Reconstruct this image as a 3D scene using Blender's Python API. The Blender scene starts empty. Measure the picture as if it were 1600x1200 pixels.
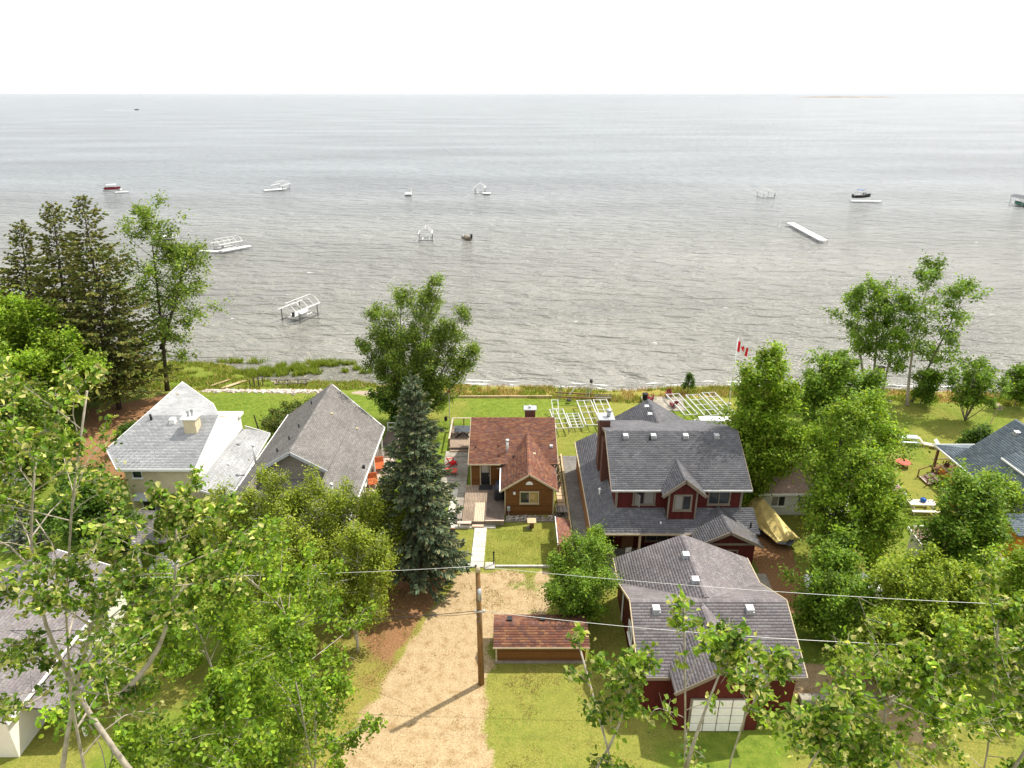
# Lakeside cottages seen from above: Blender 4.5 scene, everything built in code.
import bpy, math, random
import numpy as np
from mathutils import Vector, Matrix

scene = bpy.context.scene
C = scene.collection
R = math.radians

# ------------------------------------------------------------------ camera, sky, sun, exposure
cam_data = bpy.data.cameras.new('camera')
cam_data.sensor_width = 36.0
cam_data.lens = 24.0
cam_data.clip_start = 0.1
cam_data.clip_end = 60000
cam = bpy.data.objects.new('camera', cam_data)
C.objects.link(cam)
cam.location = (0, 0, 33.0)
cam.rotation_euler = (R(90 - 23.1), 0, 0)
scene.camera = cam

SUN_EL, SUN_AZ = 56.0, 55.0          # azimuth: degrees from +Y (over the lake) towards +X
sun_from = Vector((math.sin(R(SUN_AZ)) * math.cos(R(SUN_EL)), math.cos(R(SUN_AZ)) * math.cos(R(SUN_EL)), math.sin(R(SUN_EL))))

world = bpy.data.worlds.new('World')
scene.world = world
world.use_nodes = True
wt = world.node_tree
for n in list(wt.nodes):
    wt.nodes.remove(n)
wo = wt.nodes.new('ShaderNodeOutputWorld')
bg = wt.nodes.new('ShaderNodeBackground')
sky = wt.nodes.new('ShaderNodeTexSky')
sky.sky_type = 'NISHITA'
sky.sun_disc = False
sky.sun_elevation = R(SUN_EL)
sky.sun_rotation = R(SUN_AZ)
sky.dust_density = 3.0
sky.air_density = 1.0
tc = wt.nodes.new('ShaderNodeTexCoord')
mp = wt.nodes.new('ShaderNodeMapping')
mp.inputs['Scale'].default_value = (1.0, 1.0, 2.6)
cl = wt.nodes.new('ShaderNodeTexNoise')
cl.inputs['Scale'].default_value = 1.9
cl.inputs['Detail'].default_value = 6.0
cl.inputs['Roughness'].default_value = 0.55
rp = wt.nodes.new('ShaderNodeValToRGB')
rp.color_ramp.elements[0].position = 0.34
rp.color_ramp.elements[0].color = (0.72, 0.72, 0.72, 1)
rp.color_ramp.elements[1].position = 0.56
rp.color_ramp.elements[1].color = (1, 1, 1, 1)
mx = wt.nodes.new('ShaderNodeMix')
mx.data_type = 'RGBA'
mx.inputs[7].default_value = (8.8, 9.0, 9.2, 1)      # thin bright summer cloud
wt.links.new(tc.outputs['Generated'], mp.inputs['Vector'])
wt.links.new(mp.outputs['Vector'], cl.inputs['Vector'])
wt.links.new(cl.outputs['Fac'], rp.inputs['Fac'])
wt.links.new(rp.outputs['Color'], mx.inputs[0])
wt.links.new(sky.outputs['Color'], mx.inputs[6])
wt.links.new(mx.outputs[2], bg.inputs['Color'])
bg.inputs['Strength'].default_value = 0.10
wt.links.new(bg.outputs['Background'], wo.inputs['Surface'])

sun_data = bpy.data.lights.new('sun', 'SUN')
sun_data.energy = 4.3
sun_data.angle = R(1.0)
sun_data.color = (1.0, 0.95, 0.86)
sun = bpy.data.objects.new('sun', sun_data)
C.objects.link(sun)
sun.location = (60, 60, 80)
sun.rotation_euler = sun_from.to_track_quat('Z', 'Y').to_euler()

scene.view_settings.view_transform = 'Standard'
scene.view_settings.look = 'None'
scene.view_settings.exposure = 0.60
scene.view_settings.gamma = 1.0
scene.view_settings.use_curve_mapping = False
scene.render.engine = 'CYCLES'
scene.cycles.use_denoising = True
scene.cycles.max_bounces = 8
scene.cycles.diffuse_bounces = 4
scene.cycles.glossy_bounces = 2
scene.cycles.transmission_bounces = 4
scene.cycles.transparent_max_bounces = 4
scene.cycles.caustics_reflective = False
scene.cycles.caustics_refractive = False

# ------------------------------------------------------------------ helpers
def S(r, g, b):
    def f(c):
        c /= 255.0
        return c / 12.92 if c <= 0.04045 else ((c + 0.055) / 1.055) ** 2.4
    return (f(r), f(g), f(b))

def tag(o, label=None, cat=None, group=None, kind=None):
    if label: o['label'] = label
    if cat: o['category'] = cat
    if group: o['group'] = group
    if kind: o['kind'] = kind
    return o

def thing(name, label, cat, loc=(0, 0, 0), rz=0.0, group=None):
    o = bpy.data.objects.new(name, None)
    o.empty_display_size = 0.3
    C.objects.link(o)
    o.location = loc
    o.rotation_euler = (0, 0, rz)
    return tag(o, label, cat, group)

class MB:
    """collects shapes that become one mesh object"""
    def __init__(self):
        self.v, self.f, self.c = [], [], []
    def add(self, vs, fs):
        n = len(self.v)
        self.v.extend([tuple(p) for p in vs])
        self.f.extend([tuple(i + n for i in q) for q in fs])
        return self
    def box(self, x0, x1, y0, y1, z0, z1):
        return self.add([(x0, y0, z0), (x1, y0, z0), (x1, y1, z0), (x0, y1, z0), (x0, y0, z1), (x1, y0, z1), (x1, y1, z1), (x0, y1, z1)],
                        [(0, 3, 2, 1), (4, 5, 6, 7), (0, 1, 5, 4), (1, 2, 6, 5), (2, 3, 7, 6), (3, 0, 4, 7)])
    def slab(self, pts, vec):
        """a polygon pushed along vec"""
        n = len(pts)
        P = [Vector(p) for p in pts]
        w = Vector(vec)
        nr = Vector((0, 0, 0))
        for i in range(n):
            nr += P[i].cross(P[(i + 1) % n])
        if nr.dot(w) > 0:
            P.reverse()
        return self.add(P + [p + w for p in P], [tuple(range(n)), tuple(range(2 * n - 1, n - 1, -1))] + [(i, n + i, n + (i + 1) % n, (i + 1) % n) for i in range(n)])
    def bar(self, a, b, w, h=None, up=(0, 0, 1)):
        """a rectangular bar between two points"""
        h = h or w
        a, b = Vector(a), Vector(b)
        d = (b - a).normalized()
        u = Vector(up)
        if abs(d.dot(u)) > 0.98:
            u = Vector((0, 1, 0))
        s = d.cross(u).normalized()
        t = s.cross(d).normalized()
        o = [s * (w / 2) * i + t * (h / 2) * j for i, j in ((-1, -1), (1, -1), (1, 1), (-1, 1))]
        return self.add([a + q for q in o] + [b + q for q in o], [(3, 2, 1, 0), (4, 5, 6, 7), (0, 1, 5, 4), (1, 2, 6, 5), (2, 3, 7, 6), (3, 0, 4, 7)])
    def tube(self, pts, rad, n=6, cap=True):
        pts = [Vector(p) for p in pts]
        if not isinstance(rad, (list, tuple)):
            rad = [rad] * len(pts)
        base = len(self.v)
        ref = None
        for i, p in enumerate(pts):
            d = (pts[min(i + 1, len(pts) - 1)] - pts[max(i - 1, 0)])
            d = d.normalized() if d.length > 1e-9 else Vector((0, 0, 1))
            if ref is None:
                ref = Vector((1, 0, 0)) if abs(d.x) < 0.8 else Vector((0, 1, 0))
            s = d.cross(ref).normalized()
            t = s.cross(d).normalized()
            for k in range(n):
                a = 2 * math.pi * k / n
                self.v.append(tuple(p + (s * math.cos(a) + t * math.sin(a)) * rad[i]))
        for i in range(len(pts) - 1):
            for k in range(n):
                a, b = base + i * n + k, base + i * n + (k + 1) % n
                self.f.append((a, b, b + n, a + n))
        if cap:
            self.f.append(tuple(base + k for k in range(n - 1, -1, -1)))
            self.f.append(tuple(base + (len(pts) - 1) * n + k for k in range(n)))
        return self
    def lathe(self, prof, n=16, at=(0, 0, 0)):
        """(radius, z) profile turned about a vertical axis"""
        base = len(self.v)
        for r, z in prof:
            for k in range(n):
                a = 2 * math.pi * k / n
                self.v.append((at[0] + r * math.cos(a), at[1] + r * math.sin(a), at[2] + z))
        for i in range(len(prof) - 1):
            for k in range(n):
                a, b = base + i * n + k, base + i * n + (k + 1) % n
                self.f.append((a, b, b + n, a + n))
        self.f.append(tuple(base + k for k in range(n - 1, -1, -1)))
        self.f.append(tuple(base + (len(prof) - 1) * n + k for k in range(n)))
        return self
    def build(self, name, mat, parent=None, smooth=False, bevel=0.0):
        me = bpy.data.meshes.new(name)
        me.from_pydata(self.v, [], self.f)
        me.materials.append(mat)
        if smooth:
            me.polygons.foreach_set('use_smooth', [True] * len(me.polygons))
        me.update()
        return place(name, me, parent, bevel)

def place(name, me, parent=None, bevel=0.0):
    o = bpy.data.objects.new(name, me)
    C.objects.link(o)
    if parent is not None:
        o.parent = parent
    if bevel:
        b = o.modifiers.new('bevel', 'BEVEL')
        b.width = bevel
        b.segments = 1
        b.limit_method = 'ANGLE'
    return o

def wpart(name, mb, mat, parent, **k):
    """a part given in world coordinates under a thing that stands elsewhere"""
    o = mb.build(name, mat, parent, **k)
    if parent.parent is None:
        o.matrix_parent_inverse = Matrix.Translation(-Vector(parent.location))
    return o

def np_mesh(name, V, F, mat, col=None, smooth=False):
    """fast mesh from arrays; F is (n,3) or (n,4)"""
    V = np.asarray(V, np.float32)
    F = np.asarray(F, np.int32)
    me = bpy.data.meshes.new(name)
    me.vertices.add(len(V))
    me.vertices.foreach_set('co', V.ravel())
    k = F.shape[1]
    me.loops.add(F.size)
    me.loops.foreach_set('vertex_index', F.ravel())
    me.polygons.add(len(F))
    me.polygons.foreach_set('loop_start', np.arange(0, F.size, k, dtype=np.int32))
    if smooth:
        me.polygons.foreach_set('use_smooth', np.ones(len(F), bool))
    me.materials.append(mat)
    if col is not None:
        a = me.color_attributes.new('Col', 'FLOAT_COLOR', 'POINT')
        c4 = np.ones((len(V), 4), np.float32)
        c4[:, :col.shape[1]] = col
        a.data.foreach_set('color', c4.ravel())
    me.update(calc_edges=True)
    me.validate()
    return me

def copy_tree(o, parent=None):
    c = o.copy()
    C.objects.link(c)
    c.parent = parent
    for ch in o.children:
        copy_tree(ch, c)
    return c

# ------------------------------------------------------------------ materials
def new_mat(name):
    m = bpy.data.materials.new(name)
    m.use_nodes = True
    nt = m.node_tree
    b = nt.nodes['Principled BSDF']
    return m, nt, b

def mat(name, col, rough=0.7, var=0.18, scale=3.0, metal=0.0, bump=0.0, bscale=40.0, spec=0.3, stretch=(1, 1, 1), stain=0.0):
    """a plain surface: colour with uneven tone, wear and fine relief"""
    m, nt, b = new_mat(name)
    L = nt.links.new
    t = nt.nodes.new('ShaderNodeTexCoord')
    mpn = nt.nodes.new('ShaderNodeMapping')
    mpn.inputs['Scale'].default_value = stretch
    L(t.outputs['Object'], mpn.inputs['Vector'])
    n = nt.nodes.new('ShaderNodeTexNoise')
    n.inputs['Scale'].default_value = scale
    n.inputs['Detail'].default_value = 6
    L(mpn.outputs['Vector'], n.inputs['Vector'])
    r = nt.nodes.new('ShaderNodeValToRGB')
    r.color_ramp.elements[0].position = 0.28
    r.color_ramp.elements[1].position = 0.72
    r.color_ramp.elements[0].color = tuple(max(0, c * (1 - var)) for c in col) + (1,)
    r.color_ramp.elements[1].color = tuple(min(1, c * (1 + var)) for c in col) + (1,)
    L(n.outputs['Fac'], r.inputs['Fac'])
    out = r.outputs['Color']
    if stain:
        n2 = nt.nodes.new('ShaderNodeTexNoise')
        n2.inputs['Scale'].default_value = scale * 0.23
        n2.inputs['Detail'].default_value = 4
        L(t.outputs['Object'], n2.inputs['Vector'])
        r2 = nt.nodes.new('ShaderNodeValToRGB')
        r2.color_ramp.elements[0].position = 0.35
        r2.color_ramp.elements[0].color = (1 - stain, 1 - stain, 1 - stain * 1.1, 1)
        r2.color_ramp.elements[1].position = 0.6
        L(n2.outputs['Fac'], r2.inputs['Fac'])
        mm = nt.nodes.new('ShaderNodeMix')
        mm.data_type = 'RGBA'
        mm.blend_type = 'MULTIPLY'
        mm.inputs[0].default_value = 1.0
        L(out, mm.inputs[6])
        L(r2.outputs['Color'], mm.inputs[7])
        out = mm.outputs[2]
    L(out, b.inputs['Base Color'])
    b.inputs['Roughness'].default_value = rough
    b.inputs['Metallic'].default_value = metal
    b.inputs['Specular IOR Level'].default_value = spec
    if bump:
        n3 = nt.nodes.new('ShaderNodeTexNoise')
        n3.inputs['Scale'].default_value = bscale
        L(mpn.outputs['Vector'], n3.inputs['Vector'])
        bp = nt.nodes.new('ShaderNodeBump')
        bp.inputs['Strength'].default_value = bump
        bp.inputs['Distance'].default_value = 0.02
        L(n3.outputs['Fac'], bp.inputs['Height'])
        L(bp.outputs['Normal'], b.inputs['Normal'])
    return m

def mat_boards(name, col, pitch, axis='Z', var=0.2, rough=0.75, gap=0.12, depth=0.6):
    """board siding too fine to build one by one: grooves at a regular pitch, tone changing from board to board"""
    m, nt, b = new_mat(name)
    L = nt.links.new
    t = nt.nodes.new('ShaderNodeTexCoord')
    s = nt.nodes.new('ShaderNodeSeparateXYZ')
    L(t.outputs['Object'], s.inputs[0])
    if axis == 'XY':
        ad = nt.nodes.new('ShaderNodeMath'); ad.operation = 'ADD'
        L(s.outputs['X'], ad.inputs[0]); L(s.outputs['Y'], ad.inputs[1])
        src = ad.outputs[0]
    else:
        src = s.outputs[axis]
    d = nt.nodes.new('ShaderNodeMath'); d.operation = 'DIVIDE'
    d.inputs[1].default_value = pitch
    L(src, d.inputs[0])
    fl = nt.nodes.new('ShaderNodeMath'); fl.operation = 'FLOOR'
    L(d.outputs[0], fl.inputs[0])
    fr = nt.nodes.new('ShaderNodeMath'); fr.operation = 'FRACT'
    L(d.outputs[0], fr.inputs[0])
    wn = nt.nodes.new('ShaderNodeTexWhiteNoise'); wn.noise_dimensions = '1D'
    L(fl.outputs[0], wn.inputs['W'])
    n = nt.nodes.new('ShaderNodeTexNoise')
    n.inputs['Scale'].default_value = 2.5
    n.inputs['Detail'].default_value = 7
    L(t.outputs['Object'], n.inputs['Vector'])
    ad2 = nt.nodes.new('ShaderNodeMath'); ad2.operation = 'ADD'
    L(wn.outputs['Value'], ad2.inputs[0]); L(n.outputs['Fac'], ad2.inputs[1])
    r = nt.nodes.new('ShaderNodeValToRGB')
    r.color_ramp.elements[0].position = 0.2
    r.color_ramp.elements[1].position = 1.0
    r.color_ramp.elements[0].color = tuple(c * (1 - var) for c in col) + (1,)
    r.color_ramp.elements[1].color = tuple(min(1, c * (1 + var)) for c in col) + (1,)
    h = nt.nodes.new('ShaderNodeMath'); h.operation = 'MULTIPLY'; h.inputs[1].default_value = 0.6
    L(ad2.outputs[0], h.inputs[0]); L(h.outputs[0], r.inputs['Fac'])
    L(r.outputs['Color'], b.inputs['Base Color'])
    g = nt.nodes.new('ShaderNodeMath'); g.operation = 'GREATER_THAN'; g.inputs[1].default_value = gap
    L(fr.outputs[0], g.inputs[0])
    bp = nt.nodes.new('ShaderNodeBump')
    bp.inputs['Strength'].default_value = depth
    bp.inputs['Distance'].default_value = 0.03
    L(g.outputs[0], bp.inputs['Height'])
    L(bp.outputs['Normal'], b.inputs['Normal'])
    b.inputs['Roughness'].default_value = rough
    b.inputs['Specular IOR Level'].default_value = 0.25
    return m

def mat_attr(name, rough=0.9, fine=0.25, fscale=30.0, spec=0.15, bump=0.15, streak=0.0):
    """colour from the mesh's own Col attribute with fine grain on top"""
    m, nt, b = new_mat(name)
    L = nt.links.new
    a = nt.nodes.new('ShaderNodeAttribute'); a.attribute_name = 'Col'
    t = nt.nodes.new('ShaderNodeTexCoord')
    n = nt.nodes.new('ShaderNodeTexNoise')
    n.inputs['Scale'].default_value = fscale
    n.inputs['Detail'].default_value = 5
    L(t.outputs['Object'], n.inputs['Vector'])
    r = nt.nodes.new('ShaderNodeMapRange')
    r.inputs['From Min'].default_value = 0.3
    r.inputs['From Max'].default_value = 0.7
    r.inputs['To Min'].default_value = 1 - fine
    r.inputs['To Max'].default_value = 1 + fine
    L(n.outputs['Fac'], r.inputs['Value'])
    mm = nt.nodes.new('ShaderNodeVectorMath'); mm.operation = 'SCALE'
    L(a.outputs['Color'], mm.inputs[0]); L(r.outputs['Result'], mm.inputs['Scale'])
    out = mm.outputs['Vector']
    if streak:       # weathering: broad faded and stained patches
        n2 = nt.nodes.new('ShaderNodeTexNoise')
        n2.inputs['Scale'].default_value = 0.55
        n2.inputs['Detail'].default_value = 5
        L(t.outputs['Object'], n2.inputs['Vector'])
        r2 = nt.nodes.new('ShaderNodeMapRange')
        r2.inputs['From Min'].default_value = 0.3
        r2.inputs['From Max'].default_value = 0.7
        r2.inputs['To Min'].default_value = 1 - streak
        r2.inputs['To Max'].default_value = 1 + streak * 0.6
        L(n2.outputs['Fac'], r2.inputs['Value'])
        m2 = nt.nodes.new('ShaderNodeVectorMath'); m2.operation = 'SCALE'
        L(out, m2.inputs[0]); L(r2.outputs['Result'], m2.inputs['Scale'])
        out = m2.outputs['Vector']
    L(out, b.inputs['Base Color'])
    b.inputs['Roughness'].default_value = rough
    b.inputs['Specular IOR Level'].default_value = spec
    if bump:
        bp = nt.nodes.new('ShaderNodeBump')
        bp.inputs['Strength'].default_value = bump
        bp.inputs['Distance'].default_value = 0.02
        L(n.outputs['Fac'], bp.inputs['Height'])
        L(bp.outputs['Normal'], b.inputs['Normal'])
    return m

def mat_leaf(name, trans=0.46, rough=0.55, spec=0.25):
    m, nt, b = new_mat(name)
    L = nt.links.new
    a = nt.nodes.new('ShaderNodeAttribute'); a.attribute_name = 'Col'
    L(a.outputs['Color'], b.inputs['Base Color'])
    b.inputs['Roughness'].default_value = rough
    b.inputs['Specular IOR Level'].default_value = spec
    tr = nt.nodes.new('ShaderNodeBsdfTranslucent')
    g = nt.nodes.new('ShaderNodeMix'); g.data_type = 'RGBA'; g.blend_type = 'MULTIPLY'
    g.inputs[0].default_value = 1.0
    g.inputs[7].default_value = (1.25, 1.2, 0.6, 1)
    L(a.outputs['Color'], g.inputs[6])
    L(g.outputs[2], tr.inputs['Color'])
    mxs = nt.nodes.new('ShaderNodeMixShader')
    mxs.inputs[0].default_value = trans
    L(b.outputs[0], mxs.inputs[1]); L(tr.outputs[0], mxs.inputs[2])
    L(mxs.outputs[0], nt.nodes['Material Output'].inputs['Surface'])
    return m

def mat_glass(name, col=(0.03, 0.035, 0.04)):
    m, nt, b = new_mat(name)
    b.inputs['Base Color'].default_value = col + (1,)
    b.inputs['Roughness'].default_value = 0.06
    b.inputs['Specular IOR Level'].default_value = 0.7
    return m

M = {}
M['shingle'] = mat_attr('asphalt_shingle', 0.92, 0.22, 26.0, 0.12, 0.3, 0.16)
M['rock'] = mat_attr('rock', 0.9, 0.25, 9.0, 0.2, 0.4)
M['leaf'] = mat_leaf('leaf')
M['needle'] = mat_leaf('needle', 0.2, 0.7, 0.2)
M['blade'] = mat_leaf('grass_blade', 0.3, 0.8, 0.1)
M['bark_grey'] = mat('bark_grey', (0.20, 0.17, 0.14), 0.9, 0.35, 9, bump=0.5, bscale=25, stretch=(1, 1, 0.3))
M['bark_dark'] = mat('bark_dark', (0.075, 0.06, 0.048), 0.95, 0.35, 9, bump=0.5, bscale=25, stretch=(1, 1, 0.3))
M['bark_pale'] = mat('bark_pale', (0.36, 0.31, 0.25), 0.85, 0.3, 6, bump=0.3, bscale=18)
M['bark_birch'] = mat('bark_birch', (0.55, 0.51, 0.45), 0.8, 0.45, 7, bump=0.3, bscale=18, stretch=(0.4, 0.4, 2.5))
M['white'] = mat('white_paint', (0.78, 0.77, 0.74), 0.55, 0.06, 4)
M['alu'] = mat('weathered_aluminium', (0.62, 0.62, 0.60), 0.45, 0.12, 6, metal=0.25)
M['steel'] = mat('dull_wet_steel', (0.16, 0.155, 0.15), 0.55, 0.3, 5, metal=0.3)
M['galv'] = mat('galvanised_steel', (0.42, 0.43, 0.44), 0.45, 0.2, 8, metal=0.5)
M['black'] = mat('black_plastic', (0.018, 0.018, 0.02), 0.5, 0.2, 8)
M['rubber'] = mat('dark_rubber', (0.03, 0.03, 0.032), 0.8, 0.3, 12)
M['glass'] = mat_glass('window_glass')
M['glass_warm'] = mat_glass('blind_behind_glass', (0.34, 0.24, 0.09))
M['glass_pale'] = mat_glass('curtain_behind_glass', (0.26, 0.25, 0.23))
M['red_paint'] = mat('red_paint', S(196, 24, 30), 0.5, 0.15, 5)
M['maroon'] = mat('maroon_plastic', S(120, 24, 40), 0.55, 0.12, 5)
M['blue_paint'] = mat('blue_paint', S(30, 90, 170), 0.5, 0.15, 5)
M['grey_wood'] = mat('weathered_wood', (0.26, 0.22, 0.18), 0.88, 0.3, 5, bump=0.3, stretch=(6, 0.6, 6), stain=0.25)
M['brown_wood'] = mat('brown_wood', (0.20, 0.105, 0.05), 0.8, 0.3, 5, bump=0.3, stretch=(5, 0.7, 5))
M['pale_wood'] = mat('pale_new_wood', (0.52, 0.38, 0.23), 0.8, 0.22, 4, bump=0.2, stretch=(5, 0.7, 5), stain=0.15)
M['concrete'] = mat('pale_concrete', (0.52, 0.49, 0.43), 0.9, 0.14, 3.5, bump=0.3, bscale=60, stain=0.2)
M['old_concrete'] = mat('stained_concrete', (0.31, 0.28, 0.23), 0.92, 0.25, 2.0, bump=0.3, bscale=50, stain=0.3)
M['asphalt'] = mat('worn_asphalt', (0.20, 0.185, 0.17), 0.92, 0.22, 3.0, bump=0.4, bscale=70, stain=0.25)
# ------------------------------------------------------------------ the setting: land, lake, far spit, paved areas
LAKE_Z = -0.9

def vnoise(x, y, seed=0):
    """smooth value noise on arrays, 0..1"""
    xi, yi = np.floor(x).astype(np.int64), np.floor(y).astype(np.int64)
    fx, fy = x - xi, y - yi
    fx, fy = fx * fx * (3 - 2 * fx), fy * fy * (3 - 2 * fy)
    def h(a, b):
        n = (a * 374761393 + b * 668265263 + seed * 974711) & 0x7fffffff
        n = ((n ^ (n >> 13)) * 1274126177) & 0x7fffffff
        return ((n ^ (n >> 16)) & 0xffff) / 65535.0
    return (h(xi, yi) * (1 - fx) + h(xi + 1, yi) * fx) * (1 - fy) + (h(xi, yi + 1) * (1 - fx) + h(xi + 1, yi + 1) * fx) * fy

def fbm(x, y, seed=0, o=4):
    s, a, t = 0, 0.5, 0
    for i in range(o):
        s = s + a * vnoise(x * 2 ** i, y * 2 ** i, seed + i); t += a; a *= 0.5
    return s / t

SHX = [-400, -60, -45, -39, -36, -33, -30, -20, -16, -5, 5, 12, 20, 28, 45, 62, 400]
SHY = [92, 88, 87.3, 86.8, 84, 81.2, 80.4, 80.2, 79.5, 79.3, 79, 77.4, 78.7, 79, 78, 76.3, 70]

def shore(x):
    return np.interp(x, SHX, SHY) + (fbm(np.asarray(x) * 0.35, np.asarray(x) * 0 + 3.3, 5) - 0.5) * 1.1

def ground_z(x, y):
    x, y = np.asarray(x, float), np.asarray(y, float)
    d = shore(x) - y
    z = np.interp(d, [-400, -60, -6, 0, 1.5, 6, 9], [-9, -5, -1.7, -0.92, -0.62, -0.12, 0])
    marsh = np.interp(y, [74.8, 77.0], [0, -0.62]) * np.interp(x, [-20, -15], [1, 0])
    z = np.minimum(z, marsh)
    z = z + np.where(d > 0, (fbm(x * 0.3, y * 0.3, 11) - 0.5) * 0.12 * np.clip((y - 20) / 10, 0, 1), 0)
    z = z + np.interp(y, [-60, 4, 20], [8, 6, 0])         # the bank rises behind the lane
    return z

def inside(px, py, poly):
    r = np.zeros(px.shape, bool)
    n = len(poly)
    for i in range(n):
        x0, y0 = poly[i]; x1, y1 = poly[(i + 1) % n]
        c = ((y0 > py) != (y1 > py)) & (px < (x1 - x0) * (py - y0) / (y1 - y0 + 1e-12) + x0)
        r ^= c
    return r

def edge_dist(px, py, poly):
    """signed distance to a polygon, positive inside"""
    d = np.full(px.shape, 1e9)
    n = len(poly)
    for i in range(n):
        x0, y0 = poly[i]; x1, y1 = poly[(i + 1) % n]
        dx, dy = x1 - x0, y1 - y0
        t = np.clip(((px - x0) * dx + (py - y0) * dy) / (dx * dx + dy * dy), 0, 1)
        d = np.minimum(d, np.hypot(px - x0 - t * dx, py - y0 - t * dy))
    return np.where(inside(px, py, poly), d, -d)

GRAVEL = [(-11, 20), (-8.6, 29), (-7.2, 33.4), (-5.9, 36.6), (-4.7, 39.4), (-3.9, 41.4), (2.6, 41.6), (3.2, 39.5), (2.2, 36.0), (-0.9, 35.6), (-1.5, 34), (-1.5, 29.5), (-1.2, 26.5), (-1.0, 20)]
LANE = [(-90, 19.5), (-90, 25.4), (90, 24.2), (90, 18.5)]
NEEDLES = [(-10.9, 36), (-9.4, 33.5), (-7.6, 32.2), (-6.5, 35.5), (-5.2, 38.6), (-4.5, 41.5), (-6.5, 42.3), (-10.4, 42.4)]
SOIL_R = [(18.6, 37.0), (20.4, 37.0), (22.6, 47), (21, 50), (18.4, 46)]
SOIL_L = [(-44, 58), (-36, 54), (-35, 62), (-36, 70), (-41, 75), (-48, 70)]
YARD_D = [(16.4, 30), (24, 26), (24, 31.6), (17.4, 33)]
DRYR = [(33, 60), (42, 56), (70, 56), (70, 74), (36, 74)]

def sm(a, lo, hi):
    t = np.clip((a - lo) / (hi - lo), 0, 1)
    return t * t * (3 - 2 * t)

def build_ground():
    xs = np.concatenate([np.linspace(-6000, -120, 14), np.linspace(-110, -68, 15), np.arange(-66, 66.1, 0.46), np.linspace(68, 110, 15), np.linspace(120, 6000, 14)])
    ys = np.concatenate([np.linspace(-5000, -100, 10), np.linspace(-90, 16, 22), np.arange(18, 90, 0.46), np.linspace(91, 140, 14)])
    X, Y = np.meshgrid(xs, ys)
    Z = ground_z(X, Y)
    nx, ny = len(xs), len(ys)
    V = np.stack([X.ravel(), Y.ravel(), Z.ravel()], 1)
    i = np.arange(nx - 1)[None, :] + np.arange(ny - 1)[:, None] * nx
    F = np.stack([i, i + 1, i + nx + 1, i + nx], -1).reshape(-1, 4)
    x, y = V[:, 0], V[:, 1]
    wob = (fbm(x * 0.8, y * 0.8, 21) - 0.5) * 1.3
    d = shore(x) - y
    grav = np.maximum(sm(edge_dist(x, y, GRAVEL) + wob * 1.2, -0.6, 0.7) * (1 - 0.55 * sm(fbm(x * 0.7, y * 0.7, 61), 0.56, 0.72) * np.where((y > 37) & (x > -2.5), 1, 0.35)), sm(edge_dist(x, y, LANE) + wob, -0.5, 0.5))
    grav = np.maximum(grav, sm(edge_dist(x, y, YARD_D) + wob, -0.4, 0.4))
    soil = np.maximum.reduce([sm(edge_dist(x, y, NEEDLES) + wob * 1.2, -0.7, 0.7), sm(edge_dist(x, y, SOIL_R) + wob, -0.4, 0.4), 0.85 * sm(edge_dist(x, y, SOIL_L) + wob * 2, -1.5, 1.5)])
    soil = np.maximum(soil, 0.62 * np.exp(-(((x + 5.3) / 0.8) ** 2 + ((y - 36.9) / 0.7) ** 2)))
    soil = np.maximum(soil, 0.45 * sm(edge_dist(x, y, [(-13, 28), (-8.4, 28), (-6.6, 34), (-8, 36), (-12, 35)]) + wob * 2, -1, 1) * sm(fbm(x * 0.8, y * 0.8, 66), 0.35, 0.6))
    dry = 0.06 + 0.42 * sm(fbm(x * 0.16, y * 0.16, 31), 0.48, 0.72)
    dry = np.where(edge_dist(x, y, DRYR) > -3, np.maximum(dry, 0.16 * sm(edge_dist(x, y, DRYR) + wob * 2, -3, 3) + 0.3 * sm(fbm(x * 0.3, y * 0.3, 71), 0.42, 0.7)), dry)
    dry = np.where((x > -6) & (x < 4) & (y > 41) & (y < 48), np.maximum(dry, 0.18 + 0.45 * fbm(x * 0.9, y * 0.9, 8)), dry)
    dry = np.maximum(dry, 0.5 * np.exp(-(((x - 5) / 4.0) ** 2 + ((y - 63) / 6.0) ** 2)) * (0.5 + fbm(x * 0.5, y * 0.5, 72)))
    dry = np.where((x > -13) & (x < 8) & (y < 38), np.maximum(dry, np.where(x < -4, 0.42, 0.2) + 0.4 * fbm(x * 0.6, y * 0.6, 73)), dry)
    dry = np.where((x < -12) & (y > 58) & (y < 75), dry * 0.45, dry)
    band = sm(d, 0.4, 1.2) * (1 - sm(d, 4.6, 6.2)) * np.where(x < -17, 0.25, 1.0)
    dry = np.maximum(dry, band * (0.55 + 0.45 * sm(fbm(x * 0.4, y * 0.9, 41), 0.35, 0.65)))
    sand = 1 - sm(d + wob * 0.3, 0.1, 1.0)
    sand = np.maximum(sand, sm(-((x + 17.2) ** 2 / 6.5 + (y - 75.4) ** 2 / 1.0) + 1 + wob * 0.3, 0, 0.5))
    col = np.stack([grav, soil, dry, sand], 1).astype(np.float32)
    me = np_mesh('ground', V, F, M['ground'], None, True)
    a = me.color_attributes.new('Zone', 'FLOAT_COLOR', 'POINT')
    a.data.foreach_set('color', col.ravel())
    o = place('ground', me)
    tag(o, kind='structure')

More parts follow.
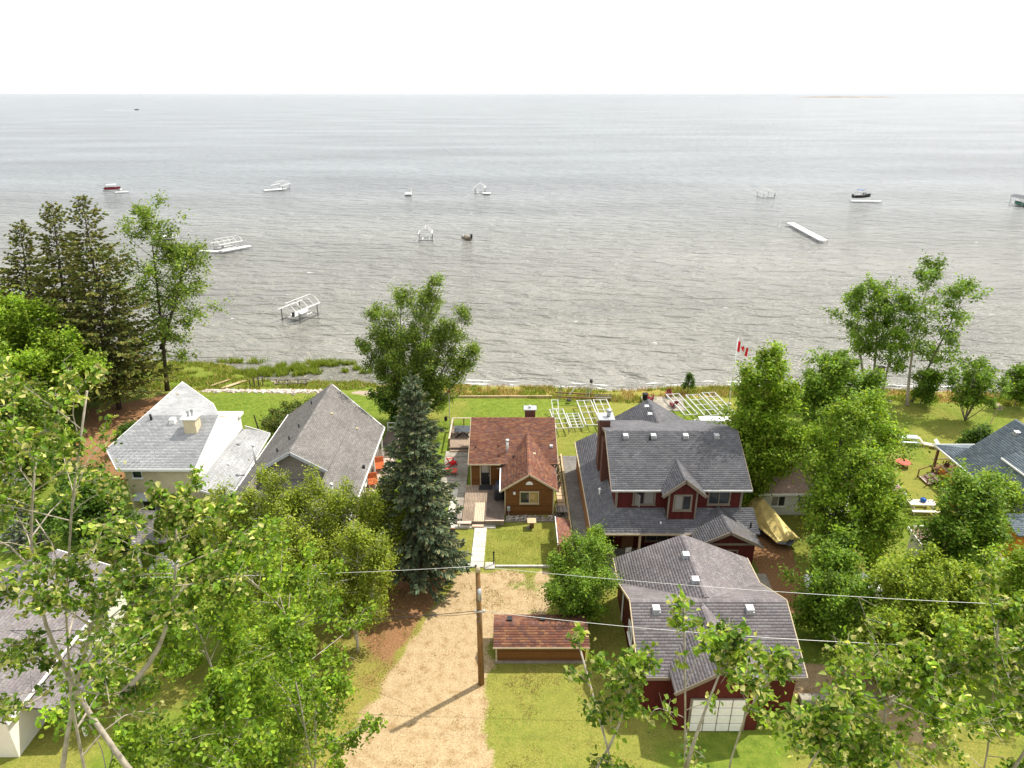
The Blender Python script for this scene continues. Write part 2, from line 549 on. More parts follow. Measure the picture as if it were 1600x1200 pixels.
def ground_material():
    m, nt, b = new_mat('ground')
    L = nt.links.new
    t = nt.nodes.new('ShaderNodeTexCoord')
    def noise(s, det=6, rough=0.6, stretch=None):
        n = nt.nodes.new('ShaderNodeTexNoise')
        n.inputs['Scale'].default_value = s; n.inputs['Detail'].default_value = det; n.inputs['Roughness'].default_value = rough
        if stretch:
            q = nt.nodes.new('ShaderNodeMapping'); q.inputs['Scale'].default_value = stretch
            L(t.outputs['Object'], q.inputs['Vector']); L(q.outputs['Vector'], n.inputs['Vector'])
        else:
            L(t.outputs['Object'], n.inputs['Vector'])
        return n.outputs['Fac']
    def ramp(f, stops):
        r = nt.nodes.new('ShaderNodeValToRGB')
        e = r.color_ramp.elements
        while len(e) < len(stops): e.new(0.5)
        for q, (p, c) in zip(e, stops): q.position = p; q.color = c + (1,)
        L(f, r.inputs['Fac'])
        return r.outputs['Color']
    def mix(f, a, c):
        n = nt.nodes.new('ShaderNodeMix'); n.data_type = 'RGBA'
        L(f, n.inputs[0]); L(a, n.inputs[6]); L(c, n.inputs[7])
        return n.outputs[2]
    def edge(maskout, nz, amt=0.7, sharp=4.0):
        a = nt.nodes.new('ShaderNodeMath'); a.operation = 'MULTIPLY_ADD'
        L(nz, a.inputs[0]); a.inputs[1].default_value = amt; a.inputs[2].default_value = -amt * 0.5 - 0.5
        s = nt.nodes.new('ShaderNodeMath'); s.operation = 'ADD'
        L(maskout, s.inputs[0]); L(a.outputs[0], s.inputs[1])
        q = nt.nodes.new('ShaderNodeMath'); q.operation = 'MULTIPLY_ADD'; q.use_clamp = True
        L(s.outputs[0], q.inputs[0]); q.inputs[1].default_value = sharp; q.inputs[2].default_value = 0.5
        return q.outputs[0]
    at = nt.nodes.new('ShaderNodeAttribute'); at.attribute_name = 'Zone'
    sp = nt.nodes.new('ShaderNodeSeparateColor')
    L(at.outputs['Color'], sp.inputs[0])
    fine, mid, big = noise(9.0, 8, 0.7), noise(1.7, 6), noise(0.35, 4)
    blades = noise(30.0, 4, 0.75)
    green = ramp(mid, [(0.3, (0.082, 0.138, 0.016)), (0.5, (0.132, 0.192, 0.023)), (0.72, (0.192, 0.235, 0.036))])
    dry = ramp(fine, [(0.3, (0.20, 0.15, 0.035)), (0.55, (0.33, 0.26, 0.075)), (0.75, (0.40, 0.30, 0.13))])
    grass = mix(edge(sp.outputs[2], fine, 1.4, 1.1), green, dry)
    bl = ramp(blades, [(0.3, (0.62, 0.62, 0.62)), (0.7, (1.3, 1.3, 1.25))])
    g2 = nt.nodes.new('ShaderNodeMix'); g2.data_type = 'RGBA'; g2.blend_type = 'MULTIPLY'; g2.inputs[0].default_value = 1
    L(grass, g2.inputs[6]); L(bl, g2.inputs[7])
    gravel = ramp(fine, [(0.25, (0.22, 0.155, 0.080)), (0.5, (0.40, 0.30, 0.175)), (0.75, (0.54, 0.43, 0.275))])
    gpatch = ramp(mid, [(0.32, (0.74, 0.66, 0.55)), (0.48, (0.95, 0.92, 0.88)), (0.68, (1.08, 1.06, 1.04))])
    g3 = nt.nodes.new('ShaderNodeMix'); g3.data_type = 'RGBA'; g3.blend_type = 'MULTIPLY'; g3.inputs[0].default_value = 1
    L(gravel, g3.inputs[6]); L(gpatch, g3.inputs[7])
    soil = ramp(fine, [(0.3, (0.13, 0.066, 0.030)), (0.55, (0.28, 0.150, 0.072)), (0.75, (0.42, 0.27, 0.14))])
    sand = ramp(fine, [(0.3, (0.24, 0.19, 0.14)), (0.7, (0.42, 0.34, 0.27))])
    c = mix(edge(sp.outputs[1], fine, 1.0, 3.0), g2.outputs[2], soil)
    c = mix(edge(sp.outputs[0], fine, 0.9, 3.5), c, g3.outputs[2])
    c = mix(edge(at.outputs['Alpha'], fine, 0.6, 3.5), c, sand)
    L(c, b.inputs['Base Color'])
    b.inputs['Roughness'].default_value = 0.95
    b.inputs['Specular IOR Level'].default_value = 0.08
    bp = nt.nodes.new('ShaderNodeBump'); bp.inputs['Strength'].default_value = 0.7; bp.inputs['Distance'].default_value = 0.08
    L(fine, bp.inputs['Height']); L(bp.outputs['Normal'], b.inputs['Normal'])
    return m

def water_material():
    m, nt, b = new_mat('lake_water')
    L = nt.links.new
    t = nt.nodes.new('ShaderNodeTexCoord')
    def noise(s, stretch, det=3, rough=0.55, rot=0.0, dist=0.0):
        q = nt.nodes.new('ShaderNodeMapping'); q.inputs['Scale'].default_value = stretch; q.inputs['Rotation'].default_value = (0, 0, rot)
        L(t.outputs['Object'], q.inputs['Vector'])
        n = nt.nodes.new('ShaderNodeTexNoise')
        n.inputs['Scale'].default_value = s; n.inputs['Detail'].default_value = det; n.inputs['Roughness'].default_value = rough
        n.inputs['Distortion'].default_value = dist
        L(q.outputs['Vector'], n.inputs['Vector'])
        return n.outputs['Fac']
    w1 = noise(0.34, (0.52, 1.15, 1), 4, 0.5, R(4), 0.35)
    w2 = noise(1.6, (0.55, 1.3, 1), 3, 0.6, R(-9), 0.2)
    big = noise(0.012, (0.5, 1.6, 1), 4, 0.6)
    ad = nt.nodes.new('ShaderNodeMath'); ad.operation = 'MULTIPLY_ADD'
    L(w2, ad.inputs[0]); ad.inputs[1].default_value = 0.16; L(w1, ad.inputs[2])
    bp = nt.nodes.new('ShaderNodeBump'); bp.inputs['Strength'].default_value = 1.0; bp.inputs['Distance'].default_value = 3.4
    L(ad.outputs[0], bp.inputs['Height']); L(bp.outputs['Normal'], b.inputs['Normal'])
    # silty water: tan in the shallows, greyer farther out
    sx = nt.nodes.new('ShaderNodeSeparateXYZ'); L(t.outputs['Object'], sx.inputs[0])
    mr = nt.nodes.new('ShaderNodeMapRange'); mr.interpolation_type = 'SMOOTHSTEP'
    mr.inputs['From Min'].default_value = 80; mr.inputs['From Max'].default_value = 330
    L(sx.outputs['Y'], mr.inputs['Value'])
    c = nt.nodes.new('ShaderNodeMix'); c.data_type = 'RGBA'
    c.inputs[6].default_value = (0.215, 0.206, 0.172, 1); c.inputs[7].default_value = (0.178, 0.198, 0.206, 1)
    L(mr.outputs['Result'], c.inputs[0])
    bigr = nt.nodes.new('ShaderNodeMapRange'); bigr.inputs['From Min'].default_value = 0.35; bigr.inputs['From Max'].default_value = 0.65
    bigr.inputs['To Min'].default_value = 0.72; bigr.inputs['To Max'].default_value = 1.15
    L(big, bigr.inputs['Value'])
    sc = nt.nodes.new('ShaderNodeVectorMath'); sc.operation = 'SCALE'
    L(c.outputs[2], sc.inputs[0]); L(bigr.outputs['Result'], sc.inputs['Scale'])
    # whitecaps: rare flecks of foam
    fo = noise(0.55, (0.55, 1.5, 1), 2, 0.5, R(3))
    fr = nt.nodes.new('ShaderNodeMapRange'); fr.inputs['From Min'].default_value = 0.765; fr.inputs['From Max'].default_value = 0.80
    L(fo, fr.inputs['Value'])
    fm = nt.nodes.new('ShaderNodeMix'); fm.data_type = 'RGBA'; fm.inputs[7].default_value = (0.85, 0.86, 0.86, 1)
    L(fr.outputs['Result'], fm.inputs[0]); L(sc.outputs['Vector'], fm.inputs[6])
    L(fm.outputs[2], b.inputs['Base Color'])
    b.inputs['Roughness'].default_value = 0.2
    b.inputs['IOR'].default_value = 1.33
    b.inputs['Specular IOR Level'].default_value = 0.5
    return m

M['ground'] = ground_material()
M['water'] = water_material()
build_ground()

def build_lake():
    xs = np.concatenate([-np.geomspace(30000, 160, 18), np.linspace(-150, 150, 61), np.geomspace(160, 30000, 18)])
    ys = np.concatenate([np.linspace(73, 200, 60), np.geomspace(205, 40000, 40)])
    X, Y = np.meshgrid(xs, ys)
    Z = np.full(X.shape, LAKE_Z)
    nx, ny = len(xs), len(ys)
    i = np.arange(nx - 1)[None, :] + np.arange(ny - 1)[:, None] * nx
    F = np.stack([i, i + 1, i + nx + 1, i + nx], -1).reshape(-1, 4)
    o = place('lake_water', np_mesh('lake_water', np.stack([X.ravel(), Y.ravel(), Z.ravel()], 1), F, M['water']))
    tag(o, kind='structure')
build_lake()

# low spit of land far across the lake
def build_spit():
    n = 90
    xs = np.linspace(2280, 3130, n)
    top = 3.0 + 6.5 * fbm(xs * 0.012, xs * 0 + 1, 77) * np.sin(np.linspace(0, math.pi, n)) ** 0.5
    V, F = [], []
    for k in range(n):
        e = math.sin(math.pi * k / (n - 1)) ** 0.5
        V += [(xs[k], 5990 - 70 * e, LAKE_Z - 0.3), (xs[k], 5990 - 30 * e, LAKE_Z + top[k] * e), (xs[k], 5990 + 120 * e, LAKE_Z + top[k] * e * 0.8), (xs[k], 5990 + 260 * e, LAKE_Z - 0.3)]
    for k in range(n - 1):
        for j in range(3):
            F.append((k * 4 + j, (k + 1) * 4 + j, (k + 1) * 4 + j + 1, k * 4 + j + 1))
    m = mat('far_shore_scrub', (0.22, 0.15, 0.09), 0.95, 0.4, 0.01)
    tag(place('far_spit', np_mesh('far_spit', V, F, m, None, True)), kind='structure')
build_spit()

# ---- paving laid slab by slab
def slab_path(name, label, rows, mat_, z=0.0, th=0.07, seed=1, gap=0.025):
    """each row is (x0, x1, y0, y1): one slab"""
    rg = random.Random(seed)
    root = bpy.data.objects.new(name, None); C.objects.link(root)
    root.location = (rows[0][0], rows[0][2], 0)
    tag(root, kind='structure')
    for x0, x1, y0, y1 in rows:
        dz = rg.uniform(-0.006, 0.006)
        mb = MB().box(x0 + gap / 2, x1 - gap / 2, y0 + gap / 2, y1 - gap / 2, z - 0.05, z + th + dz)
        wpart('paving_slab', mb, mat_, root)
    return root

rows = []
y = 42.0
while y < 47.0:
    rows.append((-3.17 + (y - 42) * 0.02, -2.13 + (y - 42) * 0.015, y, y + 0.62)); y += 0.62
slab_path('garden_path', '', rows, M['concrete'], 0.03)
rows = [(-5.2, -4.2, 46.98, 47.5), (-4.2, -3.17, 46.98, 47.5), (-2.1, -1.35, 46.98, 47.5)]
y = 47.55
while y < 52.2:
    rows.append((-5.45, -4.85, y, y + 0.9)); y += 0.9
slab_path('side_path', '', rows, M['concrete'], 0.03, seed=2)
slab_path('gate_threshold', '', [(-4.15, -3.22, 41.75, 42.55), (-2.05, -1.3, 41.75, 42.55)], M['concrete'], 0.03, seed=3)
rows = []
y = 47.7
for k in range(11):
    if y > 52.2:
        rows.append((-6.6, -5.3, y, y + 1.1))
    rows.append((-5.3 if y > 52.2 else -4.85, -4.15, y, y + 1.1)); y += 1.13
slab_path('patio', '', rows, M['old_concrete'], 0.02, seed=4)
# strip of old asphalt between the cabin and the red house
o = MB().slab([(5.0, 43.2, -0.03), (6.55, 43.0, -0.03), (6.55, 59.2, -0.03), (4.95, 59.2, -0.03)], (0, 0, 0.075)).build('side_drive', M['asphalt'])
tag(o, kind='structure')
o = MB().slab([(17.0, 36.6, -0.03), (18.55, 36.2, -0.03), (18.9, 41.2, -0.03), (17.0, 41.4, -0.03)], (0, 0, 0.08)).build('side_pad', M['old_concrete'])
tag(o, kind='structure')
o = MB().slab([(7.2, 40.0, -0.03), (13.5, 40.0, -0.03), (13.5, 44.3, -0.03), (6.6, 44.3, -0.03)], (0, 0, 0.09)).build('porch_floor', M['old_concrete'])
tag(o, kind='structure')
# ------------------------------------------------------------------ buildings
M['siding_brown'] = mat_boards('brown_board_siding', (0.155, 0.066, 0.018), 0.2, 'Z', 0.22)
M['siding_red'] = mat_boards('red_board_siding', (0.082, 0.013, 0.010), 0.26, 'XY', 0.2)
M['siding_grey'] = mat_boards('taupe_lap_siding', (0.30, 0.27, 0.225), 0.16, 'Z', 0.1)
M['siding_white'] = mat_boards('white_lap_siding', (0.72, 0.71, 0.69), 0.18, 'Z', 0.06)
M['stucco_cream'] = mat('cream_stucco', (0.66, 0.56, 0.38), 0.9, 0.08, 2.0, bump=0.3, bscale=60, stain=0.12)
M['stucco_white'] = mat('white_stucco', (0.78, 0.75, 0.68), 0.9, 0.05, 2.0, bump=0.2, bscale=60)
M['wall_orange'] = mat_boards('orange_stained_siding', (0.50, 0.175, 0.022), 0.18, 'Z', 0.2)
M['cedar_wall'] = mat_boards('cedar_board_wall', (0.34, 0.175, 0.07), 0.16, 'XY', 0.25)
M['trim_tan'] = mat('tan_trim', (0.46, 0.38, 0.25), 0.7, 0.12, 4)
M['trim_taupe'] = mat('taupe_trim', (0.20, 0.165, 0.125), 0.7, 0.12, 4)
M['trim_grey'] = mat('grey_fascia', (0.44, 0.45, 0.46), 0.6, 0.08, 4)
M['soffit_dark'] = mat('dark_interior', (0.03, 0.027, 0.025), 0.9, 0.2, 3)
M['brick'] = mat('brown_brick', (0.12, 0.055, 0.038), 0.9, 0.3, 8, bump=0.5, bscale=14)
M['deck_brown'] = mat('weathered_deck_board', (0.30, 0.225, 0.165), 0.85, 0.3, 3, bump=0.25, stretch=(5, 0.6, 5), stain=0.3)  # mid-brown boards, lighter in tone than the grey set
M['deck_new'] = mat('pale_deck_board', (0.56, 0.42, 0.30), 0.85, 0.18, 3, bump=0.2, stretch=(5, 0.6, 5))
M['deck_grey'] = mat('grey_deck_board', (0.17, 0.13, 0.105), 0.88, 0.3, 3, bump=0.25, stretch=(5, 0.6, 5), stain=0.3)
M['deck_pink'] = mat('bleached_deck_board', (0.56, 0.43, 0.35), 0.85, 0.18, 3, bump=0.2, stretch=(5, 0.6, 5), stain=0.15)
M['roof_under'] = mat('roof_edge', (0.10, 0.09, 0.085), 0.9, 0.1, 4)

PAL_RED = [(0.205, 0.086, 0.056), (0.165, 0.070, 0.050), (0.240, 0.108, 0.066), (0.135, 0.068, 0.056), (0.27, 0.135, 0.074), (0.185, 0.100, 0.082)]
PAL_CHAR = [(0.128, 0.128, 0.140), (0.152, 0.150, 0.161), (0.107, 0.107, 0.119), (0.176, 0.171, 0.176), (0.138, 0.133, 0.138)]
PAL_MAUVE = [(0.185, 0.165, 0.172), (0.215, 0.192, 0.196), (0.160, 0.145, 0.152), (0.240, 0.220, 0.220), (0.20, 0.172, 0.17)]
PAL_TAUPE = [(0.182, 0.170, 0.160), (0.205, 0.192, 0.180), (0.162, 0.152, 0.144), (0.228, 0.212, 0.198)]
PAL_LIGHT = [(0.31, 0.315, 0.32), (0.35, 0.353, 0.356), (0.28, 0.285, 0.29), (0.385, 0.385, 0.385)]
PAL_BLUE = [(0.150, 0.185, 0.215), (0.185, 0.220, 0.245), (0.120, 0.150, 0.180), (0.215, 0.245, 0.262)]
PAL_PINK = [(0.36, 0.235, 0.185), (0.32, 0.21, 0.17), (0.40, 0.275, 0.22), (0.34, 0.26, 0.22)]
PAL_METAL = [(0.25, 0.03, 0.03)]

class Roof:
    """a deck of sloping planes with every shingle tab laid on it; the tabs are one mesh"""
    def __init__(self, parent, pal, expo=0.17, tab=0.34, seed=0, th=0.10, mix=0.6):
        pal = np.array(pal)
        pal = pal.mean(0) + (pal - pal.mean(0)) * mix
        self.p, self.pal, self.expo, self.tab, self.th = parent, np.array(pal), expo, tab, th
        self.rg = np.random.default_rng(seed)
        self.deck = MB()
        self.V, self.Cc = [], []
        self.F, self.n = [], 0
        self.blot = seed
    def plane(self, pts, skirt=None):
        P = [np.array(p, float) for p in pts]
        n = len(P)
        nr = np.zeros(3)
        for i in range(n):
            nr += np.cross(P[i], P[(i + 1) % n])
        nr /= np.linalg.norm(nr)
        if nr[2] < 0:
            nr = -nr
        self.deck.slab([tuple(p) for p in P], (0, 0, -self.th))
        up = np.array([0, 0, 1.0]) - nr * nr[2]
        L = np.linalg.norm(up)
        w = up / L if L > 1e-4 else np.array([0, 1.0, 0])
        u = np.cross(w, nr)
        o = min(P, key=lambda p: np.dot(p, w))
        Q = [(np.dot(p - o, u), np.dot(p - o, w)) for p in P]
        top = max(q[1] for q in Q)
        def span(h):
            xs = []
            for i in range(n):
                (a, b), (c, d) = Q[i], Q[(i + 1) % n]
                if (b <= h < d) or (d <= h < b):
                    xs.append(a + (c - a) * (h - b) / (d - b))
            xs.sort()
            return xs
        h = 0.0
        row = 0
        while h < top - 0.02:
            h2 = min(h + self.expo, top - 0.001)
            lo, hi = span(h + 0.002), span(h2 - 0.002)
            if len(lo) >= 2 and len(hi) >= 2:
                a0, a1, b0, b1 = lo[0], lo[-1], hi[0], hi[-1]
                W = max(a1 - a0, b1 - b0)
                k = max(1, int(round(W / self.tab)))
                cuts = np.clip((np.arange(k + 1) + (0.5 if row % 2 else 0.0) + self.rg.uniform(-0.12, 0.12, k + 1)) / k, 0, 1)
                cuts[0] = 0.0
                cuts[-1] = 1.0
                g = 0.008 / max(W, 0.1)
                for j in range(k):
                    s0, s1 = cuts[j] + g, cuts[j + 1] - g
                    if s1 - s0 < 0.002: continue
                    lift = 0.022 + self.rg.uniform(0, 0.010)
                    A, B = a0 + (a1 - a0) * s0, a0 + (a1 - a0) * s1
                    D, Cx = b0 + (b1 - b0) * s0, b0 + (b1 - b0) * s1
                    self.V += [o + u * A + w * h + nr * lift, o + u * B + w * h + nr * lift, o + u * Cx + w * h2 + nr * 0.006, o + u * D + w * h2 + nr * 0.006, o + u * A + w * h + nr * 0.001, o + u * B + w * h + nr * 0.001]
                    m = self.n
                    self.F += [(m, m + 1, m + 2, m + 3), (m + 4, m + 5, m + 1, m)]
                    self.n += 6
                    c = self.pal[self.rg.integers(len(self.pal))] * self.rg.uniform(0.92, 1.08)
                    self.Cc += [c] * 6
            h += self.expo
            row += 1
        return self
    def ridge(self, a, b, w=0.14, step=0.24):
        a, b = np.array(a, float), np.array(b, float)
        d = b - a
        L = np.linalg.norm(d); d /= L
        s = np.cross(d, [0, 0, 1.0]); s /= np.linalg.norm(s)
        k = int(L / step)
        for i in range(k):
            p, q = a + d * (i * step), a + d * ((i + 1.12) * step)
            z0, z1 = 0.035, 0.022
            c = self.pal[self.rg.integers(len(self.pal))] * self.rg.uniform(0.85, 1.1)
            for sg in (-1, 1):
                m = self.n
                self.V += [p + [0, 0, z0 + 0.02], p + s * sg * w + [0, 0, z0 - 0.06], q + s * sg * w + [0, 0, z1 - 0.06], q + [0, 0, z1 + 0.02]]
                self.F += [(m, m + 1, m + 2, m + 3)]
                self.n += 4
                self.Cc += [c] * 4
        return self
    def done(self):
        r = wpart('roof', self.deck, M['roof_under'], self.p)
        sh = place('shingles', np_mesh('shingles', np.array(self.V), np.array(self.F), M['shingle'], np.array(self.Cc)), r)
        sh['kind'] = 'stuff'
        self.obj = r
        return r

def vent(parent, x, y, z, s=0.34, m='galv', h=0.16):
    """a box roof vent, low hood on a flange"""
    mb = MB().box(x - s * 0.62, x + s * 0.62, y - s * 0.62, y + s * 0.62, z - 0.1, z + 0.05)
    mb.box(x - s / 2, x + s / 2, y - s / 2, y + s / 2, z + 0.05, z + h)
    mb.slab([(x - s * 0.56, y - s * 0.56, z + h), (x + s * 0.56, y - s * 0.56, z + h), (x + s * 0.56, y + s * 0.56, z + h + 0.05), (x - s * 0.56, y + s * 0.56, z + h + 0.05)], (0, 0, 0.03))
    return wpart('roof_vent', mb, M[m], parent)

def pipe(parent, x, y, z0, z1, r=0.05, m='black', cap=False):
    mb = MB().tube([(x, y, z0), (x, y, z1)], r, 10)
    if cap:
        mb.lathe([(r * 1.7, 0), (r * 1.9, 0.05), (r * 1.2, 0.13), (0.01, 0.16)], 12, (x, y, z1))
    return wpart('vent_pipe', mb, M[m], parent, smooth=True)

def window(parent, c, w, h, axis='-y', panes=2, fm='white', gm=('glass',), fw=0.09):
    """frame, sill and panes; axis is the way the window faces"""
    d = {'-y': (0, -1), '+y': (0, 1), '-x': (-1, 0), '+x': (1, 0)}[axis]
    sx, sy = -d[1], d[0]                         # along the wall
    def P(a, o, z): return (c[0] + sx * a + d[0] * o, c[1] + sy * a + d[1] * o, c[2] + z)
    def bx(mb, a0, a1, z0, z1, o0, o1):
        mb.slab([P(a0, o0, z0), P(a1, o0, z0), P(a1, o0, z1), P(a0, o0, z1)], (d[0] * (o1 - o0), d[1] * (o1 - o0), 0))
    f = MB()
    bx(f, -w / 2 - fw, w / 2 + fw, -h / 2 - fw, -h / 2, -0.02, 0.07)
    bx(f, -w / 2 - fw, w / 2 + fw, h / 2, h / 2 + fw, -0.02, 0.07)
    bx(f, -w / 2 - fw, -w / 2, -h / 2, h / 2, -0.02, 0.065)
    bx(f, w / 2, w / 2 + fw, -h / 2, h / 2, -0.02, 0.065)
    for k in range(1, panes):
        a = -w / 2 + w * k / panes
        bx(f, a - 0.03, a + 0.03, -h / 2, h / 2, -0.02, 0.055)
    fo = wpart('window', f, M[fm], parent)
    for k in range(panes):
        g = MB()
        a0, a1 = -w / 2 + w * k / panes + 0.03, -w / 2 + w * (k + 1) / panes - 0.03
        bx(g, a0, a1, -h / 2, h / 2, -0.015, 0.02)
        q = g.build('pane', M[gm[k % len(gm)]], fo)
    s = MB()
    bx(s, -w / 2 - fw - 0.04, w / 2 + fw + 0.04, -h / 2 - fw - 0.05, -h / 2 - fw, -0.02, 0.12)
    s.build('sill', M[fm], fo)
    return fo

def fascia(parent, segs, m, h=0.17, t=0.035, name='fascia', drop=0.03):
    for a, b in segs:
        a, b = Vector(a), Vector(b)
        wpart(name, MB().bar(a - Vector((0, 0, h / 2 - drop)), b - Vector((0, 0, h / 2 - drop)), t, h), M[m], parent)

def boxes(name, parent, m, lst):
    """every box of the list is a part of its own"""
    for q in lst:
        wpart(name, MB().box(*q), M[m], parent)

# ================================================================= brown cabin
cab = thing('cabin', 'small brown wooden cabin with red-brown shingle roof and front gable', 'cabin', (0, 49, 0))
w = MB()
w.box(-3.7, 3.75, 53.1, 61.0, 0, 2.80)
for x in (-3.7, 3.65):
    w.slab([(x, 53.1, 2.80), (x, 61.0, 2.80), (x, 58.4, 4.45)], (0.1, 0, 0))
wpart('wall', w, M['siding_brown'], cab)
w = MB()
w.slab([(-0.6, 49.0, 0), (3.5, 49.0, 0), (3.5, 49.0, 2.55), (1.45, 49.0, 3.88), (-0.6, 49.0, 2.55)], (0, 4.2, 0))
wpart('wing_wall', w, M['siding_brown'], cab)
rf = Roof(cab, PAL_RED, 0.15, 0.32, 1, mix=0.8)
rf.plane([(-3.87, 52.7, 2.80), (4.05, 52.7, 2.80), (4.05, 58.4, 4.62), (-3.87, 58.4, 4.62)])
rf.plane([(-3.87, 61.4, 2.62), (4.05, 61.4, 2.62), (4.05, 58.4, 4.62), (-3.87, 58.4, 4.62)])
rf.plane([(-1.0, 48.85, 2.43), (1.45, 48.85, 4.04), (1.45, 56.7, 4.06), (-0.44, 52.72, 2.81), (-1.0, 52.9, 2.43)])
rf.plane([(3.9, 48.85, 2.43), (1.45, 48.85, 4.04), (1.45, 56.7, 4.06), (3.34, 52.72, 2.81), (3.9, 52.9, 2.43)])
rf.ridge((-3.87, 58.4, 4.62), (4.05, 58.4, 4.62)).ridge((1.45, 48.85, 4.04), (1.45, 56.5, 4.05))
rfo = rf.done()
fascia(cab, [((-1.02, 48.83, 2.43), (1.45, 48.83, 4.05)), ((3.92, 48.83, 2.43), (1.45, 48.83, 4.05))], 'trim_tan', 0.16)
fascia(cab, [((-3.89, 52.68, 2.80), (-1.0, 52.68, 2.80)), ((-3.89, 52.66, 2.80), (-3.89, 58.4, 4.62)), ((4.07, 52.66, 2.80), (4.07, 58.4, 4.62))], 'trim_tan', 0.13)
fascia(cab, [((-1.02, 48.8, 2.45), (-1.02, 52.7, 2.45))], 'white', 0.12, 0.09, 'gutter')
boxes('corner_board', cab, 'trim_tan', [(-0.63, -0.54, 48.97, 49.05, 0.05, 2.5), (3.43, 3.52, 48.97, 49.05, 0.05, 2.5), (-3.72, -3.63, 53.06, 53.14, 0.4, 2.75)])
window(cab, (1.45, 48.99, 1.76), 1.46, 1.02, '-y', 2, 'trim_tan', ('glass', 'glass_warm'), 0.08)
# half-round gable vent
mb = MB().slab([(1.45 + 0.30 * math.cos(math.pi * k / 10), 48.955, 3.0 + 0.30 * math.sin(math.pi * k / 10)) for k in range(11)], (0, 0.05, 0))
wpart('gable_vent', mb, M['white'], cab)
mb = MB().box(0.10, 0.30, 48.82, 48.99, 2.1, 2.32)
wpart('wall_lamp', mb, M['white'], cab, bevel=0.03)
mb = MB().box(-2.88, -2.79, 53.0, 53.12, 0.5, 2.62).box(-1.99, -1.90, 53.0, 53.12, 0.5, 2.62).box(-2.79, -1.99, 53.0, 53.12, 2.52, 2.62)
dr = wpart('door', mb, M['trim_tan'], cab)
MB().box(-2.79, -1.99, 53.03, 53.09, 0.5, 1.75).build('door_leaf', M['black'], dr)
MB().box(-2.72, -2.06, 53.02, 53.09, 1.78, 2.50).build('door_pane', M['glass_pale'], dr)
MB().box(-2.08, -2.04, 52.97, 53.03, 1.42, 1.56).build('handle', M['galv'], dr)
mb = MB().box(-1.35, -1.05, 53.0, 53.1, 2.15, 2.25)
wpart('house_sign', mb, M['trim_tan'], cab)
# chimney behind the ridge and stove pipe in the valley
mb = MB().box(1.25, 2.25, 59.3, 60.1, 3.2, 4.95)
ch = wpart('chimney', mb, M['brick'], cab)
MB().box(1.13, 2.37, 59.2, 60.2, 4.95, 5.06).build('chimney_cap', M['galv'], ch)
MB().tube([(1.72, 59.7, 5.06), (1.72, 59.7, 5.30)], 0.13, 12).build('flue', M['alu'], ch, smooth=True)
mb = MB().tube([(-0.42, 54.2, 2.9), (-0.42, 54.2, 4.35)], 0.11, 12).lathe([(0.17, 0), (0.17, 0.12), (0.05, 0.18)], 12, (-0.42, 54.2, 4.35))
wpart('stove_pipe', mb, M['alu'], cab, smooth=True)
pipe(cab, -3.3, 54.6, 3.3, 3.62); pipe(cab, -1.25, 54.7, 3.3, 3.7); pipe(cab, 0.12, 53.2, 3.0, 3.45, 0.07)
vent(cab, 3.55, 54.7, 3.42, 0.24, 'galv'); vent(cab, 1.98, 52.9, 3.66, 0.18, 'trim_tan', 0.1)
mb = MB().box(-0.42, -0.14, 48.7, 48.98, 0.55, 0.95)
wpart('gas_meter', mb, M['galv'], cab, bevel=0.04)
wpart('meter_pipe', MB().tube([(-0.28, 48.8, 0.1), (-0.28, 48.8, 0.6)], 0.03, 8), M['galv'], cab)

# deck of the cabin, plank by plank
deck = thing('deck', 'weathered plank deck with a paler strip in front of the brown cabin', 'deck', (-2.4, 50, 0))
frm = MB().box(-4.1, -0.68, 47.45, 47.55, 0.05, 0.44).box(-4.1, -4.0, 47.55, 53.0, 0.05, 0.44).box(-0.78, -0.68, 47.55, 48.9, 0.05, 0.44).box(-4.0, -0.78, 50.1, 50.25, 0.05, 0.44)
wpart('joist_frame', frm, M['grey_wood'], deck)
x = -4.12
rgd = random.Random(7)
k = 0
while x < -0.75:
    y0 = 47.38
    yj = 50.2 + rgd.uniform(-0.03, 0.03)
    mm = M['deck_new'] if -3.25 < x < -2.35 else (M['deck_brown'] if x < -2.35 else M['deck_grey'])
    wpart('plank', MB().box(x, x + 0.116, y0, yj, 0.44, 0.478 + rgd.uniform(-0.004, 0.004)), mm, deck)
    wpart('plank', MB().box(x, x + 0.116, yj + 0.01, 53.06, 0.44, 0.478 + rgd.uniform(-0.004, 0.004)), M['deck_brown'] if x < -2.2 else M['deck_grey'], deck)
    x += 0.14
for i in range(11):
    xx = -2.15 + i * 0.135
    wpart('skirt_slat', MB().box(xx, xx + 0.11, 47.33, 47.375, 0.06, 0.56), M['grey_wood'], deck)
wpart('edge_rail', MB().box(-2.2, -0.66, 47.25, 47.37, 0.565, 0.61), M['deck_pink'], deck)
wpart('bench', MB().box(-4.55, -4.16, 47.6, 50.8, 0.52, 0.58).box(-4.5, -4.42, 47.7, 47.8, 0, 0.52).box(-4.5, -4.42, 50.5, 50.6, 0, 0.52).box(-4.5, -4.42, 49.1, 49.2, 0, 0.52), M['grey_wood'], deck)
wpart('bench', MB().box(-4.5, -3.35, 47.0, 47.34, 0.46, 0.52).box(-4.45, -4.37, 47.05, 47.13, 0, 0.46).box(-3.5, -3.42, 47.05, 47.13, 0, 0.46), M['deck_pink'], deck)
wpart('step', MB().box(-3.28, -2.3, 47.02, 47.36, 0.0, 0.22), M['deck_new'], deck)

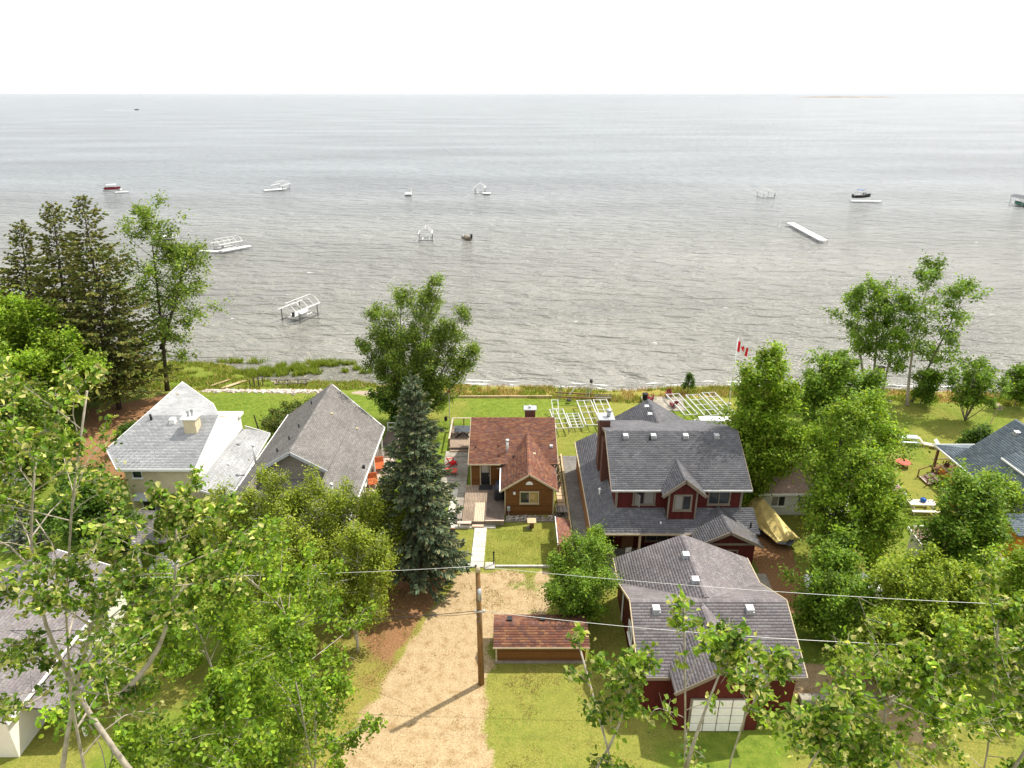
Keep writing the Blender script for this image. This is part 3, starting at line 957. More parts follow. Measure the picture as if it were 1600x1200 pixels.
# ================================================================= charcoal-roofed red house
D = thing('house', 'two-storey red house with charcoal shingle roofs and small front dormer', 'house', (12.5, 45, 0))
w = MB()
w.box(7.9, 17.5, 44.4, 53.2, 0, 5.55)
for x in (7.9, 17.4):
    w.slab([(x, 44.4, 5.55), (x, 53.2, 5.55), (x, 53.2, 6.55), (x, 48.7, 7.95)], (0.1, 0, 0))
w.box(7.95, 17.45, 53.05, 53.25, 5.5, 6.5)
w.slab([(9.3, 56.5, 0), (15.7, 56.5, 0), (15.7, 56.5, 5.1), (12.5, 56.5, 6.95), (9.3, 56.5, 5.1)], (0, -3.4, 0))
wpart('wall', w, M['siding_red'], D)
boxes('corner_board', D, 'trim_taupe', [(7.86, 8.04, 44.34, 44.42, 3.7, 5.5), (17.36, 17.54, 44.34, 44.42, 3.7, 5.5)])
k = 2.6 / 4.8
rf = Roof(D, PAL_CHAR, 0.17, 0.34, 2)
rf.plane([(7.45, 43.9, 5.6), (18.0, 43.9, 5.6), (18.0, 48.7, 8.2), (7.45, 48.7, 8.2)])
rf.plane([(7.45, 53.7, 6.62), (18.0, 53.7, 6.62), (18.0, 48.7, 8.2), (7.45, 48.7, 8.2)])
rf.ridge((7.45, 48.7, 8.2), (18.0, 48.7, 8.2))
# lake-side wing
rf.plane([(8.9, 56.9, 5.05), (12.5, 56.9, 7.25), (12.5, 51.6, 7.25), (8.9, 53.3, 5.05)])
rf.plane([(16.1, 56.9, 5.05), (12.5, 56.9, 7.25), (12.5, 51.6, 7.25), (16.1, 53.3, 5.05)])
rf.ridge((12.5, 51.7, 7.25), (12.5, 56.9, 7.25))
# lower wrap-around roof
rf.plane([(5.95, 42.4, 2.75), (7.92, 44.42, 3.76), (7.92, 57.0, 3.76), (5.95, 57.0, 2.75)])
rf.plane([(5.95, 42.4, 2.75), (18.5, 42.4, 2.75), (18.5, 44.42, 3.76), (7.92, 44.42, 3.76)])
rf.ridge((5.95, 42.4, 2.77), (7.9, 44.4, 3.77), 0.12)
# dormer over the bay
rf.plane([(11.15, 43.1, 5.62), (12.75, 43.1, 6.95), (12.75, 46.5, 6.97), (11.15, 43.98, 5.62)])
rf.plane([(14.35, 43.1, 5.62), (12.75, 43.1, 6.95), (12.75, 46.5, 6.97), (14.35, 43.98, 5.62)])
rf.ridge((12.75, 43.1, 6.95), (12.75, 46.3, 6.96), 0.1)
# entrance gable
rf.plane([(13.3, 40.95, 2.7), (15.75, 40.95, 3.95), (15.75, 44.4, 3.95), (13.35, 42.4, 2.76)])
rf.plane([(18.2, 40.95, 2.7), (15.75, 40.95, 3.95), (15.75, 44.4, 3.95), (18.15, 42.4, 2.76)])
rf.ridge((15.75, 40.95, 3.95), (15.75, 44.3, 3.95), 0.1)
rf.done()
fascia(D, [((7.43, 43.88, 5.6), (18.02, 43.88, 5.6))], 'alu', 0.14, 0.06, 'gutter')
fascia(D, [((5.93, 42.38, 2.75), (13.3, 42.38, 2.75)), ((5.92, 42.38, 2.75), (5.92, 57.0, 2.75))], 'trim_tan', 0.14, 0.07, 'gutter')
fascia(D, [((7.43, 43.88, 5.6), (7.43, 48.7, 8.2)), ((18.02, 43.88, 5.6), (18.02, 48.7, 8.2)), ((7.43, 53.7, 6.62), (7.43, 48.7, 8.2)), ((11.12, 43.07, 5.62), (12.75, 43.07, 6.96)), ((14.38, 43.07, 5.62), (12.75, 43.07, 6.96)), ((13.27, 40.92, 2.7), (15.75, 40.92, 3.96)), ((18.23, 40.92, 2.7), (15.75, 40.92, 3.96))], 'trim_taupe', 0.24, 0.05)
# bay with its window
w = MB().slab([(11.7, 43.5, 3.0), (13.8, 43.5, 3.0), (13.8, 43.5, 5.72), (12.75, 43.5, 6.6), (11.7, 43.5, 5.72)], (0, 0.95, 0))
wpart('bay_wall', w, M['siding_red'], D)
boxes('corner_board', D, 'trim_taupe', [(11.66, 11.78, 43.44, 43.52, 3.4, 5.7), (13.72, 13.84, 43.44, 43.52, 3.4, 5.7)])
window(D, (12.75, 43.49, 4.82), 1.15, 1.15, '-y', 2, 'trim_taupe', ('glass_pale', 'glass'), 0.13)
window(D, (10.05, 44.39, 4.72), 1.5, 1.1, '-y', 2, 'trim_taupe', ('glass', 'glass_pale'), 0.12)
window(D, (15.75, 44.39, 4.72), 1.5, 1.1, '-y', 2, 'trim_taupe', ('glass', 'glass'), 0.12)
# open sash of the left window
mb = MB().slab([(9.32, 44.3, 4.2), (9.62, 43.8, 4.2), (9.62, 43.8, 5.2), (9.32, 44.3, 5.2)], (0.03, 0.02, 0))
wpart('open_sash', mb, M['glass_pale'], D)
# brick chimney on the left wall, stepped, with metal cap
mb = MB().box(7.25, 8.1, 50.4, 51.6, 3.2, 8.3).box(7.32, 7.9, 48.6, 49.5, 3.4, 7.3)
ch = wpart('chimney', mb, M['brick'], D)
MB().box(7.1, 8.45, 50.2, 51.6, 8.3, 8.4).build('chimney_cap', M['galv'], ch)
MB().tube([(8.0, 50.9, 8.4), (8.0, 50.9, 8.85)], 0.15, 12).lathe([(0.24, 0), (0.24, 0.16), (0.06, 0.2)], 12, (8.0, 50.9, 8.85)).build('flue', M['galv'], ch, smooth=True)
for x in (9.0, 11.2, 13.75, 16.2):
    vent(D, x, 48.1, 7.92, 0.36, 'galv')
pipe(D, 10.9, 47.9, 7.7, 8.15, 0.07)
for y, z in ((54.0, 6.95), (55.6, 6.95)):
    vent(D, 12.1, y, z, 0.34, 'galv')
pipe(D, 7.05, 47.0, 3.2, 3.75, 0.08, 'white', True)
pipe(D, 17.9, 42.9, 2.9, 3.45, 0.07)
pipe(D, 11.2, 43.2, 3.0, 3.3, 0.06, 'white')
# porch: posts, cedar screen wall at left, red entrance walls
for x, y in ((6.3, 42.7), (9.6, 42.6), (12.9, 42.6)):
    wpart('porch_post', MB().box(x - 0.08, x + 0.08, y - 0.08, y + 0.08, 0, 2.66), M['trim_tan'], D)
wpart('screen_wall', MB().box(6.1, 6.22, 43.2, 56.6, 0, 2.62), M['cedar_wall'], D)
w = MB().slab([(13.7, 41.35, 0), (17.8, 41.35, 0), (17.8, 41.35, 2.75), (15.75, 41.35, 3.75), (13.7, 41.35, 2.75)], (0, 3.0, 0))
wpart('entrance_wall', w, M['siding_red'], D)
wpart('entrance_beam', MB().box(13.75, 17.75, 41.28, 41.34, 2.55, 2.72), M['trim_taupe'], D)
mb = MB().box(14.9, 16.6, 41.27, 41.34, 0.1, 2.15)
dr = wpart('door', mb, M['trim_taupe'], D)
MB().box(15.0, 16.5, 41.24, 41.3, 0.1, 2.05).build('door_leaf', M['siding_red'], dr)
mb = MB().box(8.6, 9.5, 44.34, 44.41, 0.1, 2.2)
wpart('door', mb, M['brown_wood'], D)
window(D, (11.3, 44.39, 1.35), 1.6, 1.1, '-y', 2, 'trim_taupe', ('glass',), 0.1)

# ================================================================= mauve-grey garage
E_ = thing('garage', 'large garage with mauve-grey cross-gabled shingle roof and red walls', 'garage', (11.8, 33, 0))
w = MB().box(7.5, 16.1, 29.0, 38.8, 0, 3.0)
for x in (7.5, 16.0):
    w.slab([(x, 29.0, 3.0), (x, 36.2, 3.0), (x, 32.6, 4.82)], (0.1, 0, 0))
w.slab([(7.5, 38.7, 3.0), (16.1, 38.7, 3.0), (11.8, 38.7, 4.82)], (0, 0.1, 0))
w.slab([(9.1, 27.7, 0), (13.7, 27.7, 0), (13.7, 27.7, 3.3), (11.4, 27.7, 4.75), (9.1, 27.7, 3.3)], (0, 1.8, 0))
wpart('wall', w, M['siding_red'], E_)
rf = Roof(E_, PAL_MAUVE, 0.185, 0.38, 3)
rf.plane([(7.1, 28.6, 3.0), (16.45, 28.6, 3.0), (16.45, 32.6, 5.0), (7.1, 32.6, 5.0)])
rf.plane([(7.1, 36.6, 3.0), (16.45, 36.6, 3.0), (16.45, 32.6, 5.0), (7.1, 32.6, 5.0)])
rf.plane([(7.1, 39.2, 3.02), (11.78, 39.2, 5.02), (11.78, 32.6, 5.02), (7.1, 36.56, 3.02)])
rf.plane([(16.45, 39.2, 3.02), (11.78, 39.2, 5.02), (11.78, 32.6, 5.02), (16.45, 36.56, 3.02)])
rf.plane([(8.8, 27.3, 3.22), (11.4, 27.3, 4.93), (11.4, 32.45, 4.95), (8.8, 29.02, 3.22)])
rf.plane([(14.0, 27.3, 3.22), (11.4, 27.3, 4.93), (11.4, 32.45, 4.95), (14.0, 29.02, 3.22)])
rf.ridge((7.1, 32.6, 5.0), (16.45, 32.6, 5.0), 0.16).ridge((11.78, 32.8, 5.03), (11.78, 39.2, 5.03), 0.16).ridge((11.4, 27.3, 4.94), (11.4, 32.3, 4.95), 0.16)
rf.done()
fascia(E_, [((7.08, 39.2, 3.02), (7.08, 36.4, 3.02)), ((7.06, 36.4, 3.1), (7.06, 32.6, 5.0)), ((7.06, 28.6, 3.0), (7.06, 32.6, 5.0)), ((16.48, 36.6, 3.02), (16.48, 39.2, 3.02)), ((16.48, 28.6, 3.0), (16.48, 32.6, 5.0)), ((16.48, 36.6, 3.0), (16.48, 32.6, 5.0))], 'trim_tan', 0.14, 0.06)
fascia(E_, [((8.77, 27.27, 3.22), (11.4, 27.27, 4.94)), ((14.03, 27.27, 3.22), (11.4, 27.27, 4.94)), ((7.08, 28.57, 3.0), (8.8, 28.57, 3.0)), ((14.0, 28.57, 3.0), (16.48, 28.57, 3.0))], 'trim_taupe', 0.2, 0.05)
for x, y, z in ((8.55, 32.0, 4.72), (14.1, 32.0, 4.72), (11.45, 36.9, 4.9), (11.45, 34.4, 4.9)):
    vent(E_, x, y, z, 0.38, 'galv', 0.2)
wpart('wall_lamp', MB().box(7.32, 7.5, 31.3, 31.5, 2.35, 2.6), M['white'], E_, bevel=0.03)
wpart('downspout', MB().tube([(7.42, 36.3, 2.95), (7.42, 36.3, 0.1)], 0.05, 8), M['white'], E_)
window(E_, (7.49, 33.5, 1.7), 1.0, 0.9, '-x', 2, 'white', ('glass',), 0.08)
dr = wpart('garage_door', MB().box(9.8, 13.0, 27.62, 27.69, 0.02, 2.46), M['trim_taupe'], E_)
for k in range(4):
    for j in range(4):
        MB().box(9.93 + j * 0.74, 10.62 + j * 0.74, 27.57, 27.63, 0.07 + k * 0.59, 0.61 + k * 0.59).build('door_panel', M['white'], dr, bevel=0.02)

# ================================================================= small lean-to shed and long low shed
F_ = thing('shed', 'narrow lean-to shed with red-brown shingles at the lawn corner', 'shed', (4.0, 44, 0))
wpart('wall', MB().slab([(3.58, 42.3, 0), (4.45, 42.3, 0), (4.45, 42.3, 1.72), (3.58, 42.3, 1.95)], (0, 3.2, 0)), M['siding_brown'], F_)
rf = Roof(F_, PAL_RED, 0.15, 0.30, 5, 0.07, mix=0.8)
rf.plane([(3.45, 42.1, 2.02), (4.58, 42.1, 1.74), (4.58, 45.75, 1.74), (3.45, 45.75, 2.02)])
rf.done()
fascia(F_, [((3.43, 42.08, 2.02), (3.43, 45.77, 2.02))], 'white', 0.16, 0.05)
fascia(F_, [((3.43, 42.08, 2.02), (4.6, 42.08, 1.74))], 'brown_wood', 0.12, 0.04, 'barge_board')
boxes('corner_board', F_, 'trim_tan', [(3.55, 3.63, 42.26, 42.32, 0, 1.9), (4.40, 4.48, 42.26, 42.32, 0, 1.7)])

Gs = thing('long_shed', 'long low shed with red-brown shingle roof beside the gravel drive', 'shed', (1.7, 33.8, 0))
wpart('wall', MB().slab([(-1.0, 32.7, 0), (-1.0, 35.0, 0), (-1.0, 35.0, 1.42), (-1.0, 33.85, 1.98), (-1.0, 32.7, 1.42)], (5.6, 0, 0)), M['siding_brown'], Gs)
rf = Roof(Gs, PAL_RED, 0.165, 0.34, 6, 0.07, mix=0.8)
rf.plane([(-1.17, 32.4, 1.45), (4.8, 32.4, 1.45), (4.8, 33.85, 2.12), (-1.17, 33.85, 2.12)])
rf.plane([(-1.17, 35.3, 1.45), (4.8, 35.3, 1.45), (4.8, 33.85, 2.12), (-1.17, 33.85, 2.12)])
rf.ridge((-1.17, 33.85, 2.12), (4.8, 33.85, 2.12))
rf.done()
fascia(Gs, [((-1.19, 32.38, 1.45), (4.82, 32.38, 1.45))], 'trim_tan', 0.08, 0.04)
wpart('sill_beam', MB().box(-1.1, 4.7, 32.56, 32.68, 0.02, 0.16), M['grey_wood'], Gs)
wpart('corner_board', MB().box(-1.03, -0.93, 32.64, 32.72, 0.1, 1.4), M['trim_tan'], Gs)
vent(Gs, -0.15, 34.2, 1.98, 0.28, 'black', 0.16); vent(Gs, 1.95, 34.2, 1.98, 0.28, 'black', 0.16)

# ================================================================= pale house at left
A = thing('house', 'pale stucco house with light grey roof and white chimney at left', 'house', (-28, 50, 0))
wpart('wall', MB().slab([(-31.0, 47.7, 0), (-25.5, 47.7, 0), (-25.5, 56.2, 0), (-32.3, 60.8, 0), (-32.3, 49.4, 0)], (0, 0, 5.45)), M['stucco_cream'], A)
wpart('side_wall', MB().slab([(-25.49, 47.6, 0), (-25.49, 57.5, 0), (-25.49, 57.5, 5.5), (-25.49, 53.0, 7.1), (-25.49, 47.6, 5.42)], (0.12, 0, 0)), M['stucco_white'], A)
rf = Roof(A, PAL_LIGHT, 0.17, 0.42, 8, 0.12)
rf.plane([(-33.2, 49.3, 6.16), (-31.4, 47.24, 5.5), (-25.2, 47.24, 5.5), (-25.3, 53.1, 7.38), (-31.7, 53.1, 7.38)][:])
rf.plane([(-31.7, 53.1, 7.38), (-25.3, 53.1, 7.38), (-27.05, 56.1, 7.1), (-32.85, 62.7, 6.5)])
rf.ridge((-31.7, 53.1, 7.38), (-25.3, 53.1, 7.38), 0.1)
rf.done()
fascia(A, [((-31.42, 47.2, 5.5), (-25.2, 47.2, 5.5)), ((-33.22, 49.3, 6.16), (-31.42, 47.2, 5.5)), ((-33.22, 49.3, 6.16), (-31.72, 53.1, 7.38)), ((-31.72, 53.1, 7.38), (-32.87, 62.7, 6.5)), ((-32.87, 62.7, 6.5), (-27.03, 56.12, 7.1)), ((-25.18, 47.2, 5.5), (-25.28, 53.1, 7.38)), ((-27.03, 56.12, 7.1), (-25.28, 53.1, 7.38))], 'white', 0.22, 0.05)
ch = wpart('chimney', MB().box(-27.4, -26.4, 51.0, 52.0, 6.3, 8.0), M['stucco_cream'], A)
MB().box(-27.55, -26.25, 50.85, 52.15, 8.0, 8.14).build('chimney_cap', M['white'], ch)
MB().tube([(-27.1, 51.5, 8.14), (-27.1, 51.5, 8.6)], 0.11, 10).tube([(-26.75, 51.5, 8.14), (-26.75, 51.5, 8.75)], 0.11, 10).build('flue', M['galv'], ch)
vent(A, -28.9, 52.3, 7.16, 0.42, 'white', 0.28); pipe(A, -30.9, 52.6, 7.1, 7.75, 0.1); pipe(A, -31.4, 58.6, 6.8, 7.1, 0.08, 'trim_tan')
# lake-side block with flat roof, and the lower right wing
wpart('back_wall', MB().box(-27.6, -25.75, 57.3, 57.8, 0, 5.3), M['stucco_cream'], A)
wpart('flat_roof', MB().box(-27.9, -25.2, 56.9, 57.9, 5.3, 5.52), M['white'], A)
rf = Roof(A, PAL_LIGHT, 0.17, 0.42, 9, 0.12)
rf.plane([(-25.36, 46.9, 3.95), (-22.55, 46.75, 3.0), (-23.2, 58.3, 3.0), (-25.36, 57.4, 3.95)])
rf.done()
wpart('wing_wall', MB().slab([(-25.3, 47.3, 0), (-23.1, 47.3, 0), (-23.7, 57.6, 0), (-25.3, 57.2, 0)], (0, 0, 3.0)).slab([(-25.3, 47.3, 3.0), (-23.1, 47.3, 3.0), (-25.3, 47.3, 3.85)], (0, 0.2, 0)), M['stucco_cream'], A)
fascia(A, [((-25.36, 46.87, 3.95), (-22.53, 46.72, 3.0)), ((-22.53, 46.72, 3.0), (-23.18, 58.3, 3.0)), ((-25.36, 58.0, 3.95), (-23.18, 58.3, 3.0))], 'white', 0.2, 0.06)
vent(A, -24.3, 51.2, 3.65, 0.2, 'white', 0.1); vent(A, -24.7, 54.6, 3.8, 0.2, 'galv', 0.1)
window(A, (-30.15, 47.68, 4.85), 0.7, 0.75, '-y', 1, 'white', ('glass',), 0.06)
window(A, (-29.3, 47.68, 1.6), 1.9, 1.9, '-y', 2, 'white', ('glass', 'glass_pale'), 0.08)
wpart('awning', MB().slab([(-30.6, 47.68, 3.05), (-28.0, 47.68, 3.05), (-28.0, 46.9, 2.75), (-30.6, 46.9, 2.75)], (0, 0, -0.06)), M['trim_grey'], A)
wpart('blue_shutter', MB().box(-27.6, -26.75, 47.60, 47.69, 1.2, 2.2), M['blue_paint'], A)

# carport roof in front of the pale house
Mh = thing('carport', 'brown-grey shingled carport roof in front of the pale house', 'carport', (-27.3, 43.6, 0))
rf = Roof(Mh, PAL_TAUPE, 0.2, 0.5, 10, 0.12)
rf.plane([(-30.0, 45.5, 2.75), (-26.6, 45.5, 2.75), (-25.2, 42.0, 2.35), (-28.2, 41.6, 2.35)])
rf.done()
for x, y in ((-29.6, 45.2), (-26.9, 45.2), (-25.7, 42.3), (-28.0, 42.0)):
    wpart('post', MB().box(x - 0.07, x + 0.07, y - 0.07, y + 0.07, 0, 2.4), M['white'], Mh)
# small garden shed with a hipped white roof
Gh = thing('garden_shed', 'small pale garden shed with hipped roof behind the cedars', 'shed', (-24.7, 40.2, 0))
wpart('wall', MB().box(-25.5, -24.0, 39.5, 40.9, 0, 2.0), M['siding_white'], Gh)
rf = Roof(Gh, PAL_LIGHT, 0.2, 0.4, 11, 0.06)
ap = (-24.75, 40.2, 2.75)
cs = [(-25.75, 39.25, 2.0), (-23.75, 39.25, 2.0), (-23.75, 41.15, 2.0), (-25.75, 41.15, 2.0)]
for i in range(4):
    rf.plane([cs[i], cs[(i + 1) % 4], ap])
rf.done()

# ================================================================= taupe-roofed house
Bh = thing('house', 'long house with steep taupe shingle roof and grey front gable', 'house', (-18, 52, 0))
wpart('wall', MB().slab([(-21.8, 44.2, 0), (-13.2, 44.2, 0), (-13.2, 60.0, 0), (-21.8, 60.0, 0)], (0, 0, 2.25)), M['siding_grey'], Bh)
wpart('side_wall', MB().box(-21.85, -21.7, 44.2, 60.0, 2.2, 3.6), M['siding_grey'], Bh)
wpart('gable_wall', MB().slab([(-21.6, 49.9, 2.2), (-14.8, 49.9, 2.2), (-14.8, 49.9, 3.7), (-18.2, 49.9, 5.75), (-21.6, 49.9, 3.7)], (0, 0.12, 0)), M['siding_grey'], Bh)
rf = Roof(Bh, PAL_TAUPE, 0.17, 0.36, 12)
rf.plane([(-18.2, 63.3, 6.0), (-18.2, 49.1, 6.0), (-15.3, 49.1, 4.24), (-15.3, 43.6, 4.24), (-12.6, 43.6, 2.6), (-12.6, 60.3, 2.6)])
rf.plane([(-18.2, 63.3, 6.0), (-18.2, 49.1, 6.0), (-21.1, 49.1, 4.24), (-21.1, 43.6, 4.24), (-22.2, 43.6, 3.57), (-22.2, 61.2, 3.57)])
rf.plane([(-21.05, 43.4, 2.35), (-15.35, 43.4, 2.35), (-15.35, 49.88, 2.95), (-21.05, 49.88, 2.95)])
rf.ridge((-18.2, 49.1, 6.0), (-18.2, 63.3, 6.0))
rf.done()
boxes('cheek_wall', Bh, 'siding_grey', [(-15.34, -15.24, 43.7, 49.9, 2.2, 4.1), (-21.16, -21.06, 43.7, 49.9, 2.2, 4.1)])
fascia(Bh, [((-18.2, 49.05, 6.02), (-15.28, 49.05, 4.25)), ((-18.2, 49.05, 6.02), (-21.12, 49.05, 4.25))], 'trim_grey', 0.26, 0.06)
fascia(Bh, [((-12.56, 43.6, 2.6), (-12.56, 60.3, 2.6)), ((-12.58, 60.3, 2.6), (-18.2, 63.33, 6.0)), ((-22.24, 43.6, 3.57), (-22.24, 61.2, 3.57))], 'white', 0.14, 0.08, 'gutter')
for x, y in ((-19.3, 52.5), (-19.0, 54.5), (-19.9, 51.0), (-19.4, 60.0)):
    pipe(Bh, x, y, 4.9, 6.0 - (-18.2 - x) * 0.6 + 0.35, 0.07)
pipe(Bh, -12.95, 52.0, 2.6, 3.1, 0.12)
pipe(Bh, -14.2, 46.2, 3.3, 4.7, 0.10, 'alu', True)
pipe(Bh, -21.9, 51.0, 3.4, 5.6, 0.10, 'alu', True)
vent(Bh, -14.6, 57.5, 3.85, 0.16, 'trim_tan', 0.08); vent(Bh, -16.9, 57.8, 5.25, 0.16, 'trim_tan', 0.08)
window(Bh, (-13.19, 52.5, 1.3), 1.8, 1.3, '+x', 2, 'white', ('glass',), 0.08)
window(Bh, (-13.19, 56.8, 1.3), 1.4, 1.8, '+x', 2, 'white', ('glass_pale', 'glass'), 0.08)
for y in (50.2, 54.6, 58.6):
    wpart('eave_post', MB().box(-12.72, -12.58, y, y + 0.14, 0.3, 2.5), M['white'], Bh)

dk = thing('side_deck', 'bleached plank deck along the taupe-roofed house', 'deck', (-11.9, 55, 0))
wpart('joist_frame', MB().box(-13.1, -11.3, 47.2, 64.0, 0.02, 0.26), M['grey_wood'], dk)
x = -13.15
k = 0
while x < -11.35:
    for (y0, y1) in ((47.0, 52.6), (52.62, 58.3), (58.32, 64.2)):
        wpart('plank', MB().box(x, x + 0.135, y0 + rgd.uniform(0, .03), y1, 0.26, 0.30 + rgd.uniform(-0.004, 0.004)), M['deck_grey'] if y0 > 58 else M['deck_pink'], dk)
    x += 0.15
for y in np.arange(48.0, 64.3, 2.3):
    wpart('rail_post', MB().box(-11.33, -11.22, y, y + 0.11, 0.02, 1.2), M['grey_wood'], dk)
wpart('rail', MB().box(-11.36, -11.2, 47.9, 64.3, 1.2, 1.25), M['deck_pink'], dk)
wpart('rail', MB().box(-11.30, -11.25, 48.0, 64.2, 0.65, 0.75), M['deck_pink'], dk)
wpart('end_rail', MB().box(-13.1, -11.2, 64.2, 64.28, 1.15, 1.22).box(-13.1, -11.2, 64.2, 64.28, 0.6, 0.7).box(-13.1, -13.0, 64.18, 64.3, 0, 1.2), M['white'], dk)

# ================================================================= orange house at right
H = thing('house', 'orange-stained house with blue-grey shingle roof at the right edge', 'house', (44, 50, 0))
wpart('wall', MB().box(40.2, 48.0, 44.2, 53.2, 0, 2.9), M['wall_orange'], H)
wpart('gable_wall', MB().slab([(40.2, 53.2, 2.9), (48.0, 53.2, 2.9), (44.1, 53.2, 6.5)], (0, -0.12, 0)), M['wall_orange'], H)
rf = Roof(H, PAL_BLUE, 0.19, 0.40, 13)
rf.plane([(39.5, 43.6, 2.75), (39.5, 53.8, 2.75), (44.1, 53.8, 6.72), (44.1, 43.6, 6.72)])
rf.plane([(48.7, 43.6, 2.75), (48.7, 53.8, 2.75), (44.1, 53.8, 6.72), (44.1, 43.6, 6.72)])
rf.ridge((44.1, 43.6, 6.72), (44.1, 53.8, 6.72))
rf.plane([(39.45, 56.5, 2.75), (48.7, 56.5, 2.75), (48.7, 53.7, 3.7), (41.8, 53.7, 3.7)])
rf.plane([(39.45, 56.5, 2.75), (41.8, 53.7, 3.7), (39.5, 53.7, 2.78)])
rf.plane([(41.2, 47.0, 4.75), (41.2, 50.4, 4.75), (45.0, 50.4, 6.6), (45.0, 47.0, 6.6)])
rf.done()
wpart('dormer_wall', MB().box(41.55, 43.6, 47.3, 50.1, 3.8, 4.75).slab([(41.55, 50.0, 4.7), (44.2, 50.0, 4.7), (44.2, 50.0, 6.05)], (0, 0.1, 0)), M['wall_orange'], H)
fascia(H, [((39.47, 43.6, 2.75), (39.47, 56.5, 2.75)), ((39.45, 56.53, 2.75), (48.7, 56.53, 2.75)), ((41.17, 47.0, 4.75), (41.17, 50.4, 4.75))], 'white', 0.14, 0.07, 'gutter')
vent(H, 43.3, 52.2, 6.05, 0.36, 'galv', 0.2)
for x, y in ((39.8, 56.2), (39.8, 53.6), (39.8, 50.8), (39.8, 49.4), (44, 56.2), (48.4, 56.2)):
    wpart('porch_post', MB().box(x - 0.09, x + 0.09, y - 0.09, y + 0.09, 0, 2.7), M['brown_wood'] if y > 55 else M['trim_tan'], H)
wpart('porch_floor', MB().box(39.5, 48.6, 53.25, 56.4, 0.5, 0.62).box(39.5, 40.15, 44.5, 53.2, 0.5, 0.62), M['brown_wood'], H)
wpart('porch_panel', MB().box(39.5, 39.58, 48.2, 55.0, 0.0, 1.35), M['wall_orange'], H)
wpart('porch_rail', MB().box(39.46, 39.62, 48.1, 55.1, 1.36, 1.43).box(39.5, 48.6, 56.25, 56.32, 1.3, 1.4), M['trim_tan'], H)
wpart('front_wall', MB().box(37.9, 44.0, 42.6, 44.2, 0, 2.7), M['wall_orange'], H)
rf = Roof(H, PAL_BLUE, 0.19, 0.40, 17)
rf.plane([(37.6, 42.2, 2.72), (44.3, 42.2, 2.72), (44.3, 44.3, 3.3), (37.6, 44.3, 3.3)])
rf.done()
window(H, (40.19, 47.0, 1.8), 1.6, 1.2, '-x', 2, 'trim_tan', ('glass',), 0.1)
st = thing('porch_steps', 'red-brown wooden steps leading to the orange house porch', 'steps', (38.4, 54.4, 0))
for k in range(3):
    wpart('tread', MB().box(37.9 + 0.42 * k, 38.36 + 0.42 * k, 53.7, 55.1, 0.15 + 0.16 * k, 0.20 + 0.16 * k), M['deck_pink'], st)
    wpart('riser', MB().box(38.30 + 0.42 * k, 38.34 + 0.42 * k, 53.75, 55.05, 0.0, 0.31 + 0.16 * k), M['maroon'], st)
wpart('handrail', MB().bar((37.7, 53.65, 0.8), (39.4, 53.65, 1.5), 0.07).bar((37.8, 53.65, 0), (37.8, 53.65, 0.85), 0.08).bar((37.7, 55.15, 0.8), (39.4, 55.15, 1.5), 0.07).bar((37.8, 55.15, 0), (37.8, 55.15, 0.85), 0.08), M['brown_wood'], st)

# ================================================================= white bungalow behind the trees, white shed, corner house, red roof
J = thing('bungalow', 'white bungalow with pinkish-brown hipped roof hidden by trees', 'house', (26.5, 51, 0))
wpart('wall', MB().box(20.9, 32.2, 49.0, 53.4, 0, 2.4), M['siding_white'], J)
rf = Roof(J, PAL_PINK, 0.18, 0.38, 14)
a0, a1, a2, a3 = (20.4, 48.5, 2.4), (32.75, 48.5, 2.4), (32.75, 53.9, 2.4), (20.4, 53.9, 2.4)
r0, r1 = (22.9, 51.2, 3.5), (31.2, 51.2, 3.5)
rf.plane([a0, a1, r1, r0]); rf.plane([a2, a3, r0, r1]); rf.plane([a1, a2, r1]); rf.plane([a3, a0, r0])
rf.done()
fascia(J, [(a0, a1), (a1, a2), (a3, a0)], 'white', 0.18, 0.06)
for x in (22.4, 24.6, 29.0):
    window(J, (x, 48.99, 1.4), 1.1, 0.9, '-y', 2, 'white', ('glass_pale', 'glass'), 0.07)
I = thing('white_shed', 'white sided shed with pinkish-brown roof below the picnic table', 'shed', (32, 41.6, 0))
wpart('wall', MB().slab([(30.2, 40.2, 0), (30.2, 43.1, 0), (30.2, 43.1, 2.72), (30.2, 40.2, 2.36)], (4.6, 0, 0)), M['siding_white'], I)
rf = Roof(I, PAL_PINK, 0.18, 0.38, 15)
rf.plane([(30.0, 39.9, 2.4), (35.2, 39.9, 2.4), (35.2, 43.3, 2.82), (30.0, 43.3, 2.82)])
rf.done()
fascia(I, [((29.97, 39.9, 2.4), (29.97, 43.3, 2.83)), ((30.0, 43.33, 2.82), (35.2, 43.33, 2.82)), ((30.0, 39.87, 2.4), (35.2, 39.87, 2.4))], 'white', 0.2, 0.06)
dr = wpart('door', MB().box(30.12, 30.2, 41.4, 42.4, 0.05, 2.0), M['white'], I)

K = thing('house', 'house with grey shingle roof behind poplar leaves at the bottom left corner', 'house', (-30, 33, 0))
wpart('wall', MB().box(-34.6, -26.6, 26.0, 37.4, 0, 2.95), M['stucco_white'], K)
wpart('gable_wall', MB().slab([(-34.6, 37.3, 2.9), (-26.6, 37.3, 2.9), (-30.6, 37.3, 4.5)], (0, 0.1, 0)), M['stucco_white'], K)
rf = Roof(K, PAL_MAUVE + PAL_TAUPE[1:2], 0.185, 0.4, 16)
rf.plane([(-26.15, 25.6, 3.0), (-26.15, 37.8, 3.0), (-30.6, 37.8, 4.75), (-30.6, 25.6, 4.75)])
rf.plane([(-35.05, 25.6, 3.0), (-35.05, 37.8, 3.0), (-30.6, 37.8, 4.75), (-30.6, 25.6, 4.75)])
rf.plane([(-26.7, 27.0, 2.6), (-26.7, 31.9, 2.6), (-23.6, 31.9, 2.2), (-23.6, 27.0, 2.2)])
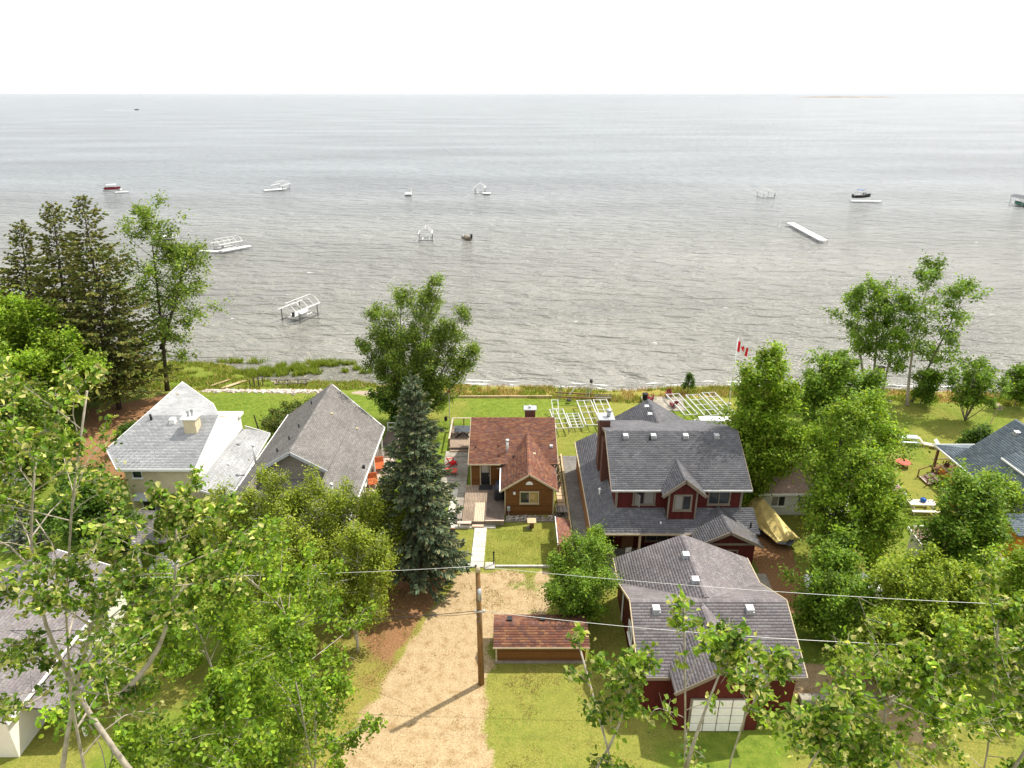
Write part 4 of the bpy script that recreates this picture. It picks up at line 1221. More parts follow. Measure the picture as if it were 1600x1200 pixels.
rf.ridge((-30.6, 25.6, 4.75), (-30.6, 37.8, 4.75))
rf.done()
fascia(K, [((-26.12, 25.6, 3.0), (-26.12, 37.8, 3.0)), ((-26.12, 37.83, 3.0), (-30.6, 37.83, 4.77)), ((-23.57, 27.0, 2.2), (-23.57, 31.9, 2.2)), ((-26.7, 31.93, 2.6), (-23.57, 31.93, 2.2))], 'white', 0.2, 0.06)
for y in (27.3, 31.6):
    wpart('post', MB().box(-23.85, -23.7, y, y + 0.14, 0, 2.2), M['white'], K)
window(K, (-26.59, 34.6, 1.7), 1.4, 1.1, '+x', 2, 'white', ('glass',), 0.08)
L_ = thing('red_roofed_cottage', 'cottage with dark red metal roof at the left edge behind leaves', 'house', (-55.5, 70.5, 0))
wpart('wall', MB().box(-58.5, -53.6, 68.5, 72.5, 0, 2.7), M['siding_white'], L_)
rfm = MB().slab([(-59.0, 68.0, 2.7), (-53.1, 68.0, 2.7), (-53.1, 70.5, 3.9), (-59.0, 70.5, 3.9)], (0, 0, 0.06)).slab([(-59.0, 73.0, 2.7), (-53.1, 73.0, 2.7), (-53.1, 70.5, 3.9), (-59.0, 70.5, 3.9)], (0, 0, 0.06))
rr = wpart('roof', rfm, mat('dark_red_metal_roof', (0.20, 0.02, 0.022), 0.45, 0.1, 3), L_)
mb = MB()
for i in range(15):
    mb.bar((-58.9 + i * 0.41, 68.0, 2.79), (-58.9 + i * 0.41, 70.5, 3.99), 0.04, 0.06)
mb.build('seams', M['maroon'], rr)
wpart('gable_wall', MB().slab([(-53.7, 68.5, 2.7), (-53.7, 72.5, 2.7), (-53.7, 70.5, 3.75)], (0.08, 0, 0)), M['siding_white'], L_)
# ------------------------------------------------------------------ trees and shrubs
UP = np.array([0, 0, 1.0])

def unit(a):
    return a / np.maximum(np.linalg.norm(a, axis=-1, keepdims=True), 1e-9)

def leaf_mesh(name, P, size, pal, rg, out=None, upb=0.7, aspect=0.62, matl=None, tone=None, fold=0.22, hang=0.0, fine=False):
    """one folded leaf blade at every point of P"""
    n = len(P)
    nr = rg.normal(size=(n, 3)) * 0.75 + UP * upb
    if out is not None:
        nr = nr + out * 0.45
    nr = unit(nr)
    tg = rg.normal(size=(n, 3))
    if hang:
        tg = tg - UP * hang
    tg = unit(tg - nr * np.sum(tg * nr, 1, keepdims=True))
    bt = np.cross(nr, tg)
    s = size * rg.uniform(0.65, 1.3, (n, 1))
    w = s * aspect * 0.5
    if fine:        # ovate blade with a folded midrib and a drooping tip
        A = P - tg * s * 0.5
        tip = P + tg * s * 0.55 - nr * s * 0.22
        V = np.stack([A, A + tg * s * 0.28 - bt * w + nr * w * 0.45, A + tg * s * 0.66 - bt * w * 0.72 + nr * w * 0.2, tip, A + tg * s * 0.66 + bt * w * 0.72 + nr * w * 0.2, A + tg * s * 0.28 + bt * w + nr * w * 0.45], 1).reshape(-1, 3)
        i6 = np.arange(n)[:, None] * 6
        F = np.concatenate([i6 + [0, 1, 2, 3], i6 + [0, 3, 4, 5]], 0)
        pal = np.array(pal)
        c = pal[rg.integers(0, len(pal), n)] * rg.uniform(0.7, 1.3, (n, 1)) * (1 if tone is None else tone[:, None])
        return np_mesh(name, V, F, matl or M['leaf'], np.repeat(c, 6, 0))
    V = np.stack([P - tg * s * 0.5, P - bt * w + nr * w * fold, P + tg * s * 0.5 - nr * s * 0.06, P + bt * w + nr * w * fold], 1).reshape(-1, 3)
    F = np.arange(4 * n).reshape(-1, 4)
    pal = np.array(pal)
    k = rg.integers(0, len(pal), n)
    c = pal[k] * rg.uniform(0.75, 1.25, (n, 1))
    if tone is not None:
        c = c * tone[:, None]
    col = np.repeat(c, 4, 0)
    return np_mesh(name, V, F, matl or M['leaf'], col)

def spline(p0, p1, bend, k, rg):
    t = np.linspace(0, 1, k)[:, None]
    p = p0 * (1 - t) + p1 * t
    L = np.linalg.norm(p1 - p0)
    off = rg.normal(size=3) * bend * L
    return p + np.sin(t * math.pi) * off

def grow_tree(name, label, cat, base, stems, rg, n1=28, n2=7, m=40, R1=4.0, t0=0.3, prof='oval', el0=15, el1=65, el2=25, l2=0.45, sig=0.35, leaf=0.2, pal=None,
              bark='bark_grey', group=None, droop=0.0, tr=0.18, upb=0.7, clump=0.35, hang=0.0, aspect=0.62, limb=0.3, wig=0.06, twig_r=0.012, gap=0.0, dens=1.4, fine=False):
    """stems: list of (top xyz, lean start xyz) world points; every stem carries limbs, limbs carry twigs, twigs carry leaves"""
    root = thing(name, label, cat, (base[0], base[1], base[2]), group=group)
    B = np.array(base, float)
    mb = MB()
    leaf, m = leaf * 1.2, m * dens
    pts, outs, tones = [], [], []
    for si, st in enumerate(stems):
        top = np.array(st[0], float)
        foot = np.array(st[1], float) if len(st) > 1 and st[1] is not None else B.copy()
        rs = st[2] if len(st) > 2 else 1.0
        H = np.linalg.norm(top - foot)
        line = spline(foot, top, wig * 0.5, 9, rg)
        r0 = tr * (1.0 if len(stems) == 1 else 0.75)
        mb.tube([tuple(p) for p in line], [max(r0 * (1 - i / 8.0) ** 0.8, 0.02) * (1.25 if i == 0 else 1) for i in range(9)], 7)
        nn = max(4, int(n1))
        for j in range(nn):
            t = t0 + (1 - t0) * (j + rg.uniform(0, 1)) / nn
            u = (t - t0) / (1 - t0)
            f = t * 8
            i0 = min(int(f), 7)
            p = line[i0] * (1 - (f - i0)) + line[i0 + 1] * (f - i0)
            if rg.uniform() < 0.06:
                continue
            az = j * 2.399963 + rg.normal() * 0.5
            e = R(el0 + (el1 - el0) * u + rg.normal() * 9)
            if prof == 'oval': L = math.sin(math.pi * (0.14 + 0.80 * u)) ** 0.75
            elif prof == 'cone': L = (1 - u) ** 0.8 + 0.08
            elif prof == 'top': L = math.sin(math.pi * (0.05 + 0.87 * u ** 1.5)) ** 0.8 + 0.05
            elif prof == 'column': L = 0.75 + 0.25 * math.sin(math.pi * u) - 0.55 * u ** 3
            else: L = 0.55 + 0.45 * u - 0.45 * u ** 5
            L = R1 * rs * max(L, 0.12) * rg.uniform(0.5, 1.28)
            d = np.array([math.cos(az) * math.cos(e), math.sin(az) * math.cos(e), math.sin(e)])
            end = p + d * L - UP * droop * L
            lim = spline(p, end, 0.10, 5, rg)
            lim[1:4] += UP * L * 0.05
            rr = max(r0 * limb * (1 - 0.75 * u) * min(1.0, L / 2.0), 0.012)
            mb.tube([tuple(q) for q in lim], [rr, rr * 0.8, rr * 0.6, rr * 0.4, max(rr * 0.15, 0.005)], 5, cap=False)
            tl = rg.uniform(0.8, 1.2)
            for k in range(n2):
                v = rg.uniform(0.25, 1.0) if k < n2 - 1 else 1.0
                g = v * 4
                g0 = min(int(g), 3)
                q = lim[g0] * (1 - (g - g0)) + lim[g0 + 1] * (g - g0)
                d2 = unit((d * 0.8 + rg.normal(size=3) * 0.7 + UP * math.sin(R(el2)) * 0.6)[None])[0]
                L2 = L * l2 * rg.uniform(0.4, 1.1) * (1.15 - 0.5 * v)
                L2 = min(max(L2, sig), 1.9)
                e2 = q + d2 * L2 - UP * hang * L2
                mb.tube([tuple(q), tuple(e2)], [max(rr * 0.35, twig_r), twig_r * 0.3], 3, cap=False)
                if rg.uniform() < gap:
                    continue
                cnt = int(m * rg.uniform(0.5, 1.4))
                s = rg.uniform(0.15, 1.1, (cnt, 1))
                c = q + (e2 - q) * s + rg.normal(size=(cnt, 3)) * sig * (0.5 + 0.5 * s)
                if hang:
                    c = c - UP * (rg.uniform(0, 1, (cnt, 1)) ** 1.5) * hang * 1.2
                pts.append(c)
                outs.append(np.repeat(unit((q - (B + top) / 2)[None]), cnt, 0))
                tones.append(np.full(cnt, tl * rg.uniform(1 - clump, 1 + clump)))
    P = np.concatenate(pts); O = np.concatenate(outs); T = np.concatenate(tones)
    trunk = wpart('trunk', mb, M[bark], root, smooth=True)
    crown = place('crown', leaf_mesh('crown', P - B, leaf, pal, rg, O, upb, aspect, None, T, hang=hang, fine=fine), root)
    return root

def spruce(name, label, base, H, Rb, rg, pal, step=0.36, nb=9, trunk=0.22, t0=0.06, group=None, droop=0.28, spray=0.42, m=26, prof=0.85, bark='bark_dark', lean=(0, 0), ragged=0.2, wide=0.085):
    """whorls of drooping boughs carrying flat sprays of needles"""
    root = thing(name, label, 'tree', base, group=group)
    mb = MB()
    tp = np.array([lean[0], lean[1], H])
    mb.tube([(0, 0, 0), tuple(tp * 0.5), tuple(tp)], [trunk, trunk * 0.6, 0.015], 8)
    A, D, S_, T = [], [], [], []
    z = H * t0
    w = 0
    while z < H - 0.15:
        u = z / H
        L0 = Rb * (1 - u) ** prof + 0.10
        low = min(1.0, (u - t0) / 0.08 + 0.55)
        k = max(4, int(nb * (0.55 + 0.6 * (1 - u))))
        for j in range(k):
            az = 2 * math.pi * (j + rg.uniform(-0.3, 0.3)) / k + w * 0.9
            L = L0 * low * rg.uniform(1 - ragged, 1 + ragged * 0.7)
            dr = droop * rg.uniform(0.6, 1.3) * (1.1 - u * 1.35)
            d = np.array([math.cos(az), math.sin(az), 0])
            s0 = np.array([0, 0, z]) + tp * 0 + np.array([lean[0], lean[1], 0]) * u + UP * rg.normal() * step * 0.25
            tt = np.linspace(0, 1, 5)[:, None]
            line = s0 + d * L * tt + UP * (-dr * L * tt + 0.16 * L * tt ** 3 + (0.1 if u < 0.85 else 0.55) * L * tt)
            mb.tube([tuple(q) for q in line[::2]], [0.03 * (1 - u) + 0.008, 0.02 * (1 - u) + 0.006, 0.004], 3, cap=False)
            n = max(5, int(m * (L / Rb) ** 0.8))
            s = rg.uniform(0.12, 1.0, n) ** 0.8
            f = s * 4
            i0 = np.minimum(f.astype(int), 3)
            q = line[i0] * (1 - (f - i0))[:, None] + line[i0 + 1] * (f - i0)[:, None]
            side = np.array([-d[1], d[0], 0])
            sg = rg.choice([-1, 1], n)[:, None]
            wd = (1.05 - s)[:, None] * rg.uniform(0.25, 1.0, (n, 1))
            dd = unit(d * 0.8 + side * sg * rg.uniform(0.2, 1.1, (n, 1)) - UP * rg.uniform(0.0, 0.55, (n, 1)) + rg.normal(size=(n, 3)) * 0.15)
            A.append(q + side * sg * wd * L * 0.20); D.append(dd)
            S_.append(spray * rg.uniform(0.55, 1.2, n) * (0.55 + 0.45 * L / Rb))
            T.append(np.full(n, rg.uniform(0.8, 1.2)) * (0.78 + 0.5 * s))  # needles coloured darker near the trunk: shade inside the crown, put into the colour
        z += step * (0.75 + 0.5 * (1 - u)) * rg.uniform(0.8, 1.2)
        w += 1
    A = np.concatenate(A); D = np.concatenate(D); S1 = np.concatenate(S_)[:, None]; T = np.concatenate(T)
    n = len(A)
    nr = unit(UP + rg.normal(size=(n, 3)) * 0.45)
    sd = unit(np.cross(D, nr))
    up2 = np.cross(sd, D)
    # every spray: two crossed pointed fingers of needles
    V, F = [], []
    wv = S1 * wide / 0.42 * 1.15
    quad1 = np.stack([A, A + D * S1 * 0.45 + sd * wv, A + D * S1, A + D * S1 * 0.45 - sd * wv], 1)
    quad2 = np.stack([A, A + D * S1 * 0.45 + up2 * wv * 0.8, A + D * S1 * 0.96, A + D * S1 * 0.45 - up2 * wv * 0.8], 1)
    V = np.concatenate([quad1, quad2], 0).reshape(-1, 3)
    F = np.arange(len(V)).reshape(-1, 4)
    pal = np.array(pal)
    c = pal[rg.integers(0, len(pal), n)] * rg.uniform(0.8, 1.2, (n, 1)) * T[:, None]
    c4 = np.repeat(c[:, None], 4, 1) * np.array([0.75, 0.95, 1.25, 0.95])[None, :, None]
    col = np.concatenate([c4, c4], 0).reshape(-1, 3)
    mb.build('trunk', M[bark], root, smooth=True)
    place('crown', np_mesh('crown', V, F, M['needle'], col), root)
    return root

G_MID = [(0.135, 0.243, 0.024), (0.189, 0.304, 0.032), (0.101, 0.196, 0.022), (0.25, 0.344, 0.041)]
G_BRIGHT = [(0.198, 0.324, 0.022), (0.258, 0.378, 0.029), (0.156, 0.27, 0.019), (0.33, 0.414, 0.048)]
G_YELL = [(0.293, 0.385, 0.032), (0.23, 0.328, 0.028), (0.374, 0.443, 0.053), (0.161, 0.247, 0.021)]
G_DARK = [(0.084, 0.159, 0.022), (0.115, 0.196, 0.027), (0.061, 0.124, 0.019)]
G_BIRCH = [(0.281, 0.344, 0.033), (0.213, 0.281, 0.027), (0.362, 0.4, 0.053), (0.163, 0.225, 0.025)]
G_SHORE = [(0.150, 0.240, 0.030), (0.200, 0.290, 0.038), (0.105, 0.180, 0.024), (0.265, 0.320, 0.055)]
G_POP = [(0.127, 0.23, 0.023), (0.19, 0.305, 0.032), (0.287, 0.356, 0.063), (0.483, 0.471, 0.172), (0.081, 0.155, 0.018)]  # palest yellow tone is painted highlight on the glossy leaves
N_BLUE = [(0.080, 0.112, 0.062), (0.112, 0.146, 0.080), (0.055, 0.080, 0.044), (0.185, 0.185, 0.095)]
N_OLIVE = [(0.165, 0.180, 0.038), (0.120, 0.145, 0.030), (0.225, 0.215, 0.052), (0.150, 0.130, 0.040), (0.105, 0.140, 0.034)]
N_SILV = [(0.20, 0.23, 0.19), (0.15, 0.18, 0.15), (0.25, 0.27, 0.21)]
N_CEDAR = [(0.090, 0.150, 0.016), (0.130, 0.190, 0.022), (0.175, 0.220, 0.028)]

def rng(s): return np.random.default_rng(s)

# ------------------------------------------------------------------ things on the lots
def gz(x, y): return float(ground_z(x, y))

# ---- utility pole and wires
up = thing('utility_pole', 'weathered wooden utility pole beside the gravel drive', 'utility pole', (-1.86, 31.0, 0))
MB().tube([(0, 0, -0.3), (-0.02, 0, 4.2), (-0.05, 0, 8.35)], [0.19, 0.165, 0.125], 14).build('pole', mat('pole_wood', (0.22, 0.12, 0.045), 0.9, 0.35, 4, bump=0.4, stretch=(4, 4, 0.3), stain=0.3), up, smooth=True)
MB().tube([(-0.05, 0, 8.35), (-0.05, 0, 8.72)], [0.135, 0.125], 14).build('pole_top_sleeve', M['trim_tan'], up, smooth=True)
MB().lathe([(0.05, 0), (0.07, 0.05), (0.045, 0.1), (0.065, 0.14), (0.03, 0.19)], 10, (-0.16, 0.02, 8.62)).build('insulator', M['black'], up, smooth=True)
MB().box(-0.3, 0.32, -0.2, -0.14, 5.62, 5.72).build('crossbar', M['galv'], up)
MB().tube([(-0.15, 0.02, 0.2), (-0.17, 0.02, 8.5)], 0.018, 6).build('ground_wire', M['rubber'], up)
for k, (x, z) in enumerate(((-0.24, 5.68), (0.26, 5.68))):
    MB().lathe([(0.03, 0), (0.055, 0.04), (0.03, 0.12)], 10, (x, -0.17, z + 0.04)).build('insulator', M['white'], up, smooth=True)

MB().tube([(0.02, -0.2, 6.6), (0.02, -0.2, 7.3)], 0.11, 12).build('junction_can', M['galv'], up, smooth=True)
for z in (4.9, 5.3, 6.4):
    MB().lathe([(0.175, 0), (0.18, 0.02), (0.175, 0.05)], 14, (-0.03, 0, z)).build('steel_band', M['steel'], up)

def wire(label, a, b, sag, r=0.016, m='alu', group='overhead wires'):
    a, b = Vector(a), Vector(b)
    n = 24
    pts = [a.lerp(b, k / n) - Vector((0, 0, sag * 4 * (k / n) * (1 - k / n))) for k in range(n + 1)]
    o = MB().tube(pts, r, 5).build('overhead_wire', M[m], None, smooth=True)
    return tag(o, label, 'wire', group)
PT = (-2.02, 31.02, 8.72)
wire('top overhead wire running left from the utility pole', PT, (-48, 31.5, 8.6), 0.9, 0.011)
wire('top overhead wire running right from the utility pole', PT, (46, 27.0, 8.9), 0.75, 0.011)
wire('lower overhead cable running left from the utility pole', (-2.1, 30.83, 5.72), (-48, 31.0, 5.2), 1.25, 0.02, 'rubber')
wire('lower overhead cable running right across the garage', (-1.6, 30.83, 5.72), (46, 27.6, 6.4), 1.3, 0.014, 'alu')
wire('slack service wire looping left below the lower cable', (-1.9, 30.83, 5.6), (-10.0, 33.5, 4.6), 0.75, 0.012, 'rubber')

# ---- flagpole, flag
fp = thing('flagpole', 'slim white flagpole on the shore lawn behind the red house', 'flagpole', (25.0, 71.4, 0))
MB().tube([(0, 0, 0), (0.0, 0, 8.0)], [0.085, 0.06], 10).build('pole', M['white'], fp, smooth=True)
MB().lathe([(0.02, 0), (0.07, 0.05), (0.07, 0.09), (0.01, 0.14)], 10, (0, 0, 8.0)).build('finial', M['alu'], fp, smooth=True)
MB().box(-0.2, 0.2, -0.2, 0.2, 0, 0.15).build('foot', M['concrete'], fp)
FX, FY, FZ = 25.05, 71.4, 7.75
def flagpt(s, t):
    """s along the fly 0..1, t down the hoist 0..1; the cloth sags and ripples"""
    x = FX + 1.55 * s * (0.86 - 0.12 * t) + 0.10 * t * s
    z = FZ - 1.25 * t - 1.0 * s ** 1.25 * (1.0 - 0.25 * t)
    y = FY + 0.16 * math.sin(s * 7.5 + t * 1.2) * (0.2 + s)
    return (x, y, z)
nx_, ny_ = 28, 14
V = [flagpt(i / nx_, j / ny_) for j in range(ny_ + 1) for i in range(nx_ + 1)]
F = [(j * (nx_ + 1) + i, (j + 1) * (nx_ + 1) + i, (j + 1) * (nx_ + 1) + i + 1, j * (nx_ + 1) + i + 1) for j in range(ny_) for i in range(nx_)]
me = bpy.data.meshes.new('flag'); me.from_pydata([(a - FX, b - FY, c - FZ) for a, b, c in V], [], F)
flag_red = mat('flag_red_cloth', S(215, 18, 32), 0.8, 0.05, 4); flag_white = mat('flag_white_cloth', (0.8, 0.8, 0.8), 0.8, 0.03, 4)
me.materials.append(flag_red); me.materials.append(flag_white)
for p in me.polygons:
    i = p.index % nx_
    p.material_index = 1 if nx_ // 4 <= i < 3 * nx_ // 4 else 0
flag = place('flag', me); flag.location = (FX, FY, FZ)
sm_ = flag.modifiers.new('cloth', 'SOLIDIFY'); sm_.thickness = 0.004
tag(flag, 'red and white flag with a red maple leaf flying from the white pole', 'flag')
leafp = [(0, 1), (.16, .68), (.36, .78), (.28, .34), (.5, .55), (.56, .42), (.86, .46), (.74, .22), (.9, .12), (.42, -.26), (.48, -.44), (.06, -.38), (.06, -.9)]
leafp = leafp + [(-x, y) for x, y in reversed(leafp[1:])]
for off in (-0.012, 0.012):
    vs = []
    for x, y in [(0, 0)] + leafp:
        a, b, c = flagpt(0.5 + x * 0.21, 0.5 - y * 0.40)
        vs.append((a - FX, b - FY + off, c - FZ))
    n_ = len(leafp)
    lm = MB(); lm.add(vs, [(0, i + 1, (i + 1) % n_ + 1) for i in range(n_)])
    lm.build('maple_leaf', flag_red, flag)

# ---- metal dock frames and their legs, parked on the shore lawn
def dock_frame(label, loc, rz, L=5.0, W=1.5, nc=4, z=0.55, group='dock frames on the lawn', tilt=0.0, mid=1, plank=False):
    t = thing('dock_section', label, 'dock section', loc, rz, group)
    def h(y): return z + tilt * y
    for x in (-W / 2, W / 2):
        MB().bar((x, 0, h(0)), (x, L, h(L)), 0.075, 0.17).build('side_rail', M['alu'], t)
    for k in range(mid):
        x = -W / 2 + W * (k + 1) / (mid + 1)
        MB().bar((x, 0.02, h(0)), (x, L - 0.02, h(L)), 0.06, 0.08).build('stringer', M['alu'], t)
    for k in range(nc + 1):
        y = L * k / nc
        MB().bar((-W / 2, y, h(y)), (W / 2, y, h(y)), 0.06, 0.09).build('cross_bar', M['alu'], t)
    for x in (-W / 2 + 0.1, W / 2 - 0.1):
        for y in (0.3, L - 0.3):
            MB().tube([(x, y, 0.0), (x, y, h(y) + 0.25)], 0.035, 6).build('leg', M['galv'], t)
    if plank:
        for k in range(9):
            y = L * 0.05 + k * L * 0.1
            MB().box(-W / 2 + 0.03, W / 2 - 0.03, y, y + L * 0.095, h(y) + 0.09, h(y) + 0.12).build('deck_panel', M['white'], t)
    return t
dock_frame('ladder-like dock frame nearest the brown cabin, leftmost of the near row', (5.35, 63.6, 0), R(6), 4.6, 1.45, 4, 0.85)
dock_frame('narrow low dock frame between the leftmost and the large ones', (6.95, 64.6, 0), R(5), 3.4, 1.3, 5, 0.45)
dock_frame('large square-grid dock frame beside the red house chimney', (8.6, 64.6, 0), R(4), 6.2, 1.6, 4, 0.75)
dock_frame('rightmost dock frame of the near row, behind the chimney', (10.3, 65.8, 0), R(3), 5.2, 1.5, 4, 0.75)
dock_frame('white dock frame at the left of the set behind the red house', (19.6, 67.4, 0), R(9), 5.6, 1.5, 3, 0.6, 'white dock frames behind the red house')
dock_frame('white dock frame in the middle of the set behind the red house', (21.8, 67.2, 0), R(8), 5.6, 1.6, 4, 0.6, 'white dock frames behind the red house')
dock_frame('slatted dock frame next to the flagpole', (23.7, 67.4, 0), R(7), 5.9, 1.5, 5, 0.65, 'white dock frames behind the red house')
dock_frame('short dock frame lying nearest the red house roof', (20.6, 63.8, 0), R(6), 2.6, 1.3, 2, 0.5, 'white dock frames behind the red house')
dp = thing('dock_platform', 'white solid dock panel lying across the frames behind the red house', 'dock platform', (21.8, 65.9, 0.78))
MB().box(-1.7, 1.7, -0.55, 0.55, 0, 0.09).build('panel', M['white'], dp, bevel=0.02)
MB().box(-1.7, 1.7, -0.6, -0.55, -0.08, 0.08).build('edge_rail', M['alu'], dp)
# folded boat lift of dark bars at the shore
bl = thing('folded_boat_lift', 'tangle of dark steel lift bars parked at the shore', 'boat lift', (7.2, 71.6, gz(7.2, 71.6)))
for a, b in (((-2.2, 0.2, 0.9), (2.4, -0.3, 0.9)), ((-2.2, 1.4, 0.9), (2.4, 1.0, 0.8))):
    MB().bar(a, b, 0.1, 0.14).build('beam', M['brown_wood'], bl)
for x, y in ((-1.9, 0.3), (-1.6, 1.4), (1.4, 0.1), (1.8, 1.1)):
    MB().bar((x, y, 0), (x * 0.95, y, 2.0), 0.07).build('post', M['galv'], bl)
for a, b in (((-1.9, 0.3, 0.1), (-1.2, 0.2, 2.3)), ((1.4, 0.1, 0.2), (2.1, 0.4, 2.2)), ((-0.6, 0.6, 0.9), (0.3, 1.6, 1.6)), ((-1.6, 1.4, 0.3), (1.8, 1.1, 0.3))):
    MB().bar(a, b, 0.06).build('brace', M['galv'], bl)
MB().lathe([(0.28, 0), (0.32, 0.08), (0.28, 0.16)], 14, (-0.6, 0.4, 0.3)).build('wheel', M['rubber'], bl)
ad = thing('leaning_lift_gate', 'upright silver lift frame leaning left of the dock frames', 'lift gate', (5.1, 67.6, 0))
for a, b in (((-0.5, 0, 0), (-0.7, 1.8, 1.5)), ((0.1, 0, 0), (0, 1.8, 1.5)), ((-0.5, 0, 0.1), (0.1, 0, 0.1)), ((-0.7, 1.8, 1.45), (0, 1.8, 1.45)), ((-0.6, 0.9, 0.8), (0.05, 0.9, 0.8))):
    MB().bar(a, b, 0.07).build('bar', M['alu'], ad)
bp = thing('bird_feeder', 'dark bird feeder on a pole at the shore among the dock frames', 'bird feeder', (9.3, 73.8, gz(9.3, 73.8)))
MB().tube([(0, 0, 0), (0, 0, 2.1)], 0.03, 6).build('pole', M['black'], bp)
MB().lathe([(0.16, 0), (0.2, 0.06), (0.14, 0.28), (0.24, 0.3), (0.02, 0.46)], 10, (0, 0, 2.05)).build('feeder', M['black'], bp)
sb = thing('shore_bench', 'dark slatted bench facing the lake right of the lift bars', 'bench', (10.6, 72.9, gz(10.6, 72.9)))
for y in (-0.12, 0.12): MB().box(-1.0, 1.0, y - 0.09, y + 0.09, 0.42, 0.46).build('seat_slat', M['grey_wood'], sb)
for z in (0.62, 0.86): MB().box(-1.0, 1.0, -0.3, -0.26, z, z + 0.13).build('back_slat', M['grey_wood'], sb)
for x in (-0.8, 0.8): MB().box(x - 0.04, x + 0.04, -0.28, 0.2, 0.0, 0.42).build('leg', M['black'], sb)

# ---- garden chairs
def adirondack(label, loc, rz, m, group=None):
    t = thing('garden_chair', label, 'chair', loc, rz, group)
    for k in range(4):
        MB().slab([(-0.27, 0.08 + k * 0.125, 0.36 - k * 0.035), (0.27, 0.08 + k * 0.125, 0.36 - k * 0.035), (0.27, 0.19 + k * 0.125, 0.33 - k * 0.035), (-0.27, 0.19 + k * 0.125, 0.33 - k * 0.035)], (0, 0, 0.025)).build('seat_slat', m, t)
    for k in range(5):
        x = -0.27 + k * 0.11
        h = 0.98 - 0.05 * abs(k - 2)
        MB().slab([(x, 0.55, 0.22), (x + 0.1, 0.55, 0.22), (x + 0.1, 0.86, h), (x, 0.86, h)], (0, 0.025, 0)).build('back_slat', m, t)
    for s in (-1, 1):
        MB().box(s * 0.36 - 0.07, s * 0.36 + 0.07, 0.0, 0.72, 0.56, 0.585).build('armrest', m, t)
        MB().box(s * 0.31 - 0.02, s * 0.31 + 0.02, 0.04, 0.13, 0, 0.56).build('leg', m, t)
        MB().slab([(s * 0.31 - 0.02, 0.1, 0.26), (s * 0.31 - 0.02, 0.1, 0.38), (s * 0.31 - 0.02, 0.9, 0.1), (s * 0.31 - 0.02, 0.9, 0.0)], (0.04, 0, 0)).build('leg', m, t)
    return t
adirondack('left maroon garden chair on the shore terrace facing right', (16.5, 72.4, 0), R(70), M['maroon'], 'maroon chairs by the fire pit')
adirondack('back right maroon garden chair on the shore terrace', (18.3, 72.9, 0), R(-15), M['maroon'], 'maroon chairs by the fire pit')
adirondack('maroon garden chair on the terrace nearest the red house', (18.3, 71.0, 0), R(-160), M['maroon'], 'maroon chairs by the fire pit')
adirondack('bright red garden chair on the patio left of the brown cabin', (-5.45, 57.5, 0.06), R(120), M['red_paint'])
rb = thing('red_side_table', 'low red table on the patio partly hidden by the blue spruce', 'table', (-5.7, 55.6, 0.06))
MB().box(-0.55, 0.55, -0.4, 0.4, 0.42, 0.46).build('table_top', mat('faded_red_paint', S(190, 80, 62), 0.7, 0.2, 5), rb)
for x in (-0.45, 0.45):
    for y in (-0.3, 0.3): MB().box(x - 0.035, x + 0.035, y - 0.035, y + 0.035, 0, 0.42).build('leg', M['brown_wood'], rb)
bn = thing('bin', 'black bin on the shore terrace beside the maroon chairs', 'bin', (15.5, 72.6, 0))
MB().lathe([(0.26, 0), (0.32, 0.75), (0.34, 0.78)], 16).build('body', M['black'], bn, smooth=True)
MB().lathe([(0.36, 0.78), (0.34, 0.84), (0.1, 0.9)], 16).build('lid', M['rubber'], bn, smooth=True)
o = MB().slab([(15.0, 69.8, -0.05), (19.6, 69.6, -0.05), (20.0, 73.4, -0.05), (15.2, 73.6, -0.05)], (0, 0, 0.09)).build('terrace', M['old_concrete']); tag(o, kind='structure')

# ---- cabin surroundings
bq = thing('covered_barbecue', 'barbecue under a black cover on the cabin deck', 'barbecue', (-1.15, 51.2, 0.48))
MB().slab([(-0.38, -0.75, 0), (0.38, -0.75, 0), (0.38, 0.75, 0), (-0.38, 0.75, 0)], (0, 0, 0.85)).build('cover_skirt', M['rubber'], bq, bevel=0.06)
MB().tube([(0, -0.72, 0.92), (0, 0.72, 0.92)], 0.33, 12).build('cover_hood', mat('blue_black_cover', (0.03, 0.035, 0.05), 0.45, 0.2, 6), bq, smooth=True)
dm = MB().box(-2.95, -1.75, 52.2, 52.98, 0.482, 0.497).build('doormat', M['rubber']); tag(dm, 'dark rectangular mat before the cabin door', 'mat')
sg = thing('bird_table', 'small log bird table with a flat square top on the cabin lawn', 'bird table', (1.62, 47.2, 0))
MB().tube([(0, 0, 0), (0.02, 0, 0.62)], [0.2, 0.17], 10).build('log', M['brown_wood'], sg, smooth=True)
MB().box(-0.36, 0.36, -0.36, 0.36, 0.62, 0.68).build('top_board', M['pale_wood'], sg)
MB().tube([(-0.28, -0.3, 0), (-0.28, -0.3, 0.3)], 0.13, 8).build('side_log', M['bark_grey'], sg)
bd = thing('back_deck', 'small brown deck with railing at the back left of the cabin', 'deck', (-5.1, 62.6, 0))
wpart('joist_frame', MB().box(-6.25, -3.95, 60.3, 64.9, 0.02, 0.40), M['grey_wood'], bd)
x = -6.3
while x < -3.95:
    wpart('plank', MB().box(x, x + 0.135, 60.2, 65.0, 0.40, 0.435), M['deck_brown'], bd); x += 0.148
wpart('step', MB().box(-6.2, -4.0, 59.85, 60.2, 0, 0.2), M['deck_brown'], bd)
for x, y in ((-6.25, 60.4), (-6.25, 62.6), (-6.25, 64.85), (-5.1, 64.85), (-4.0, 64.85)):
    wpart('rail_post', MB().box(x - 0.05, x + 0.05, y - 0.05, y + 0.05, 0.4, 1.35), M['brown_wood'], bd)
wpart('rail', MB().box(-6.33, -6.17, 60.3, 64.95, 1.35, 1.40), M['deck_pink'], bd)
